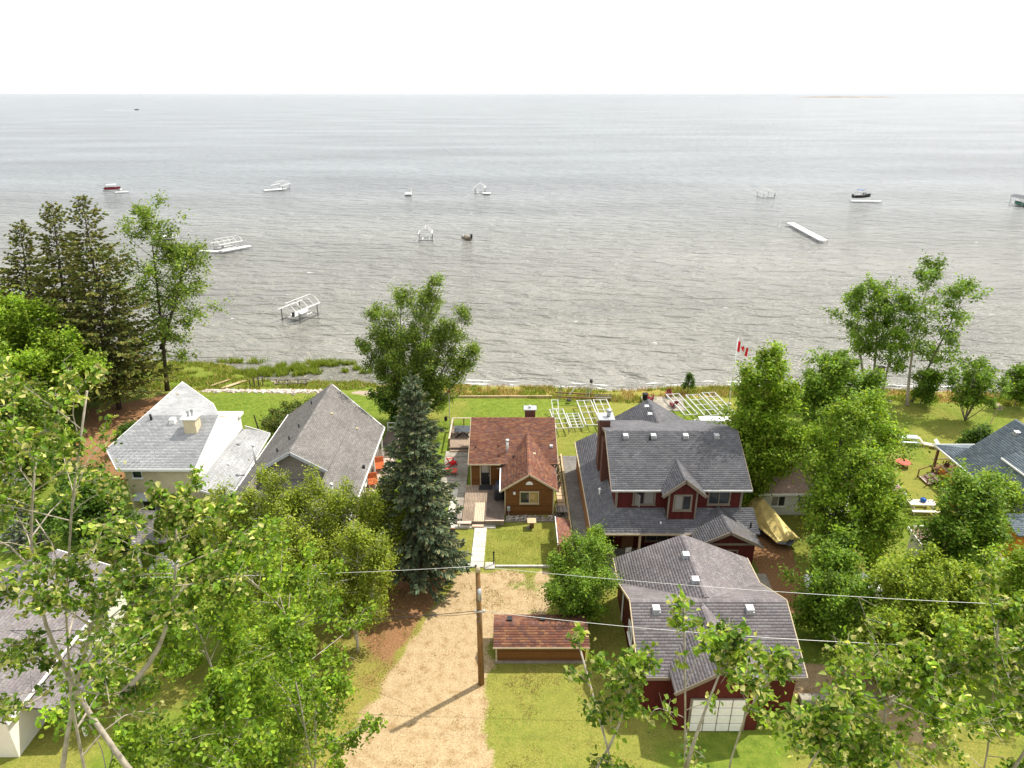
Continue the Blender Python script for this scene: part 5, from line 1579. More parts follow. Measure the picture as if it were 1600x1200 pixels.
wpart('rail', MB().box(-6.33, -3.95, 64.78, 64.94, 1.405, 1.45), M['deck_pink'], bd)
gt = thing('glass_table', 'dark glass table with crossed legs on the back deck', 'table', (-5.0, 62.9, 0.435))
MB().box(-0.95, 0.85, -0.75, 0.75, 0.68, 0.71).build('table_top', M['glass'], gt)
for a, b in (((-0.85, -0.7, 0), (0.75, 0.7, 0.69)), ((0.75, -0.7, 0), (-0.85, 0.7, 0.69)), ((-0.85, -0.7, 0.69), (0.75, 0.7, 0)), ((0.75, -0.7, 0.69), (-0.85, 0.7, 0))):
    MB().bar(a, b, 0.08).build('leg', M['black'], gt)
lp = thing('lantern_pole', 'thin white pole with a dark lantern left of the cabin lawn', 'pole', (-6.65, 65.6, 0))
MB().tube([(0, 0, 0), (0, 0, 4.0)], 0.04, 8).build('pole', M['alu'], lp)
MB().box(-0.06, 0.06, -0.06, 0.06, 4.0, 4.25).build('red_tip', M['red_paint'], lp)
MB().bar((0, 0, 1.2), (-0.4, 0, 1.25), 0.03).build('bracket', M['black'], lp)
MB().lathe([(0.06, 0), (0.17, 0.1), (0.17, 0.45), (0.04, 0.58)], 10, (-0.42, 0, 0.7)).build('lantern', M['black'], lp)
o = thing('retaining_timber', 'long pale timber edging the shore lawn behind the cabin', 'timber', (-1, 73.6, 0))
for k in range(4):
    x0 = -7.2 + k * 3.0
    wpart('timber', MB().box(x0, x0 + 2.96, 73.5 + 0.02 * k, 73.66 + 0.02 * k, -0.25, 0.10), M['pale_wood'], o)
# edging timber between lawn and drive
o = thing('lawn_edging', 'pale timber edging between the cabin lawn and the gravel', 'timber', (0, 42, 0))
for k in range(3):
    wpart('timber', MB().slab([(-1.25 + k * 1.6, 42.0, -0.05), (0.32 + k * 1.6, 42.0, -0.05), (0.32 + k * 1.6, 42.16, -0.05), (-1.25 + k * 1.6, 42.16, -0.05)], (0, 0, 0.2)), M['concrete'], o)
for k, x in enumerate((-3.98, -1.38)):
    g = thing('gate_post', ('left' if k == 0 else 'right') + ' thin dark post at the end of the cabin path', 'post', (x, 42.3, 0), group='dark posts at the path end')
    MB().tube([(0, 0, 0), (0, 0, 1.15)], 0.05, 8).build('post', M['black'], g)
    MB().lathe([(0.08, 0), (0.08, 0.06), (0.02, 0.16)], 8, (0, 0, 1.12)).build('cap', M['black'], g)
lpost = thing('lamp_post', 'tall dark wooden post beside the blue spruce and the path', 'post', (-4.42, 42.3, 0))
MB().tube([(0, 0, 0), (-0.05, 0, 3.3)], [0.11, 0.095], 10).build('post', M['bark_dark'], lpost, smooth=True)
MB().box(-0.28, 0.22, -0.05, 0.05, 3.22, 3.34).build('crosspiece', M['brown_wood'], lpost)
# rock bed under the cabin window
def rocks(name, pts, pal, rg, parent=None, flat=0.6):
    """many irregular stones in one mesh"""
    ico = [(-.53, 0, .85), (.53, 0, .85), (-.53, 0, -.85), (.53, 0, -.85), (0, .85, .53), (0, .85, -.53), (0, -.85, .53), (0, -.85, -.53), (.85, .53, 0), (-.85, .53, 0), (.85, -.53, 0), (-.85, -.53, 0)]
    fc = [(0, 4, 1), (0, 9, 4), (9, 5, 4), (4, 5, 8), (4, 8, 1), (8, 10, 1), (8, 3, 10), (5, 3, 8), (5, 2, 3), (2, 7, 3), (7, 10, 3), (7, 6, 10), (7, 11, 6), (11, 0, 6), (0, 1, 6), (6, 1, 10), (9, 0, 11), (9, 11, 2), (9, 2, 5), (7, 2, 11)]
    V, F, Cc = [], [], []
    I0 = np.array(ico)
    for (x, y, z, s) in pts:
        n = len(V) * 12
        q = I0 * rg.uniform(0.75, 1.25, (12, 1)) * np.array([s * rg.uniform(.8, 1.3), s * rg.uniform(.8, 1.2), s * flat])
        a = rg.uniform(0, 6.28)
        q = np.stack([q[:, 0] * math.cos(a) - q[:, 1] * math.sin(a), q[:, 0] * math.sin(a) + q[:, 1] * math.cos(a), q[:, 2]], 1) + [x, y, z + s * 0.2]
        V.append(q); F += [tuple(i + n for i in t) for t in fc]
        Cc.append(np.repeat((np.array(pal[rg.integers(len(pal))]) * rg.uniform(0.75, 1.2))[None], 12, 0))
    return place(name, np_mesh(name, np.concatenate(V), np.array(F), M['rock'], np.concatenate(Cc), True), parent)
rg = rng0 = np.random.default_rng(5)
PR = [(0.30, 0.26, 0.22), (0.22, 0.19, 0.17), (0.40, 0.36, 0.31), (0.16, 0.14, 0.13), (0.36, 0.29, 0.23)]
o = rocks('rock_bed', [(rg.uniform(-0.5, 3.4), rg.uniform(48.05, 48.85), 0.03, rg.uniform(0.05, 0.13)) for _ in range(260)], PR, rg)
tag(o, 'bed of small round stones under the cabin window', 'stones', kind='stuff')
o = thing('bed_edging', 'low timber edging round the stone bed of the cabin', 'timber', (1.4, 48, 0))
wpart('timber', MB().box(-0.6, 3.5, 47.92, 48.02, -0.03, 0.12), M['grey_wood'], o)
wpart('timber', MB().box(3.5, 3.6, 47.92, 49.0, -0.03, 0.12), M['grey_wood'], o)
# lumber and stacked wood on the right side of the cabin
ws = thing('timber_walkway', 'pale plank walkway along the right wall of the cabin', 'walkway', (4.4, 55, 0))
for k in range(16):
    y = 50.2 + k * 0.56
    wpart('plank', MB().box(3.95, 4.62, y, y + 0.5, 0.06, 0.12 + 0.01 * (k % 2)), M['pale_wood'], ws)
wpart('edge_beam', MB().box(4.74, 4.9, 43.4, 59.3, -0.02, 0.22), M['pale_wood'], ws)
wr = thing('firewood_rack', 'rack of dark stacked firewood right of the cabin gable', 'firewood rack', (4.1, 48.9, 0))
for x in (-0.35, 0.5): MB().box(x - 0.04, x + 0.04, -0.04, 0.04, 0, 1.15).build('upright', M['grey_wood'], wr)
for z in (0.1, 0.65): MB().box(-0.4, 0.6, -0.5, 0.5, z, z + 0.06).build('shelf', M['grey_wood'], wr)
rl = random.Random(4)
for k in range(14):
    x, z = -0.26 + (k % 5) * 0.15, 0.24 + (k // 5) * 0.16 + (0.1 if k >= 10 else 0)
    MB().tube([(x, -0.45, z), (x, 0.45, z)], rl.uniform(0.06, 0.08), 7).build('log', M['bark_dark'] if k % 3 else M['bark_grey'], wr)
for k in range(9):
    y = 53.2 + k * 0.62
    t = thing('potted_plant', ('%s potted plant along the right cabin wall, counted from the lane' % ['first', 'second', 'third', 'fourth', 'fifth', 'sixth', 'seventh', 'eighth', 'last'][k]), 'potted plant', (4.25 + 0.12 * (k % 2), y, 0.12), group='pots along the cabin wall')
    MB().lathe([(0.09, 0), (0.14, 0.22), (0.15, 0.24)], 10).build('pot', M['brown_wood'] if k % 2 else M['bark_dark'], t)
    rgp = np.random.default_rng(200 + k)
    place('foliage', leaf_mesh('foliage', rgp.normal(size=(60, 3)) * [0.12, 0.12, 0.16] + [0, 0, 0.45], 0.12, [(0.06, 0.08, 0.03), (0.10, 0.08, 0.05), (0.12, 0.12, 0.08)], rgp), t)
# patio chairs under the red house porch
for k, (x, y, a) in enumerate(((9.0, 42.9, 20), (11.4, 43.0, -30))):
    t = thing('patio_chair', ('left' if k == 0 else 'right') + ' white metal chair under the red house porch', 'chair', (x, y, 0.06), R(a), 'porch chairs')
    MB().box(-0.25, 0.25, -0.25, 0.25, 0.42, 0.45).build('seat', M['white'], t)
    MB().box(-0.25, 0.25, 0.22, 0.25, 0.55, 0.95).build('backrest', M['white'], t)
    for xx in (-0.23, 0.23):
        for yy in (-0.23, 0.23): MB().tube([(xx, yy, 0), (xx, yy, 0.95 if yy > 0 else 0.62)], 0.018, 6).build('leg', M['white'], t)
pt = thing('porch_table', 'dark round table between the chairs under the red house porch', 'table', (10.2, 43.2, 0.06))
MB().lathe([(0.55, 0.70), (0.56, 0.73)], 18).build('table_top', M['black'], pt)
MB().tube([(0, 0, 0), (0, 0, 0.7)], 0.05, 8).build('column', M['black'], pt)
MB().lathe([(0.3, 0), (0.05, 0.06)], 12).build('foot', M['black'], pt)

# ---- patterned panels on the deck of the taupe house
rust = mat('rust_patterned_fabric', (0.42, 0.10, 0.03), 0.8, 0.45, 7)
for k, (x, y, s) in enumerate(((-12.5, 56.0, 1.0), (-12.55, 53.2, 0.85))):
    t = thing('rust_lounge_chair', ('far' if k == 0 else 'near') + ' rust patterned lounge chair on the side deck', 'chair', (x, y, 0.30), R(15), 'rust lounge chairs')
    MB().slab([(-0.5 * s, -0.6 * s, 0.38), (0.5 * s, -0.6 * s, 0.38), (0.5 * s, 0.5 * s, 0.48), (-0.5 * s, 0.5 * s, 0.48)], (0, 0, 0.12)).build('cushion', rust, t, bevel=0.04)
    MB().slab([(-0.5 * s, 0.5 * s, 0.45), (0.5 * s, 0.5 * s, 0.45), (0.5 * s, 0.75 * s, 1.0), (-0.5 * s, 0.75 * s, 1.0)], (0, 0.1, 0)).build('back_cushion', rust, t, bevel=0.04)
    for xx in (-0.42 * s, 0.42 * s):
        for yy in (-0.5 * s, 0.5 * s): MB().tube([(xx, yy, 0), (xx, yy, 0.42)], 0.025, 6).build('leg', M['white'], t)

# ---- shore planks, posts and logs at left
for k, (x, y, L) in enumerate(((-36.6, 78.9, 2.4), (-34.9, 78.4, 3.0), (-34.55, 78.5, 2.8))):
    o = MB().slab([(-0.16, -L / 2, 0), (0.16, -L / 2, 0), (0.16, L / 2, 0), (-0.16, L / 2, 0)], (0, 0, 0.07)).build('loose_plank', M['pale_wood'])
    o.location = (x, y, gz(x, y) + 0.12); o.rotation_euler = (0, 0, R(-38))
    tag(o, ('leftmost', 'middle', 'rightmost')[k] + ' loose pale plank lying on the marshy shore grass', 'plank', 'planks on the shore grass')
for k in range(6):
    x, y = -32.4 + (k % 3) * 0.55 + 0.2 * (k // 3), 77.6 + (k // 3) * 0.8
    o = MB().tube([(0, 0, -0.2), (0.03, 0, 1.15)], [0.07, 0.06], 7).build('shore_post', M['bark_dark']); o.location = (x, y, gz(x, y))
    tag(o, '%s dark stake of the %s row at the left shore' % (('left', 'middle', 'right')[k % 3], 'near' if k < 3 else 'far'), 'stake', 'stakes at the left shore')
lf = thing('driftwood_rack', 'low frame of grey driftwood logs at the left shore', 'driftwood rack', (-27.6, 78.4, gz(-27.6, 78.4)))
for a, b in (((-2.0, -0.5, 0.45), (2.0, -0.3, 0.5)), ((-1.8, 0.6, 0.5), (2.1, 0.8, 0.55)), ((-1.9, -0.6, 0.4), (-1.7, 0.8, 0.45)), ((1.8, -0.5, 0.4), (2.0, 1.0, 0.45)), ((-0.6, -0.6, 0.5), (0.4, 1.0, 0.6))):
    MB().tube([a, b], 0.07, 7).build('log', M['bark_grey'], lf)
for x in (-1.8, -0.4, 0.9, 1.9):
    MB().tube([(x, 0.1, -0.1), (x, 0.1, 0.8)], 0.06, 6).build('post', M['bark_dark'], lf)
rg = np.random.default_rng(15)
PW = [(0.50, 0.44, 0.38), (0.40, 0.34, 0.30), (0.58, 0.53, 0.47), (0.33, 0.28, 0.25), (0.52, 0.42, 0.36)]
pts = []
for _ in range(520):
    x = rg.uniform(-37.5, -23.2); y = 75.9 + rg.normal() * 0.55 + (x + 30) * -0.02
    pts.append((x, y, gz(x, y), rg.uniform(0.09, 0.26)))
tag(rocks('shore_stones', pts, PW, rg), 'band of pale boulders edging the left lawn', 'stones', kind='stuff')
pts = [(x, y, gz(x, y), rg.uniform(0.06, 0.16)) for x, y in zip(rg.uniform(-3, 62, 300), np.zeros(300))]
pts = [(x, float(shore(x)) - 0.2 + rg.normal() * 0.3, LAKE_Z - 0.02, s) for x, _, _, s in pts]
tag(rocks('shoreline_pebbles', pts, PR, rg), 'scattered pebbles along the waterline', 'stones', kind='stuff')
pt_ = thing('leaning_post', 'dark leaning post on the lawn behind the pale house wing', 'post', (-27.0, 65.0, 0))
MB().tube([(0, 0, 0), (-0.25, 0, 1.7)], [0.09, 0.07], 8).build('post', M['bark_dark'], pt_)

# ---- tarped boat on a trailer beside the red house
tb = thing('tarped_boat', 'boat on a trailer under a yellow tarpaulin right of the red house', 'boat', (20.9, 47.1, 0), R(14))
tarp = mat('yellow_tarpaulin', (0.66, 0.52, 0.19), 0.6, 0.22, 2.2, bump=0.5, bscale=7)
sec = [(-3.1, 0.35, 0.95, 1.0), (-2.9, 1.05, 0.75, 1.35), (-1.6, 1.15, 0.7, 1.75), (-0.3, 1.2, 0.7, 2.15), (0.9, 1.15, 0.72, 2.35), (2.0, 1.05, 0.74, 1.95), (2.9, 0.8, 0.8, 1.5), (3.2, 0.3, 0.95, 1.15)]
V, F = [], []
rgt = random.Random(3)
for (y, hw, zl, zt) in sec:
    for k in range(13):
        a = math.pi * k / 12
        x = -math.cos(a) * hw
        z = zl + (zt - zl) * (1 - abs(math.cos(a))) ** 0.85 * (1.0 if 0 < k < 12 else 0) + 0.04 * math.sin(k * 2.1 + y * 3) + rgt.uniform(-0.05, 0.05)
        x += rgt.uniform(-0.05, 0.05)
        V.append((x, y, z))
for i in range(len(sec) - 1):
    for k in range(12):
        F.append((i * 13 + k, i * 13 + k + 1, (i + 1) * 13 + k + 1, (i + 1) * 13 + k))
mb = MB(); mb.add(V, F); mb.build('tarpaulin', tarp, tb)
hv, hf = [], []
for (y, hw, zl, zt) in sec:
    hv += [(-hw * 0.97, y, zl + 0.1), (-hw * 0.8, y, 0.62), (0, y, 0.42), (hw * 0.8, y, 0.62), (hw * 0.97, y, zl + 0.1)]
for i in range(len(sec) - 1):
    for k in range(4):
        hf.append((i * 5 + k, (i + 1) * 5 + k, (i + 1) * 5 + k + 1, i * 5 + k + 1))
mb = MB(); mb.add(hv, hf); mb.build('hull', mat('grey_blue_hull', (0.32, 0.36, 0.40), 0.3, 0.1, 3), tb)
for x in (-0.6, 0.6): MB().bar((x, -2.6, 0.45), (x * 0.5, 3.4, 0.45), 0.09, 0.12).build('trailer_rail', M['galv'], tb)
MB().bar((-1.15, -0.8, 0.34), (1.15, -0.8, 0.34), 0.09).build('axle', M['black'], tb)
for x in (-1.15, 1.15):
    wl = MB().tube([(x - 0.1, -0.8, 0.33), (x + 0.1, -0.8, 0.33)], 0.33, 16).build('wheel', M['rubber'], tb)
    MB().tube([(x - 0.11, -0.8, 0.33), (x + 0.11, -0.8, 0.33)], 0.16, 10).build('rim', M['alu'], wl)
MB().bar((0, 3.4, 0.45), (0, 4.4, 0.45), 0.1).build('trailer_tongue', M['galv'], tb)
st = MB().tube([(19.45, 48.2, 0), (19.45, 48.2, 0.55)], [0.34, 0.30], 14).build('tree_stump', M['pale_wood']); tag(st, 'pale cut tree stump at the corner of the red house', 'stump')
hb = thing('heat_pump', 'grey outdoor unit beside the right corner of the garage', 'outdoor unit', (17.7, 36.9, 0.05))
MB().box(-0.4, 0.4, -0.4, 0.4, 0, 0.85).build('cabinet', M['trim_grey'], hb, bevel=0.03)
MB().lathe([(0.3, 0.86), (0.3, 0.9), (0.06, 0.92)], 16).build('fan_grille', M['black'], hb)

# ---- camper and vehicle half hidden by the maples
cp = thing('camper_trailer', 'white camper trailer hidden behind the maples beside the bungalow', 'camper', (26.2, 46.2, 0), R(-6))
MB().slab([(-1.15, -2.9, 0.6), (-1.15, 2.8, 0.6), (-1.15, 3.2, 1.4), (-1.15, 2.8, 2.7), (-1.15, -2.7, 2.75), (-1.15, -3.0, 2.4)], (2.3, 0, 0)).build('body', M['white'], cp, bevel=0.08)
for y in (-1.6, 1.3): MB().box(-1.18, -1.15, y - 0.45, y + 0.45, 1.55, 2.15).build('window', M['glass'], cp)
MB().box(-0.5, 0.5, -3.02, -2.96, 1.5, 2.15).build('window', M['glass'], cp)
MB().box(-0.35, 0.35, -0.4, 0.4, 2.75, 2.95).build('roof_unit', M['white'], cp, bevel=0.05)
for x in (-1.1, 1.1): MB().tube([(x - 0.1, -0.3, 0.33), (x + 0.1, -0.3, 0.33)], 0.33, 14).build('wheel', M['rubber'], cp)
MB().box(-0.1, 0.1, 2.9, 4.1, 0.4, 0.52).build('tongue', M['black'], cp)
pv = thing('parked_van', 'white van seen in fragments below the maple by the garage', 'van', (23.2, 38.6, 0), R(75))
MB().slab([(-0.95, -2.4, 0.35), (-0.95, 2.3, 0.35), (-0.95, 2.35, 0.95), (-0.95, 1.7, 1.15), (-0.95, 1.0, 1.85), (-0.95, -2.3, 1.95), (-0.95, -2.4, 1.0)], (1.9, 0, 0)).build('body', M['white'], pv, bevel=0.1)
MB().slab([(-0.8, 1.68, 1.2), (0.8, 1.68, 1.2), (0.72, 1.06, 1.82), (-0.72, 1.06, 1.82)], (0, 0.05, 0.05)).build('windscreen', M['glass'], pv)
for s in (-0.965, 0.94): MB().box(s, s + 0.025, -1.9, 0.9, 1.2, 1.7).build('side_window', M['glass'], pv)
for x in (-0.85, 0.85):
    for y in (-1.5, 1.5): MB().tube([(x - 0.11, y, 0.34), (x + 0.11, y, 0.34)], 0.34, 16).build('wheel', M['rubber'], pv)
for x in (-0.65, 0.65): MB().box(x - 0.15, x + 0.15, 2.3, 2.37, 0.7, 0.88).build('headlight', M['galv'], pv)

# ---- right lawn
def picnic_table(label, loc, rz, m, s=1.0, group=None):
    t = thing('picnic_table', label, 'picnic table', loc, rz, group)
    for k in range(5): MB().box(-1.0 * s, 1.0 * s, (-0.38 + k * 0.155) * s, (-0.24 + k * 0.155) * s, 0.73 * s, 0.77 * s).build('top_board', m, t)
    for sg_ in (-1, 1):
        MB().box(-1.0 * s, 1.0 * s, (sg_ * 0.72 - 0.13) * s, (sg_ * 0.72 + 0.13) * s, 0.42 * s, 0.46 * s).build('bench', m, t)
        for x in (-0.7, 0.7):
            MB().bar((x * s, sg_ * 0.62 * s, 0), (x * s, sg_ * 0.2 * s, 0.73 * s), 0.08 * s).build('leg', m, t)
    for x in (-0.7, 0.7): MB().box((x - 0.04) * s, (x + 0.04) * s, -0.8 * s, 0.8 * s, 0.35 * s, 0.42 * s).build('bench_beam', m, t)
    return t
cream = mat('cream_painted_wood', (0.66, 0.56, 0.48), 0.75, 0.1, 4)
picnic_table('cream picnic table on the lawn left of the orange house', (35.0, 49.6, 0), R(-3), cream, 1.15)
bb = thing('cooler', 'round blue cooler on the cream picnic table', 'cooler', (35.1, 49.7, 0.887))
MB().lathe([(0.16, 0), (0.25, 0.12), (0.25, 0.22), (0.16, 0.34), (0.05, 0.36)], 14).build('body', M['blue_paint'], bb, smooth=True)
MB().tube([(-0.2, 0, 0.3), (0, 0, 0.44), (0.2, 0, 0.3)], 0.015, 6).build('handle', M['black'], bb)
pk = thing('red_round_table', 'small faded red garden table alone on the right lawn', 'table', (37.5, 57.2, 0))
MB().lathe([(0.66, 0.46), (0.68, 0.5), (0.6, 0.53)], 8).build('table_top', mat('salmon_paint', S(196, 92, 80), 0.75, 0.15, 5), pk)
for k in range(4):
    a = math.pi / 4 + k * math.pi / 2
    MB().bar((0.45 * math.cos(a), 0.45 * math.sin(a), 0), (0.3 * math.cos(a), 0.3 * math.sin(a), 0.47), 0.07).build('leg', M['brown_wood'], pk)
picnic_table('pale blue-grey bench table at the far lawn, left of the loungers', (40.5, 62.0, 0), R(-5), mat('pale_blue_paint', (0.55, 0.62, 0.62), 0.7, 0.1, 4), 0.95)
def lounger(label, loc, rz, m):
    t = thing('sun_lounger', label, 'lounger', loc, rz, 'loungers on the right lawn')
    for k in range(8): MB().box(-0.3, 0.3, -0.9 + k * 0.15, -0.78 + k * 0.15, 0.32, 0.345).build('slat', m, t)
    MB().slab([(-0.3, 0.32, 0.33), (0.3, 0.32, 0.33), (0.3, 0.75, 0.8), (-0.3, 0.75, 0.8)], (0, 0.03, 0)).build('backrest', m, t)
    for x in (-0.27, 0.27):
        MB().box(x - 0.03, x + 0.03, -0.92, 0.4, 0.26, 0.32).build('side_rail', m, t)
        for y in (-0.75, 0.2): MB().box(x - 0.03, x + 0.03, y - 0.03, y + 0.03, 0, 0.26).build('leg', m, t)
    return t
lounger('patterned white lounger between the bench table and the porch', (42.0, 61.2, 0), R(60), cream)
lounger('white lounger nearest the corner of the porch roof', (43.2, 60.6, 0), R(35), M['white'])
bh = thing('birdhouse', 'birdhouse on a leaning wooden post on the right lawn', 'birdhouse', (51.2, 65.6, 0))
MB().tube([(0, 0, 0), (0.35, 0.05, 2.1)], [0.05, 0.045], 8).build('post', M['pale_wood'], bh)
MB().slab([(0.0, -0.25, 2.1), (0.72, -0.25, 2.1), (0.72, -0.25, 2.5), (0.36, -0.25, 2.72), (0.0, -0.25, 2.5)], (0, 0.5, 0)).build('box', M['grey_wood'], bh)
for s in (-1, 1):
    MB().slab([(0.36, -0.32, 2.76), (0.36 + s * 0.46, -0.32, 2.47), (0.36 + s * 0.46, 0.32, 2.47), (0.36, 0.32, 2.76)], (0, 0, 0.03)).build('roof', M['trim_tan'], bh)
MB().tube([(0.36, -0.252, 2.35), (0.36, -0.262, 2.35)], 0.07, 10).build('entry_hole', M['black'], bh)
rc = thing('garden_machine', 'small red garden machine in the shade by the orange house', 'garden machine', (38.2, 50.1, 0), R(30))
MB().slab([(-0.35, -0.5, 0.18), (0.35, -0.5, 0.18), (0.35, 0.4, 0.18), (-0.35, 0.4, 0.18)], (0, 0, 0.28)).build('deck', M['red_paint'], rc, bevel=0.06)
MB().lathe([(0.2, 0), (0.22, 0.16), (0.08, 0.24)], 12, (0, -0.05, 0.46)).build('engine', M['black'], rc)
MB().tube([(-0.25, 0.4, 0.4), (-0.25, 1.1, 1.0), (0.25, 1.1, 1.0), (0.25, 0.4, 0.4)], 0.02, 6).build('handle', M['galv'], rc)
for x in (-0.38, 0.38):
    for y in (-0.4, 0.35): MB().tube([(x - 0.03, y, 0.15), (x + 0.03, y, 0.15)], 0.15, 12).build('wheel', M['rubber'], rc)
fl = thing('flower_basket', 'purple flower basket on the porch rail of the orange house', 'flower basket', (39.8, 54.6, 1.42))
MB().lathe([(0.16, 0), (0.26, 0.22)], 10).build('pot', M['brown_wood'], fl)
rgp = np.random.default_rng(9)
place('flowers', leaf_mesh('flowers', rgp.normal(size=(150, 3)) * [0.2, 0.2, 0.12] + [0, 0, 0.35], 0.12, [(0.20, 0.02, 0.14), (0.13, 0.01, 0.10), (0.06, 0.08, 0.02)], rgp), fl)
for k, (x, y) in enumerate(((38.4, 67.6), (39.6, 67.2))):
    t = thing('blue_chair', ('left' if k == 0 else 'right') + ' blue folding chair half hidden by leaves near the aspens', 'chair', (x, y, 0), R(30 * k), 'blue folding chairs')
    MB().box(-0.25, 0.25, -0.25, 0.25, 0.4, 0.43).build('seat', M['blue_paint'], t)
    MB().slab([(-0.25, 0.25, 0.42), (0.25, 0.25, 0.42), (0.25, 0.4, 0.95), (-0.25, 0.4, 0.95)], (0, 0.02, 0)).build('backrest', M['blue_paint'], t)
    for a, b in (((-0.25, -0.25, 0), (-0.25, 0.25, 0.42)), ((0.25, -0.25, 0), (0.25, 0.25, 0.42)), ((-0.25, 0.3, 0), (-0.25, -0.25, 0.42)), ((0.25, 0.3, 0), (0.25, -0.25, 0.42))):
        MB().bar(a, b, 0.025).build('leg', M['alu'], t)
dl = thing('nest_box', 'dark nest box fixed to an aspen stem at the shore', 'nest box', (42.9, 73.6, 3.0))
MB().box(-0.3, 0.3, -0.25, 0.25, 0, 0.75).build('box', M['maroon'], dl); MB().box(-0.36, 0.36, -0.32, 0.3, 0.75, 0.8).build('lid', M['bark_dark'], dl)
o = MB().tube([(44.0, 71.9, 0.1), (43.0, 72.4, 0.16), (42.2, 72.2, 0.12)], [0.12, 0.14, 0.1], 8).build('fallen_log', M['bark_pale']); tag(o, 'pale fallen log lying at the foot of the aspens', 'log')
tw = thing('retaining_wall', 'low stone block wall at the lane right of the garage', 'wall', (17.9, 29.6, 0))
for k in range(6):
    wpart('block', MB().box(16.9 + k * 0.75, 17.62 + k * 0.75, 29.4 + 0.05 * (k % 2), 29.9 + 0.05 * (k % 2), 0, 0.42), M['old_concrete'], tw, bevel=0.03)
# ------------------------------------------------------------------ boats, lifts and docks on the lake
WZ = LAKE_Z
def boat_lift(label, loc, rz, L=4.6, W=3.2, h=2.6, canopy=True, group='boat lifts on the lake', gantry=False, s=1.0, r=0.06):
    t = thing('boat_lift', label, 'boat lift', (loc[0], loc[1], WZ), rz, group)
    for x in (-W / 2, W / 2):
        for y in (-L / 2, L / 2):
            MB().tube([(x, y, -1.2), (x, y, h * 0.62)], r, 6).build('post', M['steel'], t)
        MB().bar((x, -L / 2 - 0.3, 0.25), (x, L / 2 + 0.3, 0.25), 0.14).build('lower_rail', M['steel'], t)
        MB().bar((x * 0.5, -L / 2 + 0.3, 0.55), (x * 0.5, L / 2 - 0.3, 0.55), 0.14, 0.1).build('bunk', M['white'], t)
        if canopy:
            MB().bar((x * 1.02, -L / 2 - 0.8, h * 0.62), (x * 1.02, L / 2 + 0.8, h * 0.62), 0.12, 0.14).build('canopy_rail', M['white'], t)
    for y in (-L / 2, L / 2):
        MB().bar((-W / 2, y, 0.4), (W / 2, y, 0.4), 0.12).build('cross_beam', M['steel'], t)
    if canopy:
        for k in range(5):
            y = -L / 2 - 0.7 + (L + 1.4) * k / 4
            MB().tube([(-W / 2, y, h * 0.64), (-W / 4, y, h * 0.9), (0, y, h), (W / 4, y, h * 0.9), (W / 2, y, h * 0.64)], 0.045, 6).build('canopy_bow', M['white'], t)
        MB().bar((0, -L / 2 - 0.8, h), (0, L / 2 + 0.8, h), 0.07).build('ridge_bar', M['white'], t)
    MB().tube([(W / 2 + 0.05, -L / 2, 1.2), (W / 2 + 0.12, -L / 2, 1.2)], 0.34, 14).build('winch_wheel', M['steel'], t)
    return t
def small_dock(label, loc, rz, L=6.0, W=1.3, h=0.55, group=None):
    t = thing('dock', label, 'dock', (loc[0], loc[1], WZ), rz, group)
    n = max(3, int(L / 1.4))
    for k in range(n):
        MB().box(-W / 2, W / 2, L * k / n + 0.02, L * (k + 1) / n - 0.02, h, h + 0.1).build('deck_panel', M['white'], t)
    for x in (-W / 2 + 0.05, W / 2 - 0.05):
        MB().bar((x, 0, h - 0.1), (x, L, h - 0.1), 0.1, 0.18).build('side_beam', M['galv'], t)
        for k in range(n // 2 + 1):
            y = L * k / (n // 2)
            MB().tube([(x, min(y, L - 0.1), -1.5), (x, min(y, L - 0.1), h + 0.25)], 0.05, 6).build('leg', M['galv'], t)
    return t
boat_lift('large open boat lift nearest the shore, with long white canopy rails', (-34.6, 107.0), R(-24), 4.4, 3.6, 3.3, r=0.09)
sm1 = thing('aluminium_boat', 'small open boat resting in the lift nearest the shore', 'boat', (-34.2, 106.6, WZ + 0.62), R(-24))
def hull(L, W, H, bow=0.3):
    V, F = [], []
    for i in range(9):
        u = i / 8
        hw = W / 2 * (1 - max(0, (u - 0.55) / 0.45) ** 2 * 0.96)
        y = -L / 2 + L * u
        rise = bow * max(0, (u - 0.5) / 0.5) ** 2
        V += [(-hw, y, H + rise), (-hw * 0.85, y, H * 0.3 + rise * 0.6), (0, y, rise * 0.8), (hw * 0.85, y, H * 0.3 + rise * 0.6), (hw, y, H + rise), (hw * 0.86, y, H * 0.92 + rise), (0, y, H * 0.35 + rise), (-hw * 0.86, y, H * 0.92 + rise)]
    for i in range(8):
        for k in range(8):
            F.append((i * 8 + k, i * 8 + (k + 1) % 8, (i + 1) * 8 + (k + 1) % 8, (i + 1) * 8 + k))
    F += [tuple(range(7, -1, -1)), tuple(64 + k for k in range(8))]
    m = MB(); m.add(V, F); return m
hull(3.6, 1.5, 0.55).build('hull', M['alu'], sm1)
MB().box(-0.6, 0.6, -0.6, -0.35, 0.4, 0.46).build('seat', M['white'], sm1); MB().box(-0.16, 0.16, -2.1, -1.75, 0.3, 1.0).build('outboard_motor', M['black'], sm1)
boat_lift('empty boat lift beside the bent white dock at left', (-66.8, 160.0), R(-35), 4.6, 3.4, 2.9)
small_dock('long part of the bent white dock at left', (-66.6, 155.6), R(-38), 7.5, 1.5, group='bent dock')
small_dock('short part of the bent white dock at left', (-66.9, 155.6), R(88), 5.6, 1.1, group='bent dock')
boat_lift('square boat lift standing alone left of the dark boat', (-21.4, 170.5), R(4), 3.0, 3.2, 3.4)
db = thing('moored_boat', 'small dark boat moored right of the square lift', 'boat', (-11.4, 171.5, WZ), R(80))
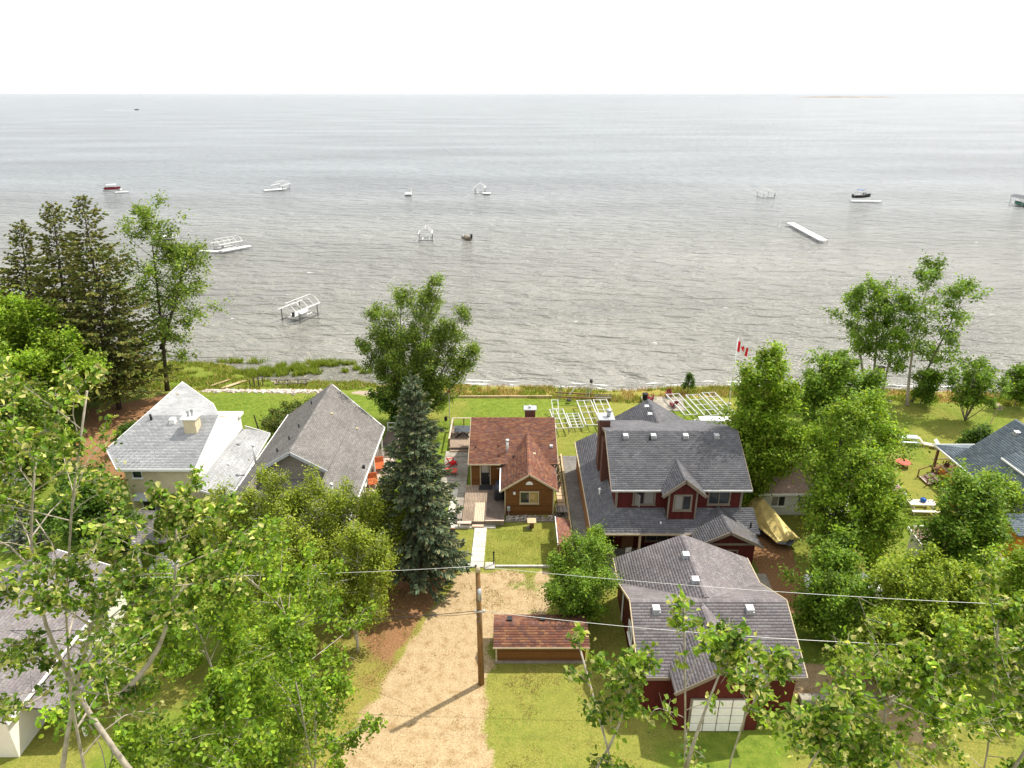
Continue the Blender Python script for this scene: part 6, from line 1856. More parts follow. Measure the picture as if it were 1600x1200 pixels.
hull(2.6, 1.5, 0.7).build('hull', M['trim_taupe'], db); MB().slab([(-0.65, -1.2, 0.7), (0.65, -1.2, 0.7), (0.5, 0.6, 1.2), (-0.5, 0.6, 1.2)], (0, 0, 0.12)).build('cover', M['bark_grey'], db)
MB().box(-0.3, 0.3, -1.5, -1.1, 0.3, 1.5).build('outboard_motor', M['black'], db); MB().lathe([(0.32, 0), (0.4, 0.3), (0.1, 0.6)], 10, (0.1, 0.75, 0.7)).build('buoy', M['white'], db, smooth=True)
boat_lift('far boat lift with a white dock in the left half of the lake', (-87.2, 266.0), R(-10), 5.5, 4.2, 3.4)
small_dock('white dock beside the far lift in the left half of the lake', (-92.0, 261.5), R(-55), 7.5, 2.2)
boat_lift('far boat lift beside a small raft near the middle', (-11.6, 256.5), R(0), 4.0, 3.6, 3.8)
sr = thing('swim_raft', 'flat raft beside the far middle boat lift', 'raft', (-9.2, 254.6, WZ)); MB().box(-1.4, 1.4, -1.0, 1.0, 0.25, 0.6).build('deck', M['white'], sr, bevel=0.04); MB().box(-1.3, 1.3, -0.9, 0.9, -0.2, 0.25).build('float', M['black'], sr)
sr = thing('swim_raft', 'square white raft with a tall ladder pole in mid lake', 'raft', (-37.0, 251.5, WZ)); MB().box(-1.3, 1.0, -1.0, 1.0, 0.3, 0.9).build('deck', M['white'], sr, bevel=0.04); MB().box(-1.2, 0.9, -0.9, 0.9, -0.2, 0.3).build('float', M['black'], sr)
for y in (-0.5, 0.5): MB().tube([(1.0, y, 0.2), (1.0, y, 2.6)], 0.08, 6).build('ladder_rail', M['white'], sr)
boat_lift('far boat lift with white canopy frame in the right half of the lake', (88.8, 245.5), R(8), 4.6, 4.0, 3.4)
pb = thing('pontoon_boat', 'pontoon boat on a lift far out at left', 'boat', (-147.0, 259.0, WZ), R(-70))
for x in (-0.9, 0.9): MB().tube([(x, -3.0, 0.9), (x, 2.5, 0.9), (x, 3.1, 1.1)], [0.34, 0.34, 0.08], 10).build('pontoon', M['alu'], pb, smooth=True)
MB().box(-1.25, 1.25, -3.0, 2.8, 1.25, 1.35).build('deck', M['galv'], pb)
for x in (-1.2, 1.2): MB().box(x - 0.04, x + 0.04, -2.6, 2.6, 1.35, 2.0).build('side_fence', M['maroon'], pb)
MB().box(-1.2, 1.2, -1.6, 1.4, 2.9, 3.0).build('canopy', M['white'], pb)
for x in (-1.1, 1.1):
    for y in (-1.5, 1.3): MB().tube([(x, y, 1.35), (x, y, 2.9)], 0.05, 6).build('canopy_pole', M['alu'], pb)
for x in (-1.6, 1.6):
    for y in (-2.4, 2.4): MB().tube([(x, y, -1.5), (x, y, 1.6)], 0.09, 6).build('lift_post', M['galv'], pb)
small_dock('short dock beside the pontoon boat at far left', (-144.6, 256.0), R(-60), 4.5, 1.4)
wb = thing('white_boat', 'white boat glimpsed through the shore poplar at left', 'boat', (-86.5, 172.0, WZ), R(-75)); hull(5.4, 2.1, 0.9, 0.4).build('hull', M['white'], wb); MB().slab([(-0.8, -0.3, 0.9), (0.8, -0.3, 0.9), (0.7, 0.4, 1.6), (-0.7, 0.4, 1.6)], (0, 0.06, 0)).build('windscreen', M['glass'], wb); MB().box(-0.25, 0.25, -3.1, -2.65, 0.3, 1.3).build('outboard_motor', M['black'], wb)
bb = thing('black_boat', 'black speedboat with a blue sunshade moored at the right dock', 'boat', (119.2, 239.0, WZ + 0.9), R(-85))
hull(6.0, 2.3, 1.1, 0.4).build('hull', M['black'], bb)
MB().slab([(-0.9, 0.3, 1.1), (0.9, 0.3, 1.1), (0.75, 0.9, 1.8), (-0.75, 0.9, 1.8)], (0, 0.05, 0)).build('windscreen', M['glass'], bb)
MB().box(-1.0, 1.0, -1.7, 0.3, 2.7, 2.78).build('sunshade', mat('blue_canvas', (0.10, 0.16, 0.34), 0.8, 0.1, 4), bb)
for x in (-0.95, 0.95):
    for y in (-1.6, 0.2): MB().tube([(x, y, 1.0), (x, y, 2.7)], 0.05, 6).build('shade_pole', M['alu'], bb)
MB().box(-0.28, 0.28, -3.5, -3.0, 0.2, 1.3).build('outboard_motor', M['rubber'], bb)
small_dock('white dock in front of the black speedboat', (114.0, 234.8), R(-94), 9.5, 2.0)
small_dock('long white dock standing free in the right half of the lake', (76.0, 166.9), R(-2.6), 24.5, 2.0, 0.75)
lt = thing('dock_ladder', 'thin metal ladder frame standing left of the long free dock', 'ladder', (73.2, 188.5, WZ))
for x in (-0.5, 0.5): MB().tube([(x, 0, -1.5), (x, 0, 1.8)], 0.06, 6).build('upright', M['galv'], lt)
for z in (0.3, 0.9, 1.7): MB().tube([(-0.5, 0, z), (0.5, 0, z)], 0.05, 6).build('rung', M['galv'], lt)
cl_ = thing('covered_boat_lift', 'boat lift with dark canopy and green boat cut by the right edge', 'boat lift', (166.0, 228.0, WZ), R(5))
for x in (-1.7, 1.7):
    for y in (-2.6, 2.6): MB().tube([(x, y, -1.5), (x, y, 2.6)], 0.09, 6).build('post', M['galv'], cl_)
MB().slab([(-2.0, -3.2, 2.6), (0, -3.2, 3.3), (2.0, -3.2, 2.6)], (0, 6.4, 0)).build('canopy', mat('dark_canvas', (0.09, 0.10, 0.11), 0.8, 0.1, 4), cl_)
hull(5.2, 2.1, 1.0, 0.3).build('boat_hull', mat('green_hull', (0.10, 0.22, 0.15), 0.4, 0.1, 3), cl_)
sp = thing('speedboat', 'tiny speedboat under way far out at upper left', 'boat', (-800, 1568, WZ + 0.2), R(-80)); hull(8.0, 3.0, 1.6, 0.6).build('hull', M['black'], sp); MB().slab([(-1, 0, 1.6), (1, 0, 1.6), (0.8, 1.2, 2.6), (-0.8, 1.2, 2.6)], (0, 0.1, 0)).build('windscreen', M['glass'], sp)
foam = mat('white_foam', (0.8, 0.82, 0.82), 0.9, 0.08, 0.4)
wk = MB()
rgf = random.Random(2)
for k in range(40):
    x = -808 - k * 1.5; y = 1567 + rgf.uniform(-1, 1) * (1 + k * 0.06); w_ = rgf.uniform(1, 2.5)
    wk.slab([(x - w_ * 1.5, y - w_, WZ + 0.03), (x + w_, y - w_ * 0.6, WZ + 0.03), (x + w_ * 1.4, y + w_, WZ + 0.03), (x - w_, y + w_ * 0.7, WZ + 0.03)], (0, 0, 0.03 + 0.0007 * k))
o = wk.build('boat_wake', foam); tag(o, 'short white wake behind the tiny far speedboat', 'wake', kind='stuff')

# thin broken line of foam where the small waves run up the shore
V, F = [], []
xs = np.arange(-14, 64, 0.35)
ys = shore(xs)
for row in range(2):
    for i, x in enumerate(xs):
        w_ = 0.55 * max(0.0, float(fbm(np.array([x * 0.45]), np.array([row * 7.3]), 90 + row)[0]) - 0.50) * 2.4
        y = float(ys[i]) + 0.25 + row * (0.9 + 0.5 * float(fbm(np.array([x * 0.2]), np.array([2.0]), 95)[0]))
        V += [(x, y - w_ / 2, WZ + 0.012 + 0.004 * row), (x, y + w_ / 2, WZ + 0.012 + 0.004 * row)]
n_ = len(xs)
F = [(r * 2 * n_ + 2 * i, r * 2 * n_ + 2 * i + 2, r * 2 * n_ + 2 * i + 3, r * 2 * n_ + 2 * i + 1) for r in range(2) for i in range(n_ - 1)]
tag(place('shore_foam', np_mesh('shore_foam', V, F, foam)), 'broken line of white foam along the waterline', 'foam', kind='stuff')

# ------------------------------------------------------------------ reeds, rough shore grass, weeds
def blades(name, P, h, pal, rg, lean=0.35, w=0.035, label=None, cat='grass', parent=None):
    n = len(P)
    a = rg.uniform(0, 2 * math.pi, n)
    d = np.stack([np.cos(a), np.sin(a), np.zeros(n)], 1)
    sd = np.stack([-np.sin(a), np.cos(a), np.zeros(n)], 1)
    hh = (h * rg.uniform(0.55, 1.3, n))[:, None]
    ww = w * rg.uniform(0.7, 1.4, (n, 1))
    tip = P + np.array([0, 0, 1.0]) * hh + d * hh * lean * rg.uniform(0.2, 1.4, (n, 1))
    V = np.stack([P - sd * ww, P + sd * ww, tip], 1).reshape(-1, 3)
    c = np.array(pal)[rg.integers(0, len(pal), n)] * rg.uniform(0.75, 1.25, (n, 1))
    o = place(name, np_mesh(name, V, np.arange(3 * n).reshape(-1, 3), M['blade'], np.repeat(c, 3, 0)), parent)
    return tag(o, label, cat, kind='stuff')
rg = np.random.default_rng(77)
def field(n, x0, x1, dmin, dmax, thr=0.0, sc=0.6, seed=3):
    x = rg.uniform(x0, x1, n); d = rg.uniform(dmin, dmax, n)
    y = shore(x) - d
    keep = fbm(x * sc, y * sc, seed) > thr
    x, y = x[keep], y[keep]
    return np.stack([x, y, ground_z(x, y) - 0.02], 1)
DRYG = [(0.34, 0.24, 0.09), (0.42, 0.31, 0.14), (0.30, 0.17, 0.06), (0.46, 0.36, 0.19)]
GRNG = [(0.17, 0.25, 0.03), (0.23, 0.30, 0.04), (0.12, 0.19, 0.02), (0.30, 0.32, 0.06)]
blades('dry_shore_grass', field(15000, -16, 64, 0.5, 5.2, 0.42, 0.5, 3), 0.42, DRYG, rg, 0.5, 0.04, 'straw coloured rough grass along the shore')
blades('green_shore_grass', field(17000, -17, 64, 0.9, 5.6, 0.46, 0.45, 9), 0.45, GRNG, rg, 0.5, 0.045, 'green rough grass along the shore')
P = np.stack([rg.uniform(-60, -17, 24000), rg.uniform(76.6, 87, 24000)], 1)
P = P[(shore(P[:, 0]) - P[:, 1] > 0.1)]
P = P[fbm(P[:, 0] * 0.4, P[:, 1] * 0.6, 4) > 0.38]
blades('marsh_grass', np.column_stack([P, ground_z(P[:, 0], P[:, 1]) - 0.02]), 0.4, GRNG + DRYG[1:2], rg, 0.5, 0.05, 'bright marsh grass on the left shore')
RE = []
for cx, cy, rx, ry, n in ((-34.0, 82.6, 2.2, 1.0, 1600), (-29.8, 82.4, 1.8, 0.7, 900), (-31.5, 83.6, 2.6, 0.9, 2300), (-28.4, 85.2, 2.6, 1.0, 2600), (-25.6, 86.4, 2.4, 1.0, 2600), (-27.0, 83.2, 1.8, 0.8, 900), (-22.6, 86.3, 0.6, 0.5, 350), (-20.9, 86.8, 0.9, 0.6, 500), (-22.0, 83.6, 0.7, 0.4, 250), (-20.8, 84.4, 0.6, 0.4, 220), (-18.2, 83.8, 0.9, 0.7, 420), (-19.6, 83.2, 0.7, 0.4, 220), (-36.5, 87.2, 3.5, 0.6, 900)):
    a, q = rg.uniform(0, 6.28, n), np.sqrt(rg.uniform(0, 1, n))
    xx, yy = cx + rx * 1.25 * q * np.cos(a), cy + ry * 1.3 * q * np.sin(a)
    kk = fbm(xx * 1.1, yy * 1.6, 55) > 0.40 + 0.25 * q ** 3
    RE.append(np.stack([xx[kk], yy[kk], np.full(kk.sum(), WZ - 0.1)], 1))
blades('reeds', np.concatenate(RE), 0.75, GRNG, rg, 0.55, 0.05, 'green reed beds standing in the shallows at left', 'reeds')
# weeds on the gravel, rough lawn round the drive
def scatter(n, x0, x1, y0, y1, cond):
    x, y = rg.uniform(x0, x1, n), rg.uniform(y0, y1, n)
    k = cond(x, y)
    return np.stack([x[k], y[k], ground_z(x[k], y[k]) - 0.01], 1)
P = scatter(60000, -12, 7, 24, 42, lambda x, y: (fbm(x * 0.9, y * 0.9, 61) + rg.normal(size=x.shape) * 0.09 > np.where(edge_dist(x, y, GRAVEL) > 0.2, np.where((y > 37.5) & (x > -2), 0.62, 0.80), 0.58)) & ~((x > -1.2) & (x < 4.9) & (y > 32.3) & (y < 35.4)))
blades('driveway_weeds', P, 0.11, [(0.24, 0.27, 0.05), (0.30, 0.30, 0.07)] + DRYG, rg, 0.7, 0.02, 'weeds and rough grass scattered over the gravel drive')
P = scatter(90000, -40, 62, 55, 75, lambda x, y: (shore(x) - y > 4.5) & (fbm(x * 0.5, y * 0.5, 33) + rg.normal(size=x.shape) * 0.2 > 0.55) & ~((x > -33.5) & (x < -11) & (y < 64.4)) & ~((x > 5.8) & (x < 18.2) & (y < 59)) & ~((x > -6.6) & (x < 4.2) & (y < 65.2)) & ~((x > 39) & (y < 57)))
blades('lawn_grass', P, 0.08, [(0.19, 0.27, 0.03), (0.25, 0.32, 0.04), (0.15, 0.23, 0.025), (0.30, 0.32, 0.06)], rg, 0.8, 0.03, 'short mown lawn grass behind the houses')
P = scatter(30000, -5.2, 3.4, 42.3, 47.8, lambda x, y: (fbm(x * 0.8, y * 0.8, 35) + rg.normal(size=x.shape) * 0.2 > 0.5) & ~((x > -3.3) & (x < -2.0)) & (y < 46.9))
blades('front_lawn_grass', P, 0.06, [(0.21, 0.28, 0.03), (0.27, 0.33, 0.04), (0.17, 0.24, 0.025), (0.34, 0.33, 0.07)], rg, 0.8, 0.02, 'short patchy lawn grass before the brown cabin')
# -- blue spruce beside the brown cabin
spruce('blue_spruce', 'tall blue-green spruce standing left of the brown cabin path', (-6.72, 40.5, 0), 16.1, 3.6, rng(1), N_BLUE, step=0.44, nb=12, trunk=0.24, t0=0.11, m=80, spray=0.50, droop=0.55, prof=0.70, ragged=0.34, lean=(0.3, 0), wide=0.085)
# -- row of old olive spruces by the shore at left
for k, (x, y, h, r, ln, lab) in enumerate([(-64.0, 79.4, 17.5, 4.8, (2, 0), 'olive spruce cut by the left edge of the picture'),
                                           (-56.7, 75.4, 20.2, 5.4, (3, 0), 'leftmost of the three tall olive spruces by the shore, shortest of them'),
                                           (-50.8, 72.6, 22.6, 6.0, (3, 0), 'middle one of the three tall olive spruces by the shore'),
                                           (-44.6, 70.2, 23.6, 6.4, (1.5, 0), 'tallest olive spruce of the shore row, next to the leafy poplar')]):
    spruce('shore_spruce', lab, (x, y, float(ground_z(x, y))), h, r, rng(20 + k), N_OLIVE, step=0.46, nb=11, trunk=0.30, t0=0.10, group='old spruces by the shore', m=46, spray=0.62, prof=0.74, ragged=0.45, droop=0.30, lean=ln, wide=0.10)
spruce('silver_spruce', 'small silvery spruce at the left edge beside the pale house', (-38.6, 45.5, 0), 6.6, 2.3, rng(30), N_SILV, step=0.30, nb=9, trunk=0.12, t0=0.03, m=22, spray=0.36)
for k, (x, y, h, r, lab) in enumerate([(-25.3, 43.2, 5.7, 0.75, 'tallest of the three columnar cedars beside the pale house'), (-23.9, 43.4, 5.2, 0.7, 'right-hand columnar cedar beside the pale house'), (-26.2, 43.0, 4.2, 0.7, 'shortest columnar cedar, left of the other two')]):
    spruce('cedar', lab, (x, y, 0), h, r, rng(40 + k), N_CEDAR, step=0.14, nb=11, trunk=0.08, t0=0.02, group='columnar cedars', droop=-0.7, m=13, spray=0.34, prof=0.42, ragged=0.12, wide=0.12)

# -- broadleaf trees along the shore
zz = float(ground_z(-42, 76.2))
grow_tree('poplar', 'tall loose poplar at the shore right of the olive spruces', 'tree', (-42.0, 76.2, zz), [((-39.8, 76.0, 20.5), None, 1), ((-36.8, 76.4, 16.0), (-41.6, 76.2, 5), 0.75)], rng(50), n1=32, n2=9, m=22, R1=6.2, gap=0.06, t0=0.22, prof='oval', el0=-5, el1=60, leaf=0.27, sig=0.42, pal=G_SHORE, bark='bark_dark', tr=0.32, droop=0.12, hang=0.25)
grow_tree('poplar', 'big rounded poplar by the shore behind the blue spruce', 'tree', (-10.4, 66.8, 0), [((-7.5, 66.8, 15.5), None, 1), ((-11.3, 67.0, 14.0), None, 1), ((-14.3, 66.6, 12.1), None, 0.95), ((-4.5, 66.4, 12.1), None, 0.95), ((-8.9, 68.6, 13.0), None, 0.95), ((-15.5, 66.0, 8.7), None, 0.85), ((-3.8, 66.0, 8.5), None, 0.8), ((-9.6, 64.8, 10.2), None, 0.95), ((-6.6, 65.2, 11.1), None, 0.9), ((-12.6, 65.2, 10.0), None, 0.9)],
          rng(51), n1=26, n2=8, m=24, R1=3.1, t0=0.2, prof='oval', el0=5, el1=68, leaf=0.19, sig=0.34, pal=G_SHORE, bark='bark_grey', tr=0.22, hang=0.1, gap=0.1, clump=0.4)
grow_tree('willow', 'bright green bushy willow in front of the olive spruces', 'tree', (-50.5, 66.0, 0), [((-48.0, 65.5, 12.8), None, 1), ((-52.5, 65.5, 13.6), None, 1), ((-44.0, 64.0, 10.0), None, 0.95), ((-57.0, 65.0, 12.8), None, 1), ((-46.0, 61.5, 8.6), None, 0.95), ((-52, 61.5, 10.0), None, 1.0), ((-41.5, 63.5, 7.4), None, 0.8)],
          rng(52), n1=22, n2=8, m=34, R1=3.7, t0=0.18, prof='oval', el0=5, el1=60, leaf=0.27, sig=0.45, pal=G_BRIGHT, bark='bark_dark', tr=0.2)
grow_tree('plum_tree', 'rust-tinted small tree at the left edge beside the red roof', 'tree', (-57.5, 62.0, 0), [((-57.0, 61.8, 9.6), None, 1), ((-55.3, 61.0, 7.6), None, 0.9)], rng(53), n1=18, n2=7, m=34, R1=2.8, t0=0.2, leaf=0.24, sig=0.4, pal=[(0.20, 0.12, 0.03), (0.15, 0.14, 0.025), (0.24, 0.16, 0.035), (0.09, 0.11, 0.02)], bark='bark_dark', tr=0.15)
for k, (x, y, tx, tz, r, lab) in enumerate([(42.2, 74.0, 38.6, 12.2, 3.0, 'leftmost aspen of the shore clump, leaning left'), (42.9, 74.2, 41.0, 12.8, 2.7, 'second aspen of the shore clump, with a straight dark stem'), (42.5, 71.7, 42.6, 12.0, 2.6, 'third aspen of the shore clump, nearest the lawn'),
                                            (45.4, 71.2, 44.5, 16.2, 3.5, 'tallest aspen of the shore clump, with a white stem'), (46.6, 72.4, 49.6, 13.4, 3.1, 'aspen leaning right at the right side of the shore clump')]):
    grow_tree('aspen', lab, 'tree', (x, y, float(ground_z(x, y))), [((tx, y, tz), None, 1)], rng(60 + k), n1=24, n2=8, m=18, gap=0.06, R1=r, t0=0.40, prof='oval', el0=5, el1=60, leaf=0.25, sig=0.34, pal=G_MID + G_POP[1:2], bark='bark_pale' if k == 3 else 'bark_grey', tr=0.17, group='aspens by the shore', clump=0.3, wig=0.08)
grow_tree('shrub', 'low leafy shrub at the foot of the white-stemmed aspen', 'shrub', (47.0, 71.4, 0), [((46.9, 71.2, 3.6), None, 1), ((48.2, 71.0, 3.2), None, 1)], rng(66), n1=14, n2=6, m=30, R1=1.5, t0=0.1, leaf=0.2, sig=0.28, pal=G_MID, tr=0.06)
fan = [((49.4 + 2.9 * math.cos(a) * q, 67.2 + 2.4 * math.sin(a) * q, 6.9 - 1.9 * q * q), None, 1) for a, q in [(0, 0), (0.4, .8), (1.5, .7), (2.6, .85), (3.5, .9), (4.6, .7), (5.5, .95), (0.9, .4), (4.0, .45)]]
grow_tree('tall_shrub', 'vase-shaped many-stemmed shrub standing alone on the right lawn', 'shrub', (49.6, 67.2, 0), fan, rng(67), n1=12, n2=6, m=10, gap=0.1, R1=1.25, t0=0.35, prof='oval', el0=10, el1=60, leaf=0.23, sig=0.28, pal=G_MID, bark='bark_grey', tr=0.08)
grow_tree('shrub', 'round shrub at the far right edge by the shore', 'shrub', (57.6, 71.0, 0), [((57.0, 70.8, 4.0), None, 1), ((58.6, 70.8, 4.4), None, 1)], rng(68), n1=16, n2=6, m=30, R1=1.8, t0=0.1, leaf=0.23, sig=0.3, pal=G_MID, tr=0.06)
grow_tree('shrub', 'small pointed shrub at the shore near the dock frames', 'shrub', (21.2, 75.4, -0.1), [((21.2, 75.4, 1.9), None, 1)], rng(69), n1=14, n2=5, m=20, R1=0.8, t0=0.05, prof='cone', leaf=0.16, sig=0.18, pal=G_DARK, tr=0.04)

# -- trees between the red house and the orange house
TALL_D = [((20.4, 50.4, 13.7), None, 1), ((18.9, 50.2, 11.4), None, 0.85), ((22.0, 49.8, 11.0), None, 0.9), ((20.6, 49.2, 8.6), None, 0.8), ((22.8, 48.8, 7.4), None, 0.75), ((21.4, 48.0, 6.0), None, 0.6)]
grow_tree('ash', 'tall pointed bright ash directly right of the red house roof', 'tree', (19.3, 50.7, 0), TALL_D, rng(70), n1=32, n2=8, m=34, R1=2.8, t0=0.14, prof='oval', el0=15, el1=68, leaf=0.21, sig=0.32, pal=G_BRIGHT, bark='bark_dark', tr=0.2)
grow_tree('ash', 'large ash in the middle of the tree group right of the red house', 'tree', (27.6, 52.6, 0), [((27.0, 52.4, 12.0), None, 1), ((29.8, 52.0, 10.8), None, 0.95), ((25.2, 51.6, 10.4), None, 0.9), ((31.2, 53, 8.6), None, 0.75), ((28, 50, 9.6), None, 0.9)], rng(71), n1=28, n2=8, m=26, R1=3.3, gap=0.1, t0=0.2, prof='oval', leaf=0.22, sig=0.36, pal=G_MID + G_BRIGHT[:1], bark='bark_dark', tr=0.22)
grow_tree('maple', 'broad maple nearest the yellow tarped boat', 'tree', (24.6, 42.0, 0), [((24.0, 44.6, 11.6), None, 1), ((26.2, 44.6, 12.2), None, 1), ((27.2, 44.0, 9.6), None, 0.95), ((22.9, 45.6, 9.0), None, 0.9), ((22.6, 42.4, 8.0), None, 0.8), ((25.2, 40.6, 8.6), None, 0.85)], rng(72), n1=26, n2=8, m=24, R1=2.8, t0=0.22, prof='oval', leaf=0.19, sig=0.34, pal=G_BRIGHT + G_MID[:2] + G_YELL[:1], bark='bark_dark', tr=0.16, gap=0.12)
grow_tree('maple', 'slender maple in front of the white bungalow', 'tree', (25.9, 40.0, 0), [((25.8, 41.0, 8.0), None, 1), ((26.8, 40.4, 6.8), None, 0.9)], rng(73), n1=20, n2=7, m=22, R1=2.3, t0=0.25, prof='oval', leaf=0.19, sig=0.32, pal=G_BRIGHT + G_YELL[:2], bark='bark_grey', tr=0.11, gap=0.1)
grow_tree('small_tree', 'dark spiry clump of small trees among the ashes near the shore', 'tree', (33.5, 66.0, 0), [((32.4, 66.0, 7.8), None, 1), ((34.4, 66.5, 8.2), None, 1), ((36.2, 67.0, 6.8), None, 1), ((30.8, 65.6, 6.2), None, 0.9)], rng(74), n1=24, n2=6, m=26, R1=1.7, t0=0.1, prof='cone', el0=10, el1=60, leaf=0.2, sig=0.26, pal=G_MID, bark='bark_dark', tr=0.1)
grow_tree('shrub', 'leafy thicket along the lot line right of the garage', 'shrub', (20.4, 34.8, 0), [((20.2, 35.6, 6.2), None, 1), ((19.8, 33.4, 5.4), None, 1), ((21.6, 36.6, 6.4), None, 1), ((21.2, 32.6, 4.8), None, 1)], rng(75), n1=18, n2=7, m=32, R1=2.0, t0=0.1, leaf=0.17, sig=0.3, pal=G_MID + G_BRIGHT[:1], bark='bark_dark', tr=0.08)
grow_tree('maple', 'large yellow-green maple at lower right, right of the grey garage', 'tree', (24.0, 31.0, 0), [((22.6, 32.4, 6.9), None, 1), ((24.8, 32.8, 7.3), None, 1), ((26.8, 32.2, 6.7), None, 1), ((21.4, 30.4, 5.1), None, 0.95), ((24.0, 29.6, 5.7), None, 1), ((27.0, 29.6, 5.5), None, 1), ((20.4, 28.4, 3.7), None, 0.9)],
          rng(76), n1=26, n2=8, m=32, R1=2.4, t0=0.15, prof='oval', leaf=0.17, sig=0.3, pal=G_YELL, bark='bark_grey', tr=0.15)
grow_tree('maple', 'dark green maple standing before the orange house', 'tree', (31.8, 39.2, 0), [((30.6, 40.2, 8.1), None, 1), ((32.8, 40.6, 7.9), None, 1), ((29.2, 38.8, 5.7), None, 0.9), ((31.6, 38.2, 6.1), None, 0.95)], rng(77), n1=22, n2=8, m=28, R1=2.5, t0=0.25, prof='oval', leaf=0.19, sig=0.32, pal=G_MID, bark='bark_dark', tr=0.18)
grow_tree('maple', 'light green tree at the right edge below the orange house', 'tree', (31.5, 32.5, 0), [((30.4, 33.6, 6.9), None, 1), ((32.2, 33.0, 7.3), None, 1), ((30.0, 31.0, 5.3), None, 1), ((34, 34, 7.9), None, 1)], rng(78), n1=22, n2=7, m=26, R1=2.4, t0=0.15, leaf=0.18, sig=0.3, pal=G_BRIGHT + G_YELL[:1], bark='bark_grey', tr=0.14)
grow_tree('young_maple', 'leafy sapling against the front porch of the orange house', 'tree', (38.4, 45.5, 0), [((37.4, 46.0, 5.0), None, 1), ((38.8, 45.4, 4.4), None, 1)], rng(79), n1=16, n2=7, m=20, R1=1.8, t0=0.15, leaf=0.19, sig=0.3, pal=G_BRIGHT + G_YELL[:1], tr=0.1)
grow_tree('shrub', 'low bush beside the blue-grey porch roof of the orange house', 'shrub', (44.8, 59.0, 0), [((44.8, 59.0, 2.2), None, 1), ((46.4, 59.6, 2.4), None, 1)], rng(80), n1=12, n2=6, m=28, R1=1.3, t0=0.05, leaf=0.2, sig=0.25, pal=G_DARK, tr=0.05)

# -- shrubs on the middle lots
grow_tree('lilac', 'big dense lilac bush between the long shed and the grey garage', 'shrub', (4.5, 36.4, 0), [((4.2, 38.2, 5.0), None, 1), ((5.6, 37.4, 5.2), None, 1), ((3.0, 37.0, 4.2), None, 1), ((5.8, 39.4, 4.6), None, 0.95), ((4.4, 35.2, 4.2), None, 1), ((2.6, 35.4, 3.2), None, 0.85), ((6.0, 35.2, 4.4), None, 0.95)],
          rng(81), n1=20, n2=7, m=24, R1=1.6, t0=0.08, prof='oval', gap=0.08, clump=0.45, leaf=0.13, sig=0.26, pal=G_MID + G_BRIGHT[:1], bark='bark_grey', tr=0.07)
grow_tree('shrub', 'small round bright bush at the corner of the red house porch', 'shrub', (6.0, 42.0, 0), [((6.0, 42.0, 2.9), None, 1), ((6.5, 41.8, 2.4), None, 1)], rng(82), n1=16, n2=6, m=30, R1=1.0, t0=0.08, leaf=0.15, sig=0.2, pal=G_BRIGHT, tr=0.05)
grow_tree('juniper', 'dark spreading juniper against the left side of the taupe roof', 'shrub', (-23.2, 65.0, 0), [((-23.6, 65.4, 1.6), None, 1), ((-22.6, 67.2, 1.5), None, 1), ((-24.6, 63.2, 1.4), None, 1), ((-24.4, 66.8, 1.2), None, 1)], rng(83), n1=16, n2=7, m=34, R1=1.9, t0=0.02, prof='vase', el0=5, el1=35, leaf=0.17, sig=0.24, pal=N_OLIVE + G_DARK, tr=0.06)
grow_tree('shrub', 'round dark bush on the bare soil left of the pale house', 'shrub', (-37.6, 60.4, 0), [((-37.4, 60.2, 2.6), None, 1), ((-38.6, 60.0, 2.2), None, 1)], rng(84), n1=14, n2=6, m=30, R1=1.3, t0=0.05, leaf=0.18, sig=0.25, pal=G_DARK, tr=0.05)
grow_tree('shrub', 'leafy hedge bush behind the blue spruce at the shore side', 'shrub', (-11.5, 66.0, 0), [((-12.8, 66, 3.6), None, 1), ((-9.6, 65.8, 3.6), None, 1), ((-15.0, 66.2, 3.0), None, 1), ((-8.2, 66, 3.0), None, 1)], rng(85), n1=14, n2=6, m=34, R1=1.8, t0=0.05, leaf=0.22, sig=0.32, pal=G_DARK, tr=0.06)
grow_tree('shrub', 'light bush below the deck of the taupe-roofed house', 'shrub', (-10.2, 44.0, 0), [((-10.2, 44.4, 4.4), None, 1), ((-10.0, 42.6, 3.8), None, 1), ((-10.6, 46.4, 3.4), None, 1)], rng(86), n1=16, n2=7, m=30, R1=1.3, t0=0.1, leaf=0.17, sig=0.24, pal=G_YELL + G_BIRCH[:1], tr=0.05)
grow_tree('shrub', 'dark understorey bush between the cedars and the lower-left roof', 'shrub', (-30.5, 43.5, 0), [((-30.5, 43.5, 4.5), None, 1), ((-33.0, 44.0, 5.5), None, 1), ((-36, 47, 6.5), None, 1), ((-33.6, 41.2, 4.6), None, 1)], rng(87), n1=18, n2=7, m=34, R1=2.2, t0=0.1, leaf=0.22, sig=0.35, pal=G_DARK + G_MID[:1], tr=0.08)
grow_tree('ash', 'tree of mixed greens behind the left poplar tops', 'tree', (-42.5, 51.0, 0), [((-41.0, 51.5, 9.6), None, 1), ((-44.5, 51.0, 10.4), None, 1), ((-39.5, 49.0, 8.0), None, 0.9), ((-46.0, 54.0, 10.0), None, 1), ((-42, 55.5, 8.6), None, 0.9)], rng(88), n1=20, n2=7, m=30, R1=3.0, t0=0.15, leaf=0.24, sig=0.4, pal=G_MID + N_OLIVE[:2], tr=0.15)

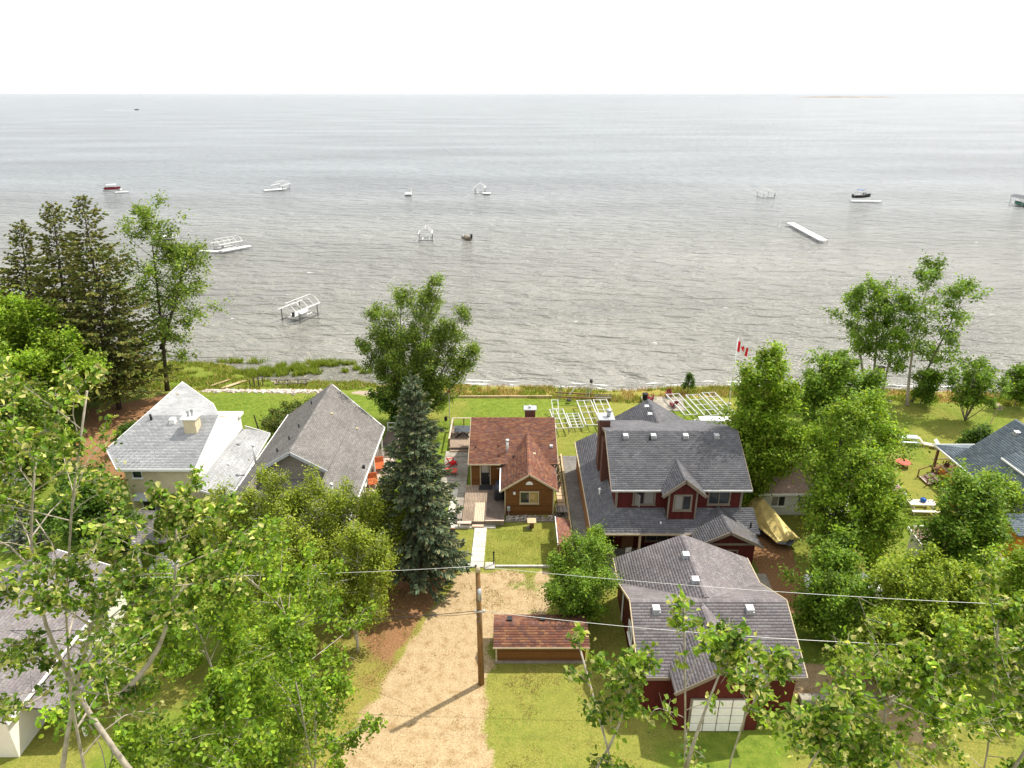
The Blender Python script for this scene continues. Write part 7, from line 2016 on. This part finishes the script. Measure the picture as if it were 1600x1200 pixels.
# -- birches before the taupe-roofed house
for k, (x, y, tx, ty, tz, r, lab) in enumerate([(-16.6, 35.6, -15.2, 37.0, 10.9, 2.1, 'birch with a forked white stem, left of the birch pair'), (-13.8, 35.8, -12.2, 37.2, 10.8, 2.2, 'birch hiding the front gable of the taupe roof'),
                                                (-11.4, 37.0, -10.4, 38.2, 9.4, 1.6, 'thin birch in front of the pipe on the taupe roof'), (-9.4, 37.8, -8.7, 40.4, 8.2, 1.4, 'rightmost birch beside the blue spruce'),
                                                (-19.2, 36.0, -18.4, 37.4, 9.4, 2.0, 'leftmost birch beside the columnar cedars'), (-9.9, 33.6, -9.3, 34.6, 8.4, 1.7, 'small birch by the gravel drive'),
                                                (-14.0, 33.2, -13.4, 34.4, 9.0, 2.1, 'low leafy birch behind the poplar tops')]):
    st = [((tx, ty, tz), None, 1), ((tx - 1.5, ty + 0.4, tz * 0.86), (x, y, 1.0), 0.85), ((tx + 1.5, ty - 0.3, tz * 0.88), (x, y, 1.4), 0.85)]
    grow_tree('birch', lab, 'tree', (x, y, 0), st, rng(90 + k), n1=26, n2=8, m=32, R1=r * 1.1, t0=0.2, prof='oval', el0=15, el1=68, leaf=0.125, sig=0.28, pal=G_BIRCH, bark='bark_birch', tr=0.13, group='birches', hang=0.5, limb=0.5, gap=0.16, clump=0.25)

# -- foreground balsam poplars whose tops reach up towards the camera
def poplar_top(label, base, stems, seed, n1=20, R1=2.4, m=16, leaf=0.125, t0=0.45, pal=G_POP, el0=5, el1=58, gap=0.12, n2=9, tr=0.09, sig=0.11):
    return grow_tree('balsam_poplar', label, 'tree', base, stems, rng(seed), n1=n1, n2=n2, m=m, R1=R1, t0=t0, prof='oval', el0=el0, el1=el1, l2=0.40, leaf=leaf, sig=sig, pal=pal, bark='bark_pale', tr=tr,
                     group='foreground poplars', upb=0.5, clump=0.25, aspect=0.72, limb=0.42, wig=0.16, twig_r=0.008, gap=gap, hang=0.12, fine=True)
gzz = lambda x, y: float(ground_z(x, y))
poplar_top('foreground poplar rising highest at lower left, with a pale upright leader', (-8.3, 10.2, gzz(-8.3, 10.2)), [((-7.75, 11.4, 28.0), None, 1), ((-6.6, 11.4, 25.6), (-8.1, 10.5, 21.5), 0.6), ((-9.3, 11.8, 26.6), (-8.2, 10.5, 18.5), 0.8)], 100, n1=19, R1=2.6, t0=0.55, m=13, gap=0.34, n2=10, leaf=0.10, sig=0.085)
poplar_top('foreground poplar cut by the left edge of the picture', (-10.4, 9.4, gzz(-10.4, 9.4)), [((-9.4, 10.8, 27.6), None, 1), ((-8.0, 10.6, 24.0), (-10.0, 9.8, 18.0), 0.85)], 101, n1=18, R1=2.4, t0=0.55, m=13, gap=0.30, n2=10, leaf=0.10, sig=0.085)
poplar_top('bright leafy poplar with bare grey limbs at bottom left', (-8.4, 14.2, gzz(-8.4, 14.2)), [((-7.6, 15.7, 20.4), None, 1), ((-9.4, 15.6, 20.4), None, 1), ((-6.5, 15.2, 18.8), None, 0.85), ((-10.6, 15.0, 18.6), None, 0.9), ((-7.8, 13.6, 18.4), None, 0.9)], 102, n1=28, R1=2.4, m=22, t0=0.5, pal=G_BRIGHT + G_POP[:2], leaf=0.115, sig=0.14, gap=0.12, n2=8)
poplar_top('poplar tip with bright leaves in front of the long shed roof', (1.0, 9.2, gzz(1.0, 9.2)), [((1.3, 10.3, 23.1), None, 1), ((2.3, 9.8, 22.9), (1.1, 9.4, 19.5), 0.8)], 103, n1=12, R1=0.9, t0=0.74, m=12, gap=0.25, el0=40, el1=70, tr=0.06, n2=5, leaf=0.105, pal=G_POP + G_BRIGHT[1:2])
poplar_top('twiggy poplar top with bare tip in front of the grey garage roof', (3.4, 9.3, gzz(3.4, 9.3)), [((3.3, 10.4, 24.0), None, 1), ((4.15, 9.9, 23.5), (3.5, 9.6, 20.5), 0.8)], 104, n1=12, R1=0.95, t0=0.76, m=12, gap=0.4, el0=40, el1=70, tr=0.06, n2=5, leaf=0.105, pal=G_POP + G_BRIGHT[1:2])
poplar_top('poplar tip over the right corner of the grey garage', (5.3, 8.8, gzz(5.3, 8.8)), [((4.95, 9.4, 23.4), None, 1), ((5.9, 9.0, 22.6), (5.3, 8.9, 18.5), 0.8)], 105, n1=12, R1=0.95, t0=0.74, m=12, gap=0.2, el0=40, el1=70, tr=0.06, n2=5, leaf=0.105, pal=G_POP + G_BRIGHT[1:2])
poplar_top('foreground poplar filling the bottom right corner', (10.6, 10.6, gzz(10.6, 10.6)), [((10.4, 11.5, 22.8), None, 1), ((8.8, 11.0, 21.4), (10.4, 10.8, 16.5), 0.9), ((11.6, 11.2, 22.6), (10.6, 10.8, 17), 0.9), ((7.4, 10.8, 19.6), (10.0, 10.7, 15.5), 0.8)], 106, n1=22, R1=2.2, m=13, gap=0.15, n2=10, leaf=0.115, t0=0.5, pal=G_POP + G_BRIGHT[:2], tr=0.07)

# understorey that closes the gap between the poplars and the birches
grow_tree('alder', 'leafy bright alder below the poplar tops left of the drive', 'tree', (-13.5, 29.5, 0), [((-13.2, 30.0, 7.4), None, 1), ((-15.2, 29.6, 7.0), None, 1), ((-11.6, 29.4, 6.4), None, 0.95), ((-13.6, 27.8, 6.2), None, 0.95)], rng(110), n1=20, n2=7, m=22, R1=2.0, t0=0.12, leaf=0.14, sig=0.26, pal=G_BRIGHT + G_BIRCH[:1], bark='bark_grey', tr=0.09)
grow_tree('alder', 'leafy alder between the lower-left roof and the bright poplar', 'tree', (-20.2, 31.5, 0), [((-20.0, 32.0, 7.6), None, 1), ((-21.8, 31.6, 6.8), None, 0.95), ((-18.4, 31.2, 6.8), None, 0.95), ((-20.2, 29.6, 6.4), None, 0.95)], rng(111), n1=20, n2=7, m=22, R1=2.0, t0=0.12, leaf=0.14, sig=0.26, pal=G_BRIGHT + G_MID[:1], bark='bark_grey', tr=0.09)
grow_tree('alder', 'small alder at the bottom left edge of the gravel drive', 'tree', (-11.0, 26.0, 0), [((-11.0, 26.4, 5.0), None, 1), ((-12.8, 25.8, 5.2), None, 1), ((-14.6, 25.4, 5.6), None, 1)], rng(112), n1=18, n2=7, m=20, R1=1.8, t0=0.12, leaf=0.13, sig=0.25, pal=G_BRIGHT, bark='bark_grey', tr=0.08)
